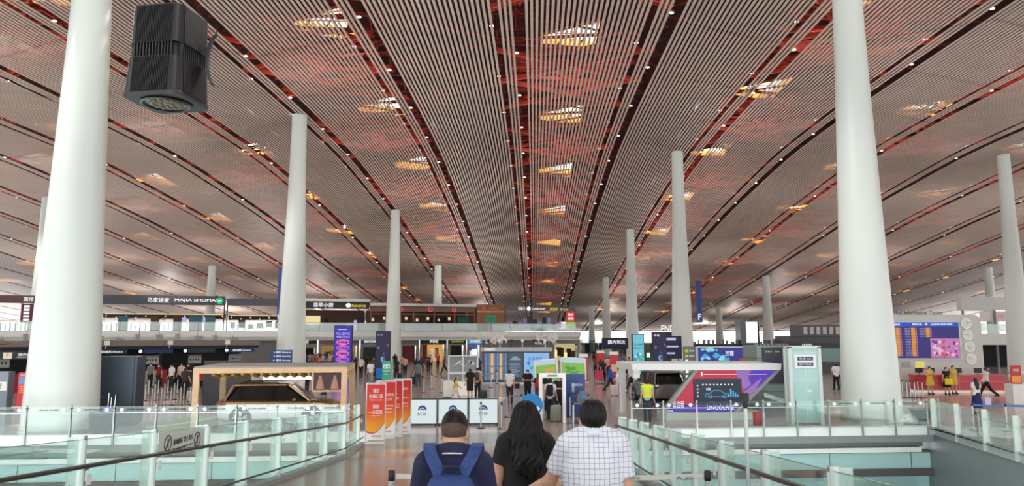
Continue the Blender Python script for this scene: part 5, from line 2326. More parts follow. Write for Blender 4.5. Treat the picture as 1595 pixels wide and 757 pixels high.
for x in (-1.2, 1.3):
    b.cyl((x, .06, .44), (x, .06, .80), .03, n=6)
    b.bar((x, .06, .80), (x, 2.8, .9), .05)
part(t, 'hanger', b, DSTEEL())

# ------------------------------------------------------------------ blade signs on the columns
def blade(px0, px1, py0, py1, d, letter, label, col_x):
    a, e = at(px0, py1, d), at(px1, py0, d)
    t = thing('blade_sign', label, 'sign', ((a.x + e.x) / 2, d, a.z))
    w, h = e.x - a.x, e.z - a.z
    b = MB()
    b.rbox(-w / 2, w / 2, -.12, .12, 0, h, .03)
    part(t, 'sign_board', b, mat('sign_blue', (28, 54, 132), .4))
    text(t, letter, LETTER(), (0, -.13, w * .95), w=w * .55, h=w * 1.15)
    s = 1 if col_x > (a.x + e.x) / 2 else -1
    b = MB()
    for z in (h * .2, h * .85):
        b.bar((s * w / 2, 0, z), (s * (abs(col_x - (a.x + e.x) / 2) - .0), 0, z), .07)
    part(t, 'bracket', b, DSTEEL())


blade(431.5, 442, 418, 500, 61, 'H', 'tall dark blue sign with a white H on the left column', C2.location.x - .85)
blade(1085.5, 1092, 437, 502, 73, 'F', 'tall dark blue sign with a white F on the right column', R2.location.x + .8)

# ------------------------------------------------------------------ lit display totems
def totem(px0, px1, py0, py1, label, face, frame=None, d=None, base=.25):
    g = ground((px0 + px1) / 2, py1) if d is None else None
    d = d or g.y
    a, e = at(px0, py0, d), at(px1, py0, d)
    w = e.x - a.x
    t = thing('display_totem', label, 'advertising display', ((a.x + e.x) / 2, d, 0))
    b = MB()
    b.rbox(-w / 2, w / 2, 0, .45, base, a.z, .03)
    part(t, 'body', b, frame or DARK())
    b = MB()
    b.rbox(-w / 2 + .05, w / 2 - .05, .05, .4, 0, base, .02)
    part(t, 'plinth', b, WHITE())
    b = MB()
    b.box(-w / 2 + .06, w / 2 - .06, -.02, 0, base + .08, a.z - .08)
    f = part(t, 'lit_face', b, face)
    return t, f, w, a.z


t, f, w, H = totem(521, 549, 507, 586, 'purple lit totem with pink neon loops at the right of the timber canopy', mat('totem_violet', (74, 56, 186), emit=.8))
text(f, 'FULL-SERVICE', mat('neon_pale', (196, 196, 255), emit=1.0), (0, -.03, H - .75), w=w * .75, h=.2)
text(f, 'MARKETPLACE', mat('neon_pale', (196, 196, 255)), (0, -.03, H - 1.02), w=w * .75, h=.2)
neon = mat('neon_pink', (255, 120, 150), emit=1.2)
nlil = mat('neon_lilac', (190, 110, 240), emit=1.0)
for k in range(5):
    z = H - 1.5 - k * .52
    b = MB()
    b.tube([(w * .33 * math.cos(a), -.05, z + .22 * math.sin(a)) for a in np.linspace(0, 2 * PI, 21)], .045, 6)
    part(f, 'neon_loop', b, neon if k % 2 == 0 else nlil)
    b = MB()
    b.tube([(w * .2 * math.cos(a), -.05, z + .12 * math.sin(a)) for a in np.linspace(.2, PI * 1.7, 14)], .03, 6)
    part(f, 'neon_stroke', b, neon)
text(f, 'welcome', LETTER(), (-.1, -.03, H - .35), w=w * .5, h=.1)


def moon_face(f, w, H, base, bottom):
    b = MB()
    r = w * .2
    b.prism([(r * math.cos(a) + w * .08, -.03, H * .45 + r * math.sin(a)) for a in np.linspace(.9, 5.6, 16)] + [(r * .75 * math.cos(a) + w * .15, -.03, H * .45 + r * .8 * math.sin(a)) for a in np.linspace(5.3, 1.2, 14)], (0, -.01, 0))
    part(f, 'moon_picture', b, mat('moon_blue', (120, 170, 230), emit=.9))
    b = MB()
    random.seed(2)
    for k in range(7):
        x, z, r = random.uniform(-w * .35, w * .35), random.uniform(H * .3, H * .75), random.uniform(.05, .12)
        b.prism([(x + r * math.cos(a), -.03, z + 1.4 * r * math.sin(a)) for a in np.linspace(0, 2 * PI, 8)[:-1]], (0, -.008, 0))
    part(f, 'petal_picture', b, mat('petal_grey', (120, 116, 150), emit=.7))
    b = MB()
    b.box(-w / 2 + .08, w / 2 - .08, -.03, -.02, base + .1, base + .1 + bottom)
    part(f, 'water_picture', b, mat('water_blue', (30, 110, 190), emit=.7))


t, f, w, H = totem(585.5, 608, 515.5, 597, 'dark indigo lit totem in front of the column behind the red banners', mat('totem_indigo', (48, 44, 82), emit=.6))
moon_face(f, w, H, .25, .8)
text(f, '天青', mat('petal_pale', (170, 160, 200), emit=.8), (-w * .2, -.03, H - .3), w=w * .4, h=.16)
t, f, w, H = totem(1016, 1038, 517, 585, 'dark indigo lit totem left of the column with the F sign', mat('totem_indigo', (48, 44, 82)), d=62)
moon_face(f, w, H, .25, 1.0)
text(f, '月光', LETTER(), (-w * .2, -.03, H - .3), w=w * .4, h=.16)
t, f, w, H = totem(984.5, 1003.5, 520, 590, 'teal and white lit totem beside the dark indigo totem at right', mat('totem_teal', (120, 206, 222), emit=.85), d=63)
text(f, '生态雄安', mat('totem_ink', (30, 60, 110), emit=.6), (0, -.03, H - .9), w=w * .8, h=.25)
text(f, '智慧绿色之城', mat('totem_ink', (30, 60, 110)), (0, -.03, H - 1.2), w=w * .8, h=.16)
b = MB()
random.seed(14)
for k in range(26):
    b.cur = k % 3
    x, z, r = random.uniform(-w * .38, w * .38), random.uniform(.6, H * .55), random.uniform(.08, .2)
    b.prism([(x + r * random.uniform(.5, 1.2) * math.cos(a), -.022 - .0006 * k, z + r * random.uniform(.5, 1.2) * math.sin(a)) for a in np.linspace(0, 2 * PI, 8)[:-1]], (0, -.0005, 0))
part(f, 'leaf_picture', b, [mat('leaf_teal', (50, 150, 190), emit=.8), mat('leaf_white', (220, 240, 250), emit=.9), mat('leaf_green', (90, 190, 170), emit=.8)])
g = at(1008, 560, 66)
t = thing('green_kiosk', 'dark green kiosk between the teal and the dark indigo totems', 'kiosk', (g.x + .2, 66.5, 0))
b = MB()
b.rbox(-.5, .5, 0, .5, 0, 2.3, .05)
part(t, 'body', b, mat('kiosk_green', (22, 84, 62), .4))
b = MB()
b.box(-.15, .15, -.02, 0, 1.7, 2.1)
part(t, 'screen', b, wlt)
t = thing('direction_board', 'dark blue direction board with lit lines right of the dark indigo totem', 'sign', (at(1046, 540, 66).x, 66, 0))
b = MB()
b.box(-.9, .9, 0, .15, 1.6, 3.6)
part(t, 'sign_board', b, mat('sign_ink', (24, 26, 60)))
b = MB()
b.box(-.7, .4, -.01, 0, 3.2, 3.45)
b.box(-.7, .6, -.01, 0, 2.6, 2.75)
b.box(-.7, .3, -.01, 0, 2.0, 2.15)
part(t, 'lit_line', b, mat('line_lilac', (190, 190, 240), emit=.9))
b = MB()
for x in (-.6, .6):
    b.cyl((x, .08, 0), (x, .08, 1.6), .05, n=8)
part(t, 'leg', b, DSTEEL())
t = thing('direction_board', 'dark blue direction board with white line left of the teal totem', 'sign', (at(958, 533, 96).x, 96, 0))
b = MB()
b.box(-1.7, 1.7, 0, .15, 2.0, 3.4)
part(t, 'sign_board', b, mat('sign_ink', (24, 26, 60)))
text(t, '国内到达', LETTER(), (.2, -.01, 2.85), w=2.2, h=.5)
b = MB()
for x in (-1.4, 1.4):
    b.cyl((x, .08, 0), (x, .08, 2.0), .06, n=8)
part(t, 'leg', b, DSTEEL())
g = at(437, 580, 52)
t = thing('direction_board', 'blue direction board with white arrows at the foot of the H column', 'sign', (g.x, 52, 0), .08)
b = MB()
b.box(-.74, .74, 0, .12, 1.42, 2.6)
part(t, 'sign_board', b, mat('board_steelblue', (52, 82, 140), emit=.5))
for k in range(4):
    z = 2.45 - k * .28
    text(t, ('→ 值机 Check-in', '→ 安检 Security', '← 到达 Arrivals', '↑ 餐饮 Food')[k], LETTER(), (.05, -.01, z), w=1.2, h=.15)
b = MB()
for x in (-.5, .5):
    b.cyl((x, .06, 0), (x, .06, 1.42), .05, n=8)
part(t, 'leg', b, DSTEEL())
# ------------------------------------------------------------------ people: continuous bodies grown from joints
def surface_nets(D, org, h):
    nx, ny, nz = D.shape
    acc = np.zeros((nx - 1, ny - 1, nz - 1, 3), np.float32)
    cnt = np.zeros((nx - 1, ny - 1, nz - 1), np.int32)
    faces_src = []
    S = D < 0
    for ax in range(3):
        a = [slice(None)] * 3
        b = [slice(None)] * 3
        a[ax], b[ax] = slice(0, -1), slice(1, None)
        cross = S[tuple(a)] != S[tuple(b)]
        idx = np.argwhere(cross)
        if len(idx) == 0:
            continue
        o1, o2 = [i for i in range(3) if i != ax]
        ok = (idx[:, o1] > 0) & (idx[:, o1] < D.shape[o1] - 1) & (idx[:, o2] > 0) & (idx[:, o2] < D.shape[o2] - 1)
        idx = idx[ok]
        j = idx.copy()
        j[:, ax] += 1
        d0 = D[idx[:, 0], idx[:, 1], idx[:, 2]]
        d1 = D[j[:, 0], j[:, 1], j[:, 2]]
        p = idx.astype(np.float32)
        p[:, ax] += d0 / (d0 - d1)
        quad = []
        for u, v in ((-1, -1), (0, -1), (0, 0), (-1, 0)):
            c = idx.copy()
            c[:, o1] += u
            c[:, o2] += v
            np.add.at(acc, (c[:, 0], c[:, 1], c[:, 2]), p)
            np.add.at(cnt, (c[:, 0], c[:, 1], c[:, 2]), 1)
            quad.append(c)
        flip = (d0 < 0) if ax != 1 else (d0 >= 0)
        faces_src.append((quad, flip))
    vid = np.full(cnt.shape, -1, np.int64)
    on = cnt > 0
    vid[on] = np.arange(on.sum())
    V_ = acc[on] / cnt[on][:, None] * h + np.array(org, np.float32)
    F_ = []
    for quad, flip in faces_src:
        q = np.stack([vid[c[:, 0], c[:, 1], c[:, 2]] for c in quad], 1)
        q[~flip] = q[~flip][:, ::-1]
        F_.append(q)
    return V_, (np.concatenate(F_) if F_ else np.zeros((0, 4), int))


class SDF:
    def __init__(self, lo, hi, h):
        self.lo, self.h = np.array(lo, float), h
        n = [int(math.ceil((hi[i] - lo[i]) / h)) + 1 for i in range(3)]
        self.ax = [lo[i] + h * np.arange(n[i]) for i in range(3)]
        self.D = np.full(n, 1.0, np.float32)

    def win(self, lo, hi, m=.09):
        s = []
        for i in range(3):
            a = np.searchsorted(self.ax[i], lo[i] - m)
            b = np.searchsorted(self.ax[i], hi[i] + m)
            s.append(slice(max(0, a), max(0, b)))
        X = self.ax[0][s[0]][:, None, None]
        Y = self.ax[1][s[1]][None, :, None]
        Z = self.ax[2][s[2]][None, None, :]
        return tuple(s), X, Y, Z

    def union(self, s, d, k):
        a = self.D[s]
        if a.size == 0:
            return
        d = np.broadcast_to(d, a.shape).astype(np.float32)
        if k > 0:
            hh = np.clip(.5 + .5 * (a - d) / k, 0, 1)
            self.D[s] = a * (1 - hh) + d * hh - k * hh * (1 - hh)
        else:
            self.D[s] = np.minimum(a, d)

    def cap(self, a, b, ra, rb, k=.03, flat=1.0, cut=None):
        """tapering limb from a to b; flat squashes it front to back; cut ends it square at b"""
        a, b = np.array(a, float), np.array(b, float)
        r = max(ra, rb)
        lo, hi = np.minimum(a, b) - r, np.maximum(a, b) + r
        s, X, Y, Z = self.win(lo, hi)
        f = 1 / flat
        ab = (b - a) * np.array([1, f, 1])
        px, py, pz = X - a[0], (Y - a[1]) * f, Z - a[2]
        L = max(1e-9, float(ab @ ab))
        t = np.clip((px * ab[0] + py * ab[1] + pz * ab[2]) / L, 0, 1)
        d = np.sqrt((px - ab[0] * t) ** 2 + (py - ab[1] * t) ** 2 + (pz - ab[2] * t) ** 2) - (ra + (rb - ra) * t)
        if flat < 1:
            d = d * (.5 + .5 * flat)
        if cut:
            n = (b - a) / np.linalg.norm(b - a)
            d = np.maximum(d, (X - b[0]) * n[0] + (Y - b[1]) * n[1] + (Z - b[2]) * n[2])
        self.union(s, d, k)

    def ell(self, c, r, k=.03):
        c, r = np.array(c, float), np.array(r, float)
        s, X, Y, Z = self.win(c - r, c + r)
        x, y, z = X - c[0], Y - c[1], Z - c[2]
        k0 = np.sqrt((x / r[0]) ** 2 + (y / r[1]) ** 2 + (z / r[2]) ** 2)
        k1 = np.sqrt((x / r[0] ** 2) ** 2 + (y / r[1] ** 2) ** 2 + (z / r[2] ** 2) ** 2) + 1e-6
        self.union(s, k0 * (k0 - 1) / k1, k)

    def cut(self, n, o):
        """keep the side where (p - o).n < 0"""
        X, Y, Z = self.ax[0][:, None, None], self.ax[1][None, :, None], self.ax[2][None, None, :]
        self.D = np.maximum(self.D, ((X - o[0]) * n[0] + (Y - o[1]) * n[1] + (Z - o[2]) * n[2]).astype(np.float32))

    def mesh(self, name):
        D = self.D.copy()
        D[0], D[-1], D[:, 0], D[:, -1], D[:, :, 0], D[:, :, -1] = 1, 1, 1, 1, 1, 1
        v, f = surface_nets(D, self.lo, self.h)
        me = bpy.data.meshes.new(name)
        me.from_pydata(v.tolist(), [], f.tolist())
        me.polygons.foreach_set('use_smooth', [True] * len(me.polygons))
        me.update()
        return me


def joints(pose):
    """joint positions of a 1.72 m figure that faces +y; pose: per-limb angles in degrees"""
    J = {}
    p = dict(legL=0, kneeL=0, legR=0, kneeR=0, armL=0, abdL=8, elbL=8, armR=0, abdR=8, elbR=8, inL=0, inR=0, head=0, nod=0, lean=0, fem=0)
    p.update(pose)
    sw = p.get('sw', .185 - .025 * p['fem'])
    drop = 0
    for s, k in ((-1, 'L'), (1, 'R')):
        hip = np.array([s * .092, 0, .90])
        a, b = math.radians(p['leg' + k]), math.radians(p['leg' + k] - p['knee' + k])
        knee = hip + .42 * np.array([0.012 * s, math.sin(a), -math.cos(a)])
        ank = knee + .40 * np.array([0, math.sin(b), -math.cos(b)])
        J['hip' + k], J['knee' + k], J['ank' + k] = hip, knee, ank
    low = min(J['ankL'][2], J['ankR'][2])
    dz = .08 - low
    for q in J:
        J[q] = J[q] + np.array([0, 0, dz])
    J['dz'] = dz
    for s, k in ((-1, 'L'), (1, 'R')):
        sh = np.array([s * sw, -.005, 1.402 + dz])
        a, ab = math.radians(p['arm' + k]), math.radians(p['abd' + k])
        d = np.array([s * math.sin(ab), math.sin(a) * math.cos(ab), -math.cos(a) * math.cos(ab)])
        el = sh + .285 * d
        e = math.radians(p['elb' + k])
        fw = np.array([0, math.cos(a), math.sin(a)])
        inw = math.radians(p['in' + k])
        d2 = d * math.cos(e) + (fw * math.cos(inw) + np.array([-s, 0, 0]) * math.sin(inw)) * math.sin(e)
        d2 /= np.linalg.norm(d2)
        wr = el + .25 * d2
        J['sh' + k], J['el' + k], J['wr' + k], J['hd' + k] = sh, el, wr, d2
    J['p'] = p
    return J


def torso(S, J, g=0.0, k=.05, low=True):
    dz, fem = J['dz'], J['p']['fem']
    S.ell((0, .0, 1.24 + dz), (.165 - .02 * fem + g, .108 + g, .22 + g), k)
    sw = J['p'].get('sw', .185 - .02 * fem) - .05
    S.cap((-sw, -.005, 1.40 + dz), (sw, -.005, 1.40 + dz), .06 + g, .06 + g, k, .95)
    for s in (-1, 1):
        S.cap((s * .02, -.018, 1.490 + dz), (s * (sw + .02), -.008, 1.418 + dz), .050 + g * .8, .048 + g, k)
    S.ell((0, .005, 1.05 + dz), (.142 - .012 * fem + g, .10 + g, .17 + g), k)
    if low:
        S.ell((0, -.008, .94 + dz), (.165 + .005 * fem + g, .112 + g, .13 + g), k)
    if fem:
        for s in (-1, 1):
            S.ell((s * .075, .085, 1.25 + dz), (.062 + g, .05 + g, .06 + g), .04)


def hand(S, w, d, fine, curl=.35, side=1, roll=0.0):
    """palm, four unequal bent fingers and a thumb; d: direction of the forearm"""
    w, d = np.array(w), np.array(d) / np.linalg.norm(d)
    up = np.array([0, 1.0, 0.15]) if abs(d[1]) < .8 else np.array([0, 0, 1.0])
    ac = np.cross(d, np.cross(up, d))
    ac /= np.linalg.norm(ac)                     # across the palm, towards the thumb
    pn = np.cross(d, ac) * side                  # out of the palm
    c, s = math.cos(roll), math.sin(roll)
    ac, pn = ac * c + pn * s, pn * c - ac * s
    if not fine:
        S.cap(w, w + d * .075, .030, .034, .02, .8)
        S.cap(w + d * .07, w + d * .15 + pn * .03, .03, .016, .02)
        S.cap(w + d * .03 + ac * .02, w + d * .085 + ac * .055, .014, .011, .012)
        return
    for q in (-.026, -.009, .009, .026):
        S.cap(w + ac * q * .5, w + d * .085 + ac * q, .017, .015, .016)
    for i, (q, L) in enumerate(((.03, .072), (.011, .082), (-.009, .077), (-.028, .06))):
        a = w + d * .088 + ac * q
        ang = curl * (.8 + .15 * i)
        d1 = d * math.cos(ang) + pn * math.sin(ang)
        b = a + d1 * L * .5
        d2 = d * math.cos(2.1 * ang) + pn * math.sin(2.1 * ang)
        e = b + d2 * L * .5
        S.cap(a, b, .0095, .0088, .004)
        S.cap(b, e, .0088, .0072, .004)
    a = w + d * .028 + ac * .026
    b = a + (d * .62 + ac * .75) * .042
    e = b + (d * .93 + ac * .15 + pn * .25) * .036
    S.cap(a, b, .0135, .011, .01)
    S.cap(b, e, .011, .0085, .004)


HEADZ = 1.60


def head_frame(J):
    yaw, nod = math.radians(J['p']['head']), math.radians(J['p']['nod'])
    R = Matrix.Rotation(yaw, 3, 'Z') @ Matrix.Rotation(-nod, 3, 'X')
    base = Vector((0, -.005, 1.52 + J['dz'] - J['p'].get('sink', .03)))
    return lambda x, y, z: np.array(base + R @ Vector((x, y + .005, z - 1.52)))


def build_head(S, H, k=.025):
    """skull, face, nose, mouth, chin, ears"""
    S.ell(H(0, -.008, 1.625), (.076, .093, .098), k)
    S.ell(H(0, .022, 1.565), (.062, .072, .085), k)
    S.ell(H(0, .05, 1.522), (.04, .04, .032), k)
    S.cap(H(0, .088, 1.60), H(0, .106, 1.568), .010, .015, .012)
    S.cap(H(-.022, .088, 1.541), H(.022, .088, 1.541), .008, .008, .008)
    for s in (-1, 1):
        S.ell(H(s * .077, -.004, 1.59), (.011, .020, .033), .008)
        S.cap(H(s * .018, .086, 1.622), H(s * .052, .075, 1.620), .008, .007, .01)
        S.ell(H(s * .045, .06, 1.575), (.022, .022, .02), .015)


def body_mesh(J, h, fine=False, curl=(.35, .35), roll=(0, 0)):
    S = SDF((-.75, -.62, -.03), (.75, .75, 1.80), h)
    torso(S, J)
    dz = J['dz']
    S.cap((0, -.018, 1.40 + dz), (0, -.004, 1.535 + dz), .060, .053, .03)
    build_head(S, head_frame(J))
    for i, k in enumerate('LR'):
        S.cap(J['hip' + k], J['knee' + k], .086, .056, .05)
        kn, an = J['knee' + k], J['ank' + k]
        S.cap(kn, an, .052, .036, .03)
        S.cap(kn + (an - kn) * .15 + np.array([0, -.015, 0]), kn + (an - kn) * .5 + np.array([0, -.012, 0]), .048, .042, .03)
        S.cap(an + np.array([0, -.025, -.03]), an + np.array([0, .15, -.052]), .038, .026, .03)
        S.cap(J['sh' + k], J['el' + k], .050, .040, .035)
        S.cap(J['el' + k], J['wr' + k], .041, .027, .02)
        hand(S, J['wr' + k], J['hd' + k], fine, curl[i], -1 if k == 'L' else 1, roll[i])
    return S.mesh('body')


def shirt_mesh(J, h, sleeve=.62, hem=.86, g=.016, neck=1.505, loose=0.0):
    S = SDF((-.75, -.62, .4), (.75, .75, 1.60), h)
    torso(S, J, g + loose * .5)
    dz = J['dz']
    if loose:
        S.cap((0, 0, 1.25 + dz), (0, -.01, hem + dz), .155 + g, .165 + g, .06, .72)
    elif hem < .9:
        S.cap((0, 0, 1.05 + dz), (0, -.008, hem - .05 + dz), .14 + g, .158 + g, .05, .70)
    S.cut((0, 0, -1), (0, 0, hem + dz))
    S.cut((0, .35, .94), (0, 0, neck + dz))
    for k in 'LR':
        a, b = J['sh' + k], J['el' + k]
        r0 = .052 + g + loose * .25
        if sleeve <= 1:
            e = a + (b - a) * sleeve
            S.cap(a, e, r0, .050 + g + loose * .35, .03, cut=True)
        else:
            S.cap(a, b, r0, .044 + g, .03)
            S.cap(b, b + (J['wr' + k] - b) * min(1, sleeve - 1), .044 + g, .034 + g, .02, cut=True)
    return S.mesh('shirt')


def trousers_mesh(J, h, length=1.0, g=.016, waist=1.0):
    """length 1: to the ankle, .5: to the knee"""
    S = SDF((-.45, -.62, -.03), (.45, .62, 1.25), h)
    dz = J['dz']
    S.ell((0, -.008, .94 + dz), (.165 + g, .112 + g, .14 + g), .05)
    S.cap((0, 0, 1.05 + dz), (0, 0, .95 + dz), .135 + g, .15 + g, .05, .72)
    S.cut((0, 0, 1), (0, 0, waist + dz))
    for k in 'LR':
        hp, kn, an = J['hip' + k], J['knee' + k], J['ank' + k]
        if length <= .5:
            S.cap(hp, hp + (kn - hp) * (length * 2), .092 + g, .075 + g, .04, cut=True)
        else:
            S.cap(hp, kn, .088 + g, .060 + g, .045)
            S.cap(kn, kn + (an - kn) * ((length - .5) * 2), .058 + g, .046 + g, .03, cut=True)
    return S.mesh('trousers')


def dress_mesh(J, h, hem=.5, top=1.47, sleeve=.5, g=.016, skirt=False):
    S = SDF((-.6, -.62, .2), (.6, .62, 1.6), h)
    dz = J['dz']
    if not skirt:
        torso(S, J, g)
    S.ell((0, -.008, .95 + dz), (.165 + g, .115 + g, .14), .05)
    for i in range(4):
        z0, z1 = .95 - (.95 - hem) * i / 4, .95 - (.95 - hem) * (i + 1) / 4
        r = .175 + .018 * i
        S.cap((0, -.005, z0 + dz), (0, -.005, z1 - .05 + dz), r, r + .018, .03, .8)
    S.cut((0, 0, -1), (0, 0, hem + dz))
    S.cut((0, .3, .95), (0, 0, (1.0 if skirt else top) + dz))
    if not skirt:
        for k in 'LR':
            a, b = J['sh' + k], J['el' + k]
            S.cap(a, a + (b - a) * sleeve, .055 + g, .055 + g, .03, cut=True)
    return S.mesh('dress')


def hair_mesh(J, h, style):
    S = SDF((-.3, -.45, .9), (.3, .35, 1.85), h)
    H = head_frame(J)
    S.ell(H(0, -.014, 1.632), (.086, .101, .106), .01)
    n = np.array(H(0, 1, 1.9)) - np.array(H(0, 0, 1.55))
    # free the face and the neck
    if style == 'short':
        S.cut(tuple(np.array(H(0, .55, 1.32)) - np.array(H(0, 0, 1.52))), tuple(H(0, .05, 1.60)))
        S.cut(tuple(np.array(H(0, .30, .72)) - np.array(H(0, 0, 1.52))), tuple(H(0, -.06, 1.545)))
        S.cap(H(-.05, .06, 1.695), H(.05, .065, 1.69), .028, .026, .02)
        S.cut((0, 0, -1), (0, 0, 1.52 + J['dz']))
    elif style == 'bun':
        S.cut(tuple(np.array(H(0, .55, 1.32)) - np.array(H(0, 0, 1.52))), tuple(H(0, .05, 1.61)))
        S.cut(tuple(np.array(H(0, .30, .72)) - np.array(H(0, 0, 1.52))), tuple(H(0, -.06, 1.545)))
        S.ell(H(0, -.10, 1.66), (.045, .045, .045), .02)
    else:
        S.cut(tuple(np.array(H(0, .6, 1.3)) - np.array(H(0, 0, 1.52))), tuple(H(0, .045, 1.60)))
        L = 1.22 if style == 'long' else 1.40
        dz = J['dz']
        S.cap(H(0, -.045, 1.60), (0, -.085, 1.42 + dz), .088, .105, .04, .75)
        S.cap((0, -.10, 1.42 + dz), (0, -.125, L + dz), .115, .085, .05, .55)
        for s in (-1, 1):
            S.cap(H(s * .07, -.01, 1.60), (s * .10, -.04, 1.42 + dz), .032, .04, .03)
    return S.mesh('hair')


def mask_mesh(J, h):
    S = SDF((-.2, -.2, 1.3), (.2, .35, 1.75), h)
    H = head_frame(J)
    S.ell(H(0, .035, 1.555), (.066, .078, .058), 0)
    d = np.array(H(0, 1, 1.52)) - np.array(H(0, 0, 1.52))
    S.cut(tuple(-d), tuple(H(0, .045, 1.55)))
    return S.mesh('face_mask')


def shoes_mesh(J, h):
    S = SDF((-.3, -.6, -.03), (.3, .75, .5), h)
    for k in 'LR':
        an = J['ank' + k]
        S.cap(an + np.array([0, -.03, -.034]), an + np.array([0, .16, -.052]), .048, .036, .03)
        S.cap(an + np.array([0, -.005, .01]), an + np.array([0, -.01, -.03]), .046, .05, .03)
        if an[2] < .2:
            pass
    S.cut((0, 0, -1), (0, 0, 0.0))
    return S.mesh('shoes')


POSES = {
    'stand': dict(legL=2, legR=-2, armL=-3, armR=3, abdL=9, abdR=9, elbL=12, elbR=14),
    'idle': dict(legL=-3, legR=5, kneeR=6, armL=4, armR=-4, elbL=20, elbR=10, head=15),
    'phone': dict(legL=2, legR=-3, armL=15, armR=22, abdL=10, abdR=8, elbL=95, elbR=105, inL=20, inR=35, nod=18),
    'cross': dict(legL=0, legR=0, abdL=18, abdR=18, armL=12, armR=12, elbL=92, elbR=92, inL=75, inR=75),
    'walk': dict(legL=24, kneeL=6, legR=-22, kneeR=22, armL=-22, armR=24, elbL=16, elbR=26),
    'stride': dict(legL=-26, kneeL=24, legR=28, kneeR=6, armL=26, armR=-24, elbL=28, elbR=14),
    'pull': dict(legL=18, kneeL=6, legR=-18, kneeR=20, armL=14, armR=-28, elbL=20, elbR=4, abdR=12),
    'carry': dict(legL=6, legR=-6, kneeR=8, armL=10, armR=6, elbL=80, elbR=20, inL=40),
}
_pm = {}
FARH = .022


def pmesh(kind, pose, fem, *opt):
    key = (kind, pose, fem) + opt
    if key not in _pm:
        J = joints(dict(POSES[pose], fem=fem))
        fn = {'body': lambda: body_mesh(J, FARH), 'shirt': lambda: shirt_mesh(J, FARH, *opt), 'trousers': lambda: trousers_mesh(J, FARH, *opt),
              'dress': lambda: dress_mesh(J, FARH, *opt), 'hair': lambda: hair_mesh(J, FARH * .8, *opt), 'face_mask': lambda: mask_mesh(J, .014),
              'shoes': lambda: shoes_mesh(J, FARH * .8)}[kind]
        _pm[key] = fn()
    return _pm[key]


def pobj(name, me, m, parent):
    o = link(name, me, parent)
    if not me.materials:
        me.materials.append(None)
    o.material_slots[0].link = 'OBJECT'
    o.material_slots[0].material = m
    return o


PLACED = []


def cloth(rgb):
    return mat('cloth_%d_%d_%d' % rgb, rgb, .85)


SKIN = lambda: mat('skin', (206, 160, 134), .55)
HAIRM = lambda: mat('black_hair', (22, 19, 19), .5)
SHOEM = {}


def person(x, y, face, label, top=(235, 235, 235), bottom=(30, 30, 34), pose='stand', fem=0, hair='short', H=1.70, kind='trousers', sleeve=.62, hem=.86, shoe=(40, 40, 42), mask=True, group=None, z=0, skirt_hem=.5, length=1.0, hat=None, dress_sleeve=.5):
    """face: heading in degrees, 0 looks away from the viewer (+y), 180 at the viewer, 90 to the left"""
    for _ in range(12):
        hit = [q for q in PLACED if (q[0] - x) ** 2 + (q[1] - y) ** 2 < .75 ** 2]
        if not hit:
            break
        r = math.hypot(x, y)
        x, y = x * (1 + .45 / r), y * (1 + .45 / r)
    PLACED.append((x, y))
    t = thing('person', label, 'person', (x, y, z), math.radians(face), group)
    s = H / 1.70
    t.scale = (s, s, s)
    pobj('body', pmesh('body', pose, fem), SKIN(), t)
    if kind == 'dress':
        pobj('dress', pmesh('dress', pose, fem, skirt_hem, 1.47, dress_sleeve), cloth(top), t)
    else:
        if kind == 'skirt':
            pobj('skirt', pmesh('dress', pose, fem, skirt_hem, 1.47, .5, .012, True), cloth(bottom), t)
        else:
            pobj('trousers', pmesh('trousers', pose, fem, length, .016), cloth(bottom), t)
        pobj('shirt', pmesh('shirt', pose, fem, sleeve, hem, .020), cloth(top), t)
    pobj('hair', pmesh('hair', pose, fem, hair), HAIRM(), t)
    pobj('shoes', pmesh('shoes', pose, fem), cloth(shoe), t)
    if mask:
        pobj('face_mask', pmesh('face_mask', pose, fem), cloth((214, 226, 232)), t)
    if hat:
        J = joints(dict(POSES[pose], fem=fem))
        S = SDF((-.2, -.25, 1.5), (.2, .35, 1.85), .012)
        Hf = head_frame(J)
        S.ell(Hf(0, -.012, 1.665), (.094, .108, .085), 0)
        S.cut((0, 0, -1), (0, 0, 1.64 + J['dz']))
        S.cap(Hf(-.05, .10, 1.65), Hf(.05, .10, 1.65), .014, .014, .02)
        S.ell(Hf(0, .12, 1.648), (.075, .06, .010), .01)
        pobj('cap', S.mesh('cap'), cloth(hat), t)
    return t


# ------------------------------------------------------------------ bags
def backpack_mesh(w=.30, h=.44, d=.15):
    b = MB()
    prof = [(.0, .82), (.05, .95), (.6, 1.0), (.85, .92), (1.0, .6)]
    rings = []
    for f, k in prof:
        hw, dd = w / 2 * k, d * (.85 if f > .9 else 1)
        pts = []
        for cx, cy, a0 in ((hw - .05, -.05, 270), (hw - .05, -dd + .05, 180 + 90)):
            pass
        ring = [(hw, 0, f * h), (hw, -dd + .05, f * h), (hw - .05, -dd, f * h), (-hw + .05, -dd, f * h), (-hw, -dd + .05, f * h), (-hw, 0, f * h)]
        rings.append(ring)
    b.loft(rings[::1])
    return b


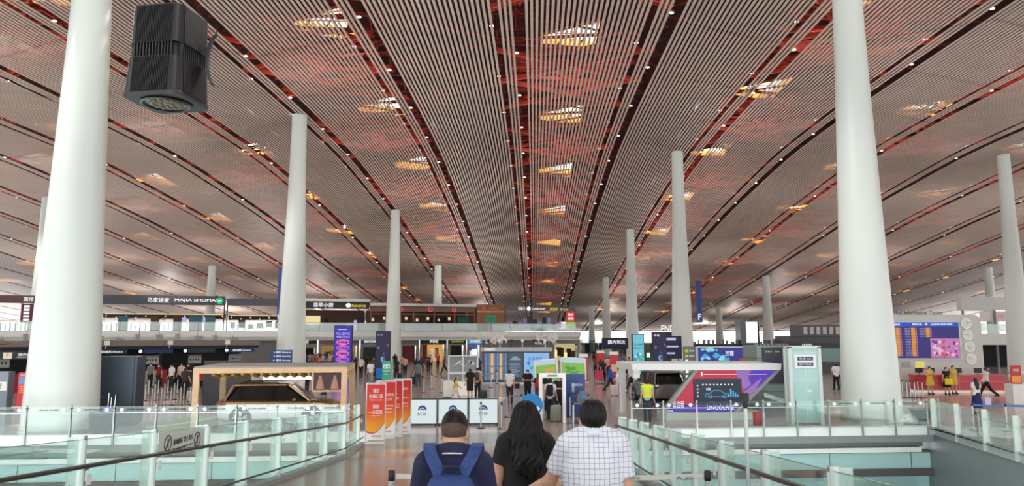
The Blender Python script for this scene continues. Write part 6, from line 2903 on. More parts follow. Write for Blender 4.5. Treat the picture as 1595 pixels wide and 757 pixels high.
def far_backpack(p, label, rgb, scale=1.0):
    """a backpack on the back of person p"""
    r = p.rotation_euler.z
    s = p.scale[0]
    off = Matrix.Rotation(r, 3, 'Z') @ Vector((0, -.135 * s, 1.0 * s))
    t = thing('backpack', label, 'bag', p.location + off, r)
    t.scale = (s * scale,) * 3
    part(t, 'bag_body', backpack_mesh(), cloth(rgb), True)
    b = MB()
    b.rbox(-.11, .11, -.19, -.14, .04, .22, .02)
    part(t, 'front_pocket', b, cloth(tuple(int(c * .85) for c in rgb)))
    for q in (-1, 1):
        b = MB()
        b.tube([(q * .10, -.01, .40), (q * .11, .06, .47), (q * .11, .14, .47), (q * .12, .25, .36), (q * .13, .24, .2), (q * .15, .12, .08), (q * .13, .0, .05)], .016, 6)
        part(t, 'shoulder_strap', b, cloth(tuple(int(c * .8) for c in rgb)), True)
    return t


def suitcase(x, y, rot, label, rgb, H=.62, z=0, group=None, handle=True):
    t = thing('suitcase', label, 'suitcase', (x, y, z), rot, group)
    w, d = H * .66, H * .4
    b = MB()
    b.loft([rr_ring(-w / 2 + .03, w / 2 - .03, d / 2 - .02, .06, .05), rr_ring(-w / 2, w / 2, d / 2, .10, .06), rr_ring(-w / 2, w / 2, d / 2, H - .04, .06), rr_ring(-w / 2 + .03, w / 2 - .03, d / 2 - .02, H, .05)])
    part(t, 'shell', b, mat('shell_%d_%d_%d' % rgb, rgb, .35), True)
    b = MB()
    for k in range(4):
        x_ = -w / 2 + w * (k + 1) / 5
        b.rbox(x_ - .012, x_ + .012, -d / 2 - .008, d / 2 + .008, .14, H - .1, .005)
    part(t, 'rib', b, mat('shell_%d_%d_%d' % tuple(int(c * .8) for c in rgb), tuple(int(c * .8) for c in rgb), .4))
    if handle:
        b = MB()
        b.tube([(-w * .25, d * .3, H), (-w * .25, d * .3, H + .36), (w * .25, d * .3, H + .36), (w * .25, d * .3, H)], .011, 6)
        part(t, 'pull_handle', b, DSTEEL(), True)
    for sx in (-1, 1):
        for sy in (-1, 1):
            b = MB()
            b.cyl((sx * (w / 2 - .06) - .012, sy * (d / 2 - .05), .03), (sx * (w / 2 - .06) + .012, sy * (d / 2 - .05), .03), .03, n=10)
            b.bar((sx * (w / 2 - .06), sy * (d / 2 - .05), .03), (sx * (w / 2 - .06), sy * (d / 2 - .05), .08), .02)
            part(t, 'wheel', b, BLACK())
    return t
# ------------------------------------------------------------------ flight screens in the middle of the hall
d = 57.0
a, e = at(752, 560, d), at(857, 560, d)
w = e.x - a.x
zt = at(800, 541, d).z
t = thing('flight_screen_wall', 'dark framed wall of three tall flight and map screens in mid hall', 'information display', ((a.x + e.x) / 2, d, 0))
b = MB()
b.box(-w / 2, w / 2, 0, .6, .1, zt - .32)
part(t, 'frame', b, mat('wall_frame_slate', (66, 80, 96), .4))
b = MB()
b.box(-w / 2 - .15, w / 2 + .15, -.15, .7, zt - .32, zt)
hd = part(t, 'header', b, mat('header_grey', (176, 182, 184), .4))
text(hd, '航班信息', LETTER(), (-w / 2 + .55, -.16, zt - .15), w=.8, h=.18)
text(hd, 'Flight Information', PAINT_W(), (-w / 2 + 1.75, -.16, zt - .15), w=1.3, h=.12)
b = MB()
b.box(-w / 2 - .3, w / 2 + .3, -.3, .8, 0, .1)
part(t, 'plinth', b, STEEL())
s_m = mat('screen_steelblue', (86, 112, 144), emit=.6)
X = lambda f: -w / 2 + w * f
sz0, sz1 = .25, zt - .42
rows = mat('screen_row', (150, 180, 210), emit=.7)
peach = mat('column_peach', (244, 184, 120), emit=.85)
b = MB()
b.box(X(.015), X(.36), -.03, 0, sz0, sz1)
s1 = part(t, 'flight_screen', b, s_m)
b1, b2 = MB(), MB()
for k in range(22):
    z = sz1 - .12 - k * .09
    for q in range(6):
        b1.box(X(.03) + q * .30, X(.03) + q * .30 + .2, -.036, -.03, z, z + .04)
for f in (.12, .25):
    for z0, z1 in ((sz0 + .1, (sz0 + sz1) / 2 - .05), ((sz0 + sz1) / 2 + .05, sz1 - .05)):
        b2.box(X(f), X(f) + .19, -.042, -.036, z0, z1)
part(s1, 'flight_row', b1, rows)
part(s1, 'status_column', b2, peach)
b = MB()
b.box(X(.375), X(.59), -.03, 0, sz0 + .2, sz1)
s2 = part(t, 'mountain_screen', b, mat('screen_slate', (92, 108, 124), emit=.55))
b = MB()
b.prism([(X(.40), -.035, sz1 - .55), (X(.455), -.035, sz1 - .28), (X(.50), -.035, sz1 - .26), (X(.57), -.035, sz1 - .55)], (0, -.005, 0))
part(s2, 'mountain_picture', b, rows)
b = MB()
for k in range(9):
    b.box(X(.40), X(.40) + random.uniform(.5, .85), -.036, -.03, sz1 - .8 - k * .12, sz1 - .75 - k * .12)
part(s2, 'print_row', b, rows)
b = MB()
b.box(X(.61), X(.985), -.03, 0, sz0, sz1)
s3 = part(t, 'map_screen', b, mat('screen_sky', (140, 190, 240), emit=.9))
text(s3, '手机值机', mat('print_blue', (40, 90, 190), emit=.7), (X(.78), -.035, sz1 - .45), w=1.2, h=.28)
for k, (fx, fz, c) in enumerate(((.68, .62, (60, 130, 230)), (.72, .45, (70, 190, 130)), (.66, .3, (230, 120, 160)), (.8, .5, (250, 250, 255)), (.85, .3, (250, 250, 255)), (.9, .62, (190, 220, 250)))):
    b = MB()
    z = sz0 + (sz1 - sz0) * fz
    b.prism([(X(fx) + .13 * math.cos(q), -.036, z + .15 * math.sin(q)) for q in np.linspace(0, 2 * PI, 13)[:-1]], (0, -.004, 0))
    part(s3, 'map_mark', b, mat('map_mark_%d' % k, c, emit=.85))
for k in range(6):
    b = MB()
    x = X(.08 + .17 * k)
    b.cyl((x, .3, zt), (x, .3, zt + .45), .03, n=8)
    b.rbox(x - .1, x + .1, .18, .42, zt + .42, zt + .6, .04)
    part(t, 'roof_camera', b, WHITE() if k % 2 else BLACK())

# white showcase
d = 45.5
a, e = at(697.5, 580, d), at(744.5, 580, d)
w = e.x - a.x
zt = at(720, 554, d).z
t = thing('showcase', 'white framed glass showcase with white leaf shapes left of the flight screens', 'showcase', ((a.x + e.x) / 2, d, 0))
b = MB()
b.box(-w / 2, w / 2, 0, .8, 0, .78)
part(t, 'plinth', b, mat('plinth_lit', (244, 240, 228), emit=.7))
b = MB()
for x in (-w / 2 + .04, w / 2 - .04, 0.0):
    for y in (.04, .76):
        b.box(x - .035, x + .035, y - .035, y + .035, .78, zt)
b.box(-w / 2, w / 2, 0, .8, zt - .05, zt)
b.box(-w / 2, w / 2, 0, .8, 1.25, 1.38)
part(t, 'frame', b, WHITE())
b = MB()
b.box(-w / 2 + .05, w / 2 - .05, .70, .74, .8, zt - .05)
part(t, 'back_panel', b, mat('case_grey', (150, 160, 162), .3))
random.seed(9)
for k in range(8):
    b = MB()
    x, z = random.uniform(-w / 2 + .35, w / 2 - .35), random.choice((1.0, 1.65, 1.8, 1.95))
    dx, dz = random.uniform(-.35, .35), random.uniform(.1, .35)
    b.prism([(x - dx, .3, z - dz * .6), (x, .3, z - .09), (x + dx, .3, z + dz * .5), (x + .03, .3, z + .09)], (0, .05, 0))
    part(t, 'white_leaf', b, PAINT_W())
d = 43.5
a = at(697, 600, d)
t = thing('white_counter', 'plain white counter left of the white showcase', 'counter', (a.x, d, 0))
b = MB()
b.rbox(-.26, .26, 0, .5, .06, 1.0, .03)
part(t, 'body', b, PAINT_W())
b = MB()
b.box(-.22, .22, .04, .46, 0, .06)
part(t, 'plinth', b, DARK())
b = MB()
b.box(-.29, .29, -.03, .53, 1.0, 1.03)
part(t, 'worktop', b, STEEL())

# tilted map boards
for (p0, p1, pt, pb, d, tl, lb) in ((834, 869, 561, 594, 39.0, .12, 'tilted green map board in white frame behind the walk-through gate'), (875, 912, 558, 590, 40.0, -.06, 'tilted green map board above the dark blue screen')):
    a, e = at(p0, pb, d), at(p1, pt, d)
    w, h = e.x - a.x, e.z - a.z
    t = thing('map_board', lb, 'map board', ((a.x + e.x) / 2, d, 0), .1 if tl > 0 else -.05)
    b = MB()
    sk = tl * h
    P_ = lambda fx, fz: (-w / 2 + w * fx - sk * fz * (1 if tl > 0 else -1) * .5, 0, a.z + h * fz + tl * .8 * w * (fx - .5))
    for q0, q1 in (((0, 0), (1, 0)), ((1, 0), (1, 1)), ((1, 1), (0, 1)), ((0, 1), (0, 0))):
        b.bar(P_(*q0), P_(*q1), .09, .1, up=(0, 1, 0))
    part(t, 'frame', b, PAINT_W())
    b = MB()
    b.prism([P_(.03, .03), P_(.97, .03), P_(.97, .97), P_(.03, .97)], (0, .03, 0))
    f = part(t, 'map_face', b, mat('map_green', (150, 206, 90), emit=.7))
    b = MB()
    b.prism([V(*P_(.05, .78)) + V(0, -.004, 0), V(*P_(.95, .78)) + V(0, -.004, 0), V(*P_(.95, .96)) + V(0, -.004, 0), V(*P_(.05, .96)) + V(0, -.004, 0)], (0, -.003, 0))
    part(f, 'title_band', b, mat('map_sky', (190, 220, 244), emit=.8))
    b = MB()
    random.seed(int(p0))
    for k in range(9):
        x, z, r = random.uniform(.25, .75), random.uniform(.25, .6), random.uniform(.06, .14)
        c = V(*P_(x, z))
        b.prism([c + V(r * w * math.cos(q), -.006 - .0005 * k, .5 * r * w * math.sin(q)) for q in np.linspace(0, 2 * PI, 9)[:-1]], (0, -.0005, 0))
    part(f, 'map_patch', b, mat('map_sand', (226, 176, 110), emit=.75) if tl > 0 else mat('map_leaf', (90, 170, 70), emit=.7))
    for s in (-.35, .35):
        b = MB()
        b.cyl((s * w, .08, 0), (s * w, .08, a.z + .1), .03, n=8)
        b.box(s * w - .15, s * w + .15, -.1, .25, 0, .03)
        part(t, 'leg', b, STEEL())

# walk-through gate and blue screen
g = ground(861, 659)
gx0, gx1 = ground(843, 659).x, ground(880, 659).x
t = thing('walk_through_gate', 'white walk-through temperature gate right of the woman with long hair', 'gate', (g.x, g.y, 0))
w = gx1 - gx0
hz_ = at(861, 582, g.y).z
for s in (-1, 1):
    b = MB()
    b.rbox(s * w / 2 - .07, s * w / 2 + .07, 0, .5, 0, hz_ - .16, .03)
    part(t, 'side_post', b, PAINT_W())
b = MB()
b.rbox(-w / 2 - .07, w / 2 + .07, 0, .5, hz_ - .16, hz_, .02)
hb = part(t, 'top_beam', b, PAINT_W())
b = MB()
b.box(-.2, .2, -.01, 0, hz_ - .12, hz_ - .04)
part(hb, 'display', b, mat('gate_display', (150, 180, 190), emit=.6))
g = at(896, 600, 33.5)
t = thing('blue_screen', 'dark blue upright screen with small white emblem by the gate', 'screen', (g.x, 33.5, 0))
h0 = at(896, 583, 33.5).z
b = MB()
b.rbox(-.44, .44, 0, .3, .05, h0, .02)
part(t, 'body', b, mat('screen_navy', (28, 58, 130), .35))
b = MB()
b.box(-.46, .46, -.05, .35, 0, .05)
part(t, 'plinth', b, DARK())
airport_logo(t, -.12, -.004, h0 - .50, .11, wide=1.6)
text(t, 'BCIA', PAINT_W(), (.16, -.006, h0 - .46), w=.32, h=.1)
# thermometer kiosk
g = at(893, 640, 31.0)
t = thing('face_scan_stand', 'grey face scanner on a slim stand right of the walk-through gate', 'scanner', (g.x, 31.0, 0))
b = MB()
b.cyl((0, 0, .03), (0, 0, 1.25), .035, n=10)
part(t, 'pole', b, DSTEEL(), True)
b = MB()
b.lathe([(.22, 0), (.22, .02), (.05, .04)], n=18)
part(t, 'base_plate', b, DSTEEL(), True)
b = MB()
b.rbox(-.06, .06, -.03, .03, 1.25, 1.62, .02)
part(t, 'scanner_head', b, GREY())
b = MB()
b.box(-.045, .045, -.036, -.03, 1.45, 1.6)
part(t, 'screen', b, mat('scanner_screen', (170, 200, 220), emit=.8))
g = at(906, 640, 31.6)
t = thing('desk_scanner', 'grey scanning machine on a table beside the dark blue screen', 'machine', (g.x, 31.6, 0))
b = MB()
b.box(-.38, .38, -.3, .3, .72, .76)
part(t, 'table_top', b, mat('table_grey', (120, 124, 128), .4))
for sx in (-1, 1):
    for sy in (-1, 1):
        b = MB()
        b.cyl((sx * .34, sy * .26, 0), (sx * .34, sy * .26, .72), .018, n=8)
        part(t, 'leg', b, STEEL())
b = MB()
b.rbox(-.22, .12, -.15, .15, .76, 1.12, .05)
b.rbox(-.12, .3, -.1, .1, 1.12, 1.24, .04)
part(t, 'machine_body', b, mat('machine_grey', (96, 100, 104), .4))
b = MB()
b.cyl((.05, -.16, 1.02), (.05, -.14, 1.02), .1, n=16)
part(t, 'blue_disc', b, mat('disc_blue', (40, 120, 190), .4))
# round blue sign behind the woman's head
g = at(828, 632, 27.6)
t = thing('round_sign', 'round bright blue sign on a stand behind the long black hair', 'sign', (g.x, 27.9, 0))
b = MB()
b.cyl((0, .0, g.z), (0, .03, g.z), .42, n=36)
ds = part(t, 'disc', b, mat('disc_azure', (30, 130, 196), .5))
b = MB()
b.prism([(.18, -.004, g.z - .26), (.32, -.004, g.z - .14), (.24, -.004, g.z - .04), (.12, -.004, g.z - .12)], (0, -.003, 0))
part(ds, 'white_mark', b, PAINT_W())
b = MB()
b.cyl((0, .05, 0.02), (0, .05, g.z), .025, n=10)
part(t, 'pole', b, STEEL(), True)
b = MB()
b.lathe([(.22, 0), (.22, .02), (.03, .03)], c=(0, .05, 0), n=18)
part(t, 'base_plate', b, STEEL(), True)

# barrier posts with belts around the gate
bw_ = mat('belt_steelgrey', (120, 128, 136), .6)
bb_ = mat('belt_blue', (60, 130, 200), .6)
gate_posts = [(749, 667), (781, 668), (790, 650), (812, 650), (815, 668), (833, 668), (838, 648), (893, 668), (888, 650), (908, 668), (917, 650), (924, 666)]
gp_ = []
for px, py in gate_posts:
    g = ground(px, py)
    gp_.append(g)
    belt_post(g.x, g.y, 0, 'steel belt post standing round the walk-through gate', 'belt posts round the gate')
for i, j, m in ((1, 2, bw_), (2, 3, bw_), (4, 5, PAINT_W()), (7, 8, bb_), (9, 10, bb_), (8, 10, bb_)):
    belt(gp_[i], gp_[j], .94, .94, 'narrow belt stretched between posts round the walk-through gate', m, group='belts round the gate')
far_posts = [(742, 606), (765, 604), (660, 612), (672, 606), (688, 612), (774, 598)]
fp_ = [ground(*q) for q in far_posts]
for g in fp_:
    belt_post(g.x, g.y, 0, 'steel belt post near the white showcase in mid hall', 'belt posts in mid hall')
for i, j in ((2, 3), (3, 4), (0, 1), (1, 5)):
    belt(fp_[i], fp_[j], .94, .94, 'thin belt between posts near the white showcase', bw_, group='belts in mid hall')
random.seed(12)
lf = []
for r in range(3):
    for k in range(7):
        lf.append((206 + k * 15 + r * 5, 634 - r * 9 - k * .6))
for px, py in lf:
    g = ground(px, py)
    if g.x > -12.3 and g.y < 34:
        continue
    if -14.6 < g.x < -12.2 and g.y < 33.8:
        g = g * (34.2 / g.y)
    belt_post(g.x, g.y, 0, 'steel belt post in the waiting lanes left of the timber canopy', 'belt posts of the check-in lanes')
for k in range(8):
    g = ground(1399, 618)
    g = V(g.x - .4 + (k % 4) * .46, g.y - .4 - (k // 4) * .5, 0)
    belt_post(g.x, g.y, 0, 'steel belt post crowded at the left end of the red information desk', 'belt posts by the information desk')
g1, g2 = ground(1517, 670), ground(1569, 672)
belt_post(g1.x, g1.y, 0, 'steel belt post with blue belt behind the right glass balustrade', None)
belt_post(g2.x, g2.y, 0, 'steel belt post near the right edge beside the white box', None)
belt(g1, g2, .95, .95, 'bright blue belt stretched behind the right glass balustrade', bb_, .07)
g3 = ground(1640, 672)
belt_post(g3.x, g3.y, 0, 'steel belt post just outside the right edge', None)
belt(g2, g3, .95, .95, 'bright blue belt running out of view at the right edge', bb_, .07)
# red stands far behind the queue
for px, py, h, lb in ((957, 592, 2.3, 'tall red and white stand among the far travellers'), (936, 586, 2.3, 'smaller red stand left of the tall red and white stand'), (909, 596, 2.2, 'red stand right of the tilted map boards')):
    g = ground(px, py)
    t = thing('red_stand', lb, 'sign', (g.x, g.y, 0))
    b = MB()
    b.rbox(-.36, .36, 0, .12, .08, h - .25, .02)
    part(t, 'panel', b, mat('stand_red', (206, 66, 66), .5))
    b = MB()
    b.box(-.36, .36, -.01, .13, h - .25, h)
    part(t, 'white_header', b, PAINT_W())
    b = MB()
    b.box(-.4, .4, -.12, .25, 0, .08)
    part(t, 'base_plate', b, STEEL())
    b = MB()
    b.box(-.24, .24, -.008, 0, h * .3, h * .55)
    part(t, 'print', b, mat('stand_cream', (240, 210, 180), .5))
g = ground(934, 598)
t = thing('luggage_trolley', 'luggage trolley with pink red board left of the walking woman in white', 'trolley', (g.x, g.y, 0))
b = MB()
b.box(-.3, .3, -.5, .3, .14, .18)
b.tube([(-.28, .3, .16), (-.28, .36, 1.0), (.28, .36, 1.0), (.28, .3, .16)], .02, 6)
part(t, 'frame', b, STEEL())
b = MB()
b.box(-.3, .3, .3, .34, .35, .95)
part(t, 'board', b, mat('trolley_pink', (214, 50, 96), .5))
for x, y in ((-.25, -.45), (.25, -.45), (-.25, .25), (.25, .25)):
    b = MB()
    b.cyl((x - .02, y, .07), (x + .02, y, .07), .07, n=10)
    part(t, 'wheel', b, BLACK())
# ------------------------------------------------------------------ travellers and staff in the hall
K_, W_, N_ = (26, 26, 30), (232, 234, 236), (40, 50, 84)


def P(px, py, face, label, **k):
    g = ground(px, py)
    return person(g.x, g.y, face, label, **k)


P(710, 624, -80, 'small person in a yellow top walking left of the couple with a suitcase', top=(226, 206, 60), bottom=(220, 220, 216), pose='walk', H=1.32, hair='bob', fem=1, length=.5)
P(732, 622, 5, 'person in black T-shirt and black shorts beside the white showcase', top=K_, bottom=K_, H=1.72, length=.5)
q = P(743.5, 623, -8, 'person in beige shirt beside the person in black shorts', top=(196, 180, 150), bottom=K_, H=1.74)
far_backpack(q, 'grey backpack worn by the person in a beige shirt', (84, 84, 92))
g = ground(753, 625)
suitcase(g.x, g.y, .1, 'small black suitcase right of the person in a beige shirt', (30, 30, 34), .6)
q = P(794, 628, -10, 'person in white T-shirt and maroon trousers with a shoulder bag', top=W_, bottom=(70, 32, 40), pose='idle', H=1.75)
g = q.location
t = thing('shoulder_bag', 'black shoulder bag of the person in maroon trousers', 'bag', (g.x + .40, g.y - .10, .78), .3)
b = MB()
b.rbox(-.13, .13, -.06, .06, 0, .26, .03)
part(t, 'bag_body', b, BLACK())
b = MB()
b.tube([(.08, 0, .26), (.0, .02, .48), (-.12, .03, .66), (-.22, .04, .60)], .012, 6)
part(t, 'shoulder_strap', b, BLACK())
P(822, 626, 175, 'masked guard in black standing before the light map screen', top=K_, bottom=K_, pose='cross', H=1.74)
q = P(839, 636, 8, 'person in dark shirt wearing a red backpack beside the gate', top=(50, 50, 58), bottom=(90, 92, 96), H=1.70)
far_backpack(q, 'red backpack on the person left of the walk-through gate', (206, 40, 52))
P(853, 640, -150, 'person in black half hidden behind the walk-through gate', top=K_, bottom=K_, H=1.76)
q = P(857.5, 653, -12, 'person in white shirt with black backpack standing in the gate', top=W_, bottom=(34, 36, 48), H=1.70)
far_backpack(q, 'black backpack on the person standing in the gate', (28, 28, 32), 1.05)
P(871, 651, 168, 'masked guard in black with a blue cap facing the queue', top=K_, bottom=K_, pose='cross', H=1.80, hat=(44, 110, 190))
g = ground(866, 657)
suitcase(g.x, g.y, .1, 'grey green suitcase in front of the masked guard', (134, 140, 126), .68)
P(951, 611, -100, 'person in blue jacket walking beside the woman in white', top=(48, 92, 180), bottom=(40, 44, 60), pose='walk', sleeve=2.0, H=1.76)
P(964, 614, 100, 'woman in white walking with a white suitcase', top=W_, bottom=(226, 226, 226), pose='stride', fem=1, hair='bob', sleeve=2.0, H=1.66)
g = ground(957, 617)
suitcase(g.x, g.y, .2, 'white suitcase of the woman dressed in white', (228, 228, 226), .66)
P(973, 593, 20, 'person in white top and dark trousers behind the woman in white', top=W_, bottom=K_, H=1.72)
P(983, 609, 100, 'person in white shirt walking behind the canopy post', top=W_, bottom=K_, pose='walk', H=1.74)
P(1019, 614, 80, 'person in black with striped trousers walking under the white canopy', top=K_, bottom=(40, 40, 44), pose='stride', H=1.72, shoe=(230, 230, 230))
q = P(1009, 657, -15, 'officer in light blue shirt and yellow vest by the white canopy', top=(150, 176, 206), bottom=(24, 26, 36), H=1.72, hat=(26, 28, 40))
J0 = joints(POSES['stand'])
vest = pobj('safety_vest', shirt_mesh(J0, FARH, .12, .98, .032), cloth((214, 226, 60)), q)
vest['label'] = 'bright yellow vest'
P(1303, 607, 10, 'person in white shirt left of the huge right column', top=W_, bottom=K_, pose='carry', H=1.74)
P(1313, 606, -20, 'person partly hidden behind the huge right column', top=(220, 222, 226), bottom=N_, H=1.70)
P(1450, 614, 180, 'leftmost attendant in a yellow dress before the information desk', top=(226, 186, 64), kind='dress', fem=1, hair='bun', pose='phone', H=1.70, shoe=(30, 30, 30), skirt_hem=.52)
q = P(1476, 614.5, 170, 'person in black dress holding a yellow bag at the information desk', top=K_, kind='dress', fem=1, hair='bun', pose='stand', H=1.66, skirt_hem=.45)
g = q.location
t = thing('shopping_bag', 'bright yellow bag held before the person in a black dress', 'bag', (g.x - .02, g.y - .26, .62), .1)
b = MB()
b.loft([[(-.22, -.05, 0), (.22, -.05, 0), (.22, .05, 0), (-.22, .05, 0)], [(-.24, -.06, .36), (.24, -.06, .36), (.24, .06, .36), (-.24, .06, .36)]])
part(t, 'bag_body', b, mat('bag_yellow', (244, 222, 30), .5))
b = MB()
b.tube([(-.1, 0, .36), (-.08, .05, .5), (.08, .05, .5), (.1, 0, .36)], .01, 6)
part(t, 'handle', b, mat('bag_yellow', (244, 222, 30)))
P(1487, 614, 185, 'attendant in a yellow patterned dress right of the yellow bag', top=(220, 180, 76), kind='dress', fem=1, hair='bun', pose='stand', H=1.74, skirt_hem=.52)
P(1538, 620, 75, 'person in white shirt striding left past the information desk', top=(226, 222, 214), bottom=K_, pose='stride', sleeve=2.0, H=1.80)
q = P(1523, 645, 5, 'long-haired woman in white top and navy skirt at right', top=W_, bottom=(34, 40, 96), kind='skirt', fem=1, hair='long', H=1.64, skirt_hem=.3)
g = q.location
t = thing('shopping_bag', 'pale lilac bag carried by the long-haired woman in a navy skirt', 'bag', (g.x + .46, g.y - .02, .35), .2)
b = MB()
b.loft([[(-.15, -.06, 0), (.15, -.06, 0), (.15, .06, 0), (-.15, .06, 0)], [(-.17, -.07, .4), (.17, -.07, .4), (.17, .07, .4), (-.17, .07, .4)]])
part(t, 'bag_body', b, mat('bag_lilac', (206, 208, 232), .5))
b = MB()
b.tube([(-.08, 0, .40), (-.06, 0, .58), (.06, 0, .58), (.08, 0, .40)], .01, 6)
part(t, 'handle', b, mat('bag_lilac', (206, 208, 232)))
P(1580, 624, 30, 'person in white shirt near the promotional board at the right edge', top=W_, bottom=K_, H=1.72)

# travellers left of the red banners and under the upper shops
far = [
    (562, 588, 170, 'stand', W_, K_, 0, 'person in white near the purple totem'),
    (571, 584, 20, 'idle', K_, K_, 0, 'person in black left of the person in white and grey'),
    (577, 598, 10, 'walk', W_, (150, 150, 150), 0, 'person in white top and grey trousers before the dark totem'),
    (582, 586, 160, 'phone', (70, 70, 76), K_, 0, 'person in charcoal close to the dark totem'),
    (553, 584, 0, 'stand', (60, 70, 100), K_, 1, 'person in navy between purple totem and person in white'),
    (615, 577, 0, 'stand', K_, K_, 0, 'person in black standing by the shop column'),
    (617.5, 592, -20, 'idle', (30, 32, 36), (30, 30, 32), 0, 'person in black right of the green totem sign'),
    (627, 582, 180, 'stand', (206, 140, 130), (80, 76, 80), 1, 'person in pink before the red doors'),
    (631, 584, 170, 'phone', (210, 190, 170), K_, 1, 'person in cream before the red doors'),
    (648, 590, 5, 'stand', K_, K_, 0, 'person in black with pale bag below the amber gift shop'),
    (651, 602, 15, 'idle', (110, 116, 126), (70, 74, 84), 0, 'person in grey standing nearest below the amber gift shop'),
    (656, 588, -10, 'stand', (40, 46, 70), K_, 0, 'person in navy left of the amber gift shop door'),
    (667, 580, 175, 'phone', (60, 50, 50), K_, 0, 'person in brown before the amber gift shop'),
    (671, 577, 200, 'stand', (226, 210, 190), K_, 1, 'person in cream at the amber gift shop'),
    (682, 574, 160, 'stand', (200, 60, 40), (60, 30, 30), 1, 'person in red inside the amber gift shop front'),
    (692, 583, 90, 'walk', (50, 52, 60), K_, 0, 'person in charcoal walking right of the amber gift shop'),
    (746, 590, 10, 'stand', (50, 60, 90), (40, 44, 60), 0, 'tall person in navy right of the white showcase'),
    (545, 579, 150, 'stand', (90, 40, 50), K_, 1, 'person in maroon right behind the purple totem'),
]
for px, py, fc, ps, tp, bt, fm, lb in far:
    P(px, py, fc, lb, top=tp, bottom=bt, pose=ps, fem=fm, hair='bob' if fm else 'short', H=1.64 if fm else 1.73)
g = ground(623, 594)
suitcase(g.x, g.y, 0, 'dark suitcase right of the green totem sign', (50, 46, 50), .65)
g = ground(643, 600)
suitcase(g.x, g.y, .2, 'black suitcase with pale cover below the amber gift shop', (36, 36, 40), .62)
# crowd behind the car, at the golden shop
random.seed(44)
tops = [('white', W_), ('black', K_), ('navy', N_), ('grey', (120, 122, 128)), ('red', (170, 50, 50)), ('pink', (214, 150, 150)), ('blue', (70, 100, 160)), ('beige', (196, 180, 156))]
spots = ['before the golden shop', 'below the black band shop', 'right of the H column', 'behind the timber canopy']
k = 0
for r in range(3):
    for i in range(8):
        px = 462 + i * 7.4 + r * 2.5 + random.uniform(-1, 1)
        g = ground(px, 578 - r * 1.6)
        nm, c = tops[(i + 3 * r) % 8]
        row = ('nearest', 'middle', 'farthest')[r]
        fm = (i + r) % 2
        person(g.x, g.y, random.choice((0, 20, 160, 180, 90, -90)), 'person in %s top in the %s row of the crowd right of the H column' % (nm, row), top=c, bottom=K_ if i % 2 else N_, pose=random.choice(('stand', 'idle', 'phone', 'carry')), fem=fm, hair='bob' if fm else 'short', H=random.uniform(1.6, 1.78))
# far travellers between the queue and the canopy
ft = [(936, 590, 'navy', N_, 0, 'walk'), (940, 596, 'black', K_, 20, 'stand'), (945, 588, 'pink', (214, 150, 150), 170, 'stand'), (949, 586, 'white', W_, 0, 'idle'), (963, 586, 'grey', (120, 122, 128), 10, 'stand'), (971, 590, 'red', (170, 60, 56), 180, 'phone'), (977, 594, 'charcoal', (60, 60, 66), 90, 'walk'), (980, 586, 'beige', (196, 180, 156), 0, 'stand'), (968, 582, 'blue', (70, 100, 160), 0, 'idle'), (928, 584, 'brown', (96, 70, 56), 0, 'stand'), (925, 565, 'jet black', K_, 0, 'stand'), (929, 564, 'dark blue', (30, 36, 60), 10, 'stand'), (953, 582, 'cream', (230, 220, 196), 190, 'stand')]
for px, py, nm, c, fc, ps in ft:
    P(px, py, fc, 'far traveller in %s top among the red stands beyond the gate' % nm, top=c, bottom=K_, pose=ps, H=1.7)
# people at the left check-in lanes
ci = [(287, 618, 'dark shirt leaning over luggage', (60, 56, 60), 0, 'carry'), (281, 606, 'pale pink top', (220, 180, 180), 180, 'stand'), (292, 604, 'black top', K_, 170, 'phone'), (321, 622, 'black jacket inside the timber canopy', K_, -30, 'stand'), (313, 616, 'red top', (170, 40, 44), 20, 'idle'), (266, 608, 'white top', W_, 150, 'stand'), (246, 606, 'dark red top', (120, 36, 44), 160, 'stand'), (233, 604, 'grey top', (120, 122, 128), 180, 'stand'), (450, 628, 'grey shirt behind the car bonnet', (126, 130, 134), 10, 'idle'), (477, 612, 'grey blue shirt under the hanging screen', (120, 134, 150), 170, 'stand'), (493, 612, 'black top under the hanging screen', K_, 100, 'walk'), (505, 614, 'black top right of the hanging screen', (40, 40, 44), 60, 'stand')]
for px, py, nm, c, fc, ps in ci:
    g = ground(px, py)
    if g.y < 34.5:
        g = g * (35.2 / g.y)
    person(g.x, g.y, fc, 'person at left in %s' % nm, top=c, bottom=K_, pose=ps, H=1.7)
g = ground(297, 626)
suitcase(g.x, g.y, .3, 'pale suitcase beside the person leaning over luggage', (206, 200, 184), .6)
# ------------------------------------------------------------------ the three people of the queue
HQ = .0075


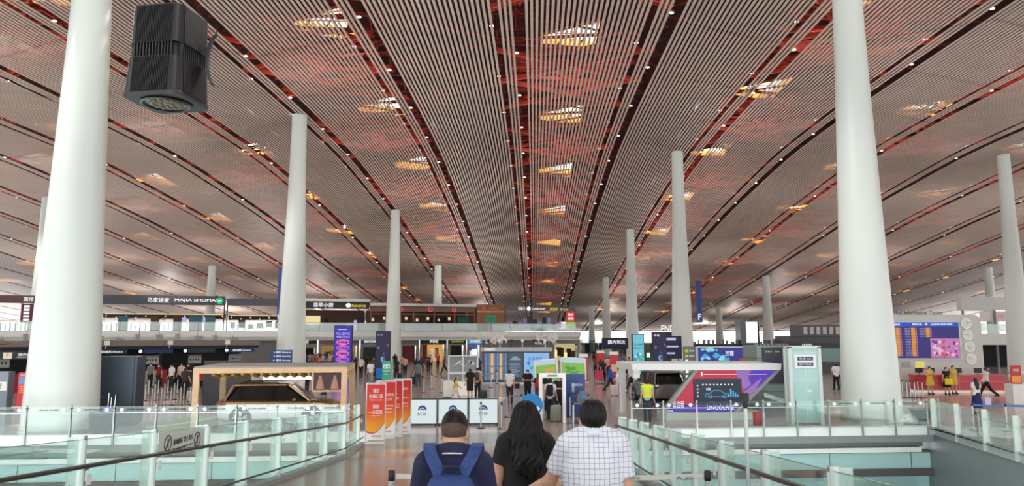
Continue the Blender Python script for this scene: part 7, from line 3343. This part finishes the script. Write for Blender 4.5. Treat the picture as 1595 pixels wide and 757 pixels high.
def check_mat():
    m = bpy.data.materials.new('checked_cotton')
    m.use_nodes = True
    nt = m.node_tree
    bs = nt.nodes['Principled BSDF']
    bs.inputs['Roughness'].default_value = .85
    tc = nt.nodes.new('ShaderNodeTexCoord')
    sx = nt.nodes.new('ShaderNodeSeparateXYZ')
    nt.links.new(tc.outputs['Object'], sx.inputs[0])
    nz = nt.nodes.new('ShaderNodeTexNoise')
    nz.inputs['Scale'].default_value = 6
    nt.links.new(tc.outputs['Object'], nz.inputs['Vector'])

    def math_(op, a, b_):
        n = nt.nodes.new('ShaderNodeMath')
        n.operation = op
        for i, v in enumerate((a, b_)):
            if isinstance(v, (int, float)):
                n.inputs[i].default_value = v
            else:
                nt.links.new(v, n.inputs[i])
        return n.outputs[0]
    wob = math_('MULTIPLY', nz.outputs['Fac'], .02)

    def line(o, per):
        v = math_('ADD', o, wob)
        return math_('LESS_THAN', math_('FRACT', math_('MULTIPLY', v, 1 / per), 0), .11)
    ln = math_('MAXIMUM', line(sx.outputs['X'], .030), line(sx.outputs['Z'], .030))
    mx = nt.nodes.new('ShaderNodeMix')
    mx.data_type = 'RGBA'
    mx.inputs[6].default_value = (*lin((226, 230, 238)), 1)
    mx.inputs[7].default_value = (*lin((146, 156, 178)), 1)
    nt.links.new(ln, mx.inputs[0])
    nt.links.new(mx.outputs[2], bs.inputs['Base Color'])
    return m


skin = mat('skin_warm', (204, 158, 132), .5, noise=.05, scale=12)
hairm = mat('glossy_black_hair', (13, 11, 12), .55, 0, 0, 0, 8, .3)


def collar(parent, J, m, r=.064, h=.035, drop=.02):
    b = MB()
    dz = J['dz']
    n = 28
    rings = []
    for rr, zz in ((r + .020, 1.478), (r + .014, 1.478 + h * .6), (r + .005, 1.478 + h), (r - .004, 1.478 + h), (r + .002, 1.478)):
        rings.append([((rr) * 1.02 * math.sin(a), rr * 1.05 * math.cos(a) - .010, zz + dz - drop * (math.cos(a) + 1) * .9) for a in np.linspace(0, 2 * PI, n + 1)[:-1]])
    b.loft(rings, cap=False)
    return part(parent, 'collar', b, m, True)


def ripple(S, J, amp=.005):
    """locks of hair: fine waves running down the hair"""
    X, Y, Z = S.ax[0][:, None, None], S.ax[1][None, :, None], S.ax[2][None, None, :]
    a = np.arctan2(X, -(Y - .02))
    S.D = (S.D + amp * np.sin(a * 26 + 2.2 * np.sin(Z * 26 + a * 2) + 1.3 * np.sin(Z * 55)) + amp * .6 * np.sin(a * 11 + 3 * np.sin(Z * 17))).astype(np.float32)


# --- man in navy with a backpack
qy = 4.6
qx = -.353
J = joints(dict(POSES['stand'], nod=24, sink=.01, sw=.168, armL=8, armR=8, abdL=10, abdR=10, elbL=35, elbR=35, inL=20, inR=20))
t1 = thing('person', 'man in navy polo shirt with a blue backpack, left one of the queue', 'person', (qx, qy, ramp_z(qy)), 0)
t1.scale = (1.015,) * 3
pobj('body', body_mesh(J, HQ, True), skin, t1)
navy = mat('navy_cotton', (26, 30, 66), .8, noise=.12, scale=20)
pobj('shirt', shirt_mesh(J, HQ, .75, .86, .018, 1.515), navy, t1)
pobj('trousers', trousers_mesh(J, HQ), cloth((40, 42, 50)), t1)
pobj('shoes', shoes_mesh(J, .01), cloth((40, 40, 42)), t1)
S = SDF((-.3, -.45, 1.3), (.3, .35, 1.85), .005)
Hf = head_frame(J)
S.ell(Hf(0, -.012, 1.640), (.080, .098, .098), .01)
S.cut(tuple(np.array(Hf(0, .55, 1.32)) - np.array(Hf(0, 0, 1.52))), tuple(Hf(0, .05, 1.605)))
S.cut(tuple(np.array(Hf(0, .22, .74)) - np.array(Hf(0, 0, 1.52))), tuple(Hf(0, -.06, 1.578)))
pobj('hair', S.mesh('hair'), hairm, t1)
S = SDF((-.3, -.45, 1.3), (.3, .35, 1.85), .005)
S.ell(Hf(0, -.014, 1.615), (.0785, .0955, .098), .01)
S.cut(tuple(np.array(Hf(0, .35, .78)) - np.array(Hf(0, 0, 1.52))), tuple(Hf(0, -.06, 1.555)))
S.cut(tuple(np.array(Hf(0, 1, 1.52)) - np.array(Hf(0, 0, 1.52))), tuple(Hf(0, .0, 1.60)))
o = pobj('clipped_hair', S.mesh('clipped_hair'), mat('clipped_hair', (78, 60, 50), .7, noise=.3, scale=120), t1)
pobj('face_mask', mask_mesh(J, .006), cloth((214, 226, 232)), t1)
collar(t1, J, navy, .064, .050)
b = MB()
dz = J['dz']
b.tube([(.090 * math.sin(a), .092 * math.cos(a) - .012, 1.480 + dz - .02 * (math.cos(a) + 1) * .9) for a in np.linspace(1.2, 2 * PI - 1.2, 24)], .0045, 6)
part(t1, 'collar_stripe', b, PAINT_W())
bl = mat('backpack_blue', (40, 66, 122), .7, noise=.15, scale=40)
bd = mat('backpack_navy', (24, 34, 66), .7)
t = thing('backpack', 'blue backpack with padded straps on the man in navy', 'bag', (qx, qy - .135, ramp_z(qy) + .92), 0)
b = MB()
rings = []
for z, hw, dd in ((0, .12, .11), (.03, .15, .14), (.25, .155, .16), (.40, .145, .14), (.46, .11, .10), (.475, .06, .06)):
    rings.append([(hw * math.copysign(abs(math.cos(a)) ** .55, math.cos(a)), -.01 - dd * .5 + dd * .5 * math.copysign(abs(math.sin(a)) ** .55, math.sin(a)), z) for a in np.linspace(0, 2 * PI, 29)[:-1]])
b.loft(rings)
part(t, 'bag_body', b, bl, True)
b = MB()
rings = []
for z, hw, dd in ((.04, .10, .05), (.06, .12, .07), (.22, .12, .07), (.25, .10, .04)):
    rings.append([(hw * math.copysign(abs(math.cos(a)) ** .5, math.cos(a)), -.16 - dd * .2 + dd * .5 * math.copysign(abs(math.sin(a)) ** .5, math.sin(a)), z) for a in np.linspace(0, 2 * PI, 29)[:-1]])
b.loft(rings)
part(t, 'front_pocket', b, bd, True)
b = MB()
b.tube([(.05, -.05, .465), (.04, -.06, .52), (-.04, -.06, .52), (-.05, -.05, .465)], .011, 8)
part(t, 'grab_handle', b, bd, True)
for s in (-1, 1):
    b = MB()
    path = [(.055, -.045, .445), (.085, -.038, .51), (.118, -.012, .565), (.14, .05, .612), (.145, .135, .62), (.148, .215, .57), (.15, .275, .46), (.155, .285, .30), (.175, .22, .16), (.18, .12, .08), (.15, -.02, .06)]
    rings = []
    for i, p in enumerate(path):
        p = V(s * p[0], p[1], p[2])
        a_ = V(s * path[max(0, i - 1)][0], *path[max(0, i - 1)][1:])
        e_ = V(s * path[min(len(path) - 1, i + 1)][0], *path[min(len(path) - 1, i + 1)][1:])
        tg = (e_ - a_).normalized()
        nrm = V(0, -1, .6) if i < 3 else (V(0, 0, 1) if i < 6 else V(s * .3, 1, 0))
        sd = tg.cross(nrm).normalized()
        nn = sd.cross(tg).normalized()
        hw = .036 if i < 8 else .014
        rings.append([p + sd * hw + nn * .008, p - sd * hw + nn * .008, p - sd * hw - nn * .008, p + sd * hw - nn * .008])
    b.loft(rings)
    part(t, 'shoulder_strap', b, bl)
b = MB()
b.box(-.06, .06, -.17, -.158, .32, .36)
b.box(-.012, .012, -.182, -.17, .30, .38)
part(t, 'buckle', b, BLACK())

# --- woman with long black hair
qy, qx = 5.7, .104
J = joints(dict(POSES['stand'], fem=1, armL=4, armR=2, abdL=14, abdR=13, elbL=62, elbR=62, inL=30, inR=40, nod=4, sink=.035, sw=.142, head=-12))
t2 = thing('person', 'woman with long wavy black hair in a black T-shirt, middle of the queue', 'person', (qx, qy, ramp_z(qy)), 0)
t2.scale = (1.05,) * 3
pobj('body', body_mesh(J, HQ, True, (.7, .7)), skin, t2)
blackc = mat('black_cotton', (20, 19, 21), .85, noise=.15, scale=20)
pobj('shirt', shirt_mesh(J, HQ, .5, .88, .02, 1.505), blackc, t2)
pobj('trousers', trousers_mesh(J, HQ), cloth((50, 54, 66)), t2)
pobj('shoes', shoes_mesh(J, .01), cloth((220, 220, 220)), t2)
S = SDF((-.3, -.45, 1.05), (.3, .35, 1.85), .005)
Hf = head_frame(J)
dz = J['dz']
S.ell(Hf(0, -.014, 1.632), (.086, .102, .106), .01)
S.cut(tuple(np.array(Hf(0, .6, 1.3)) - np.array(Hf(0, 0, 1.52))), tuple(Hf(0, .05, 1.60)))
S.cap(Hf(0, -.04, 1.62), (0, -.075, 1.46 + dz), .084, .108, .04, .8)
S.cap((.005, -.095, 1.46 + dz), (.01, -.13, 1.30 + dz), .118, .095, .05, .6)
S.cap((.02, -.13, 1.30 + dz), (.03, -.14, 1.22 + dz), .085, .045, .05, .6)
for s in (-1, 1):
    S.cap(Hf(s * .068, .0, 1.61), (s * .105, -.03, 1.43 + dz), .034, .045, .03)
ripple(S, J)
pobj('hair', S.mesh('hair'), hairm, t2)
pobj('face_mask', mask_mesh(J, .006), cloth((214, 226, 232)), t2)
e = J['shR'] + (J['elR'] - J['shR']) * .36
b = MB()
c = V(e[0] + .072, e[1] - .012, e[2])
nrm = V(1, -.55, .1).normalized()
u_ = nrm.cross(V(0, 0, 1)).normalized()
w_ = u_.cross(nrm)
b.prism([c + u_ * (.026 * math.cos(a)) + w_ * (.036 * math.sin(a)) for a in np.linspace(0, 2 * PI, 17)[:-1]], nrm * .004)
part(t2, 'sleeve_badge', b, mat('badge_white', (216, 206, 206), .6))
b = MB()
b.prism([c + nrm * .005 + u_ * (.015 * math.cos(a)) + w_ * (.02 * math.sin(a)) for a in np.linspace(0, 2 * PI, 13)[:-1]], nrm * .003)
part(t2, 'badge_centre', b, mat('badge_red', (170, 70, 76), .6))

# --- man in the checked shirt
qy, qx = 5.0, .535
J = joints(dict(POSES['stand'], armL=30, armR=-2, abdL=20, abdR=9, elbL=34, elbR=14, inL=-45, inR=0, nod=0, sink=.05, sw=.160, head=6))
t3 = thing('person', 'man in white checked short-sleeved shirt, right one of the queue', 'person', (qx, qy, ramp_z(qy)), 0)
t3.scale = (1.075,) * 3
pobj('body', body_mesh(J, HQ, True, (.6, .4)), skin, t3)
chk = check_mat()
pobj('shirt', shirt_mesh(J, HQ, .66, .80, .014, 1.51, .006), chk, t3)
pobj('trousers', trousers_mesh(J, HQ), cloth((36, 40, 56)), t3)
pobj('shoes', shoes_mesh(J, .01), cloth((30, 28, 28)), t3)
S = SDF((-.3, -.45, 1.3), (.3, .35, 1.85), .005)
Hf = head_frame(J)
S.ell(Hf(0, -.014, 1.634), (.084, .100, .102), .01)
S.cut(tuple(np.array(Hf(0, .55, 1.32)) - np.array(Hf(0, 0, 1.52))), tuple(Hf(0, .05, 1.60)))
S.cut(tuple(np.array(Hf(0, .28, .72)) - np.array(Hf(0, 0, 1.52))), tuple(Hf(0, -.06, 1.542)))
S.cut(tuple(np.array(Hf(0, .2, .7)) - np.array(Hf(0, 0, 1.52))), tuple(Hf(0, -.05, 1.545)))
ripple(S, J, .0018)
pobj('hair', S.mesh('hair'), hairm, t3)
pobj('face_mask', mask_mesh(J, .006), cloth((214, 226, 232)), t3)
collar(t3, J, mat('collar_cotton', (222, 226, 234), .85), .068, .046)

# pull handle of a trolley case between them
p = at(880, 742, 5.75)
suitcase(p.x - .04, 6.05, .1, 'dark suitcase with a raised handle in front of the man in the checked shirt', (40, 42, 48), .60, z=ramp_z(6.05) + .02)
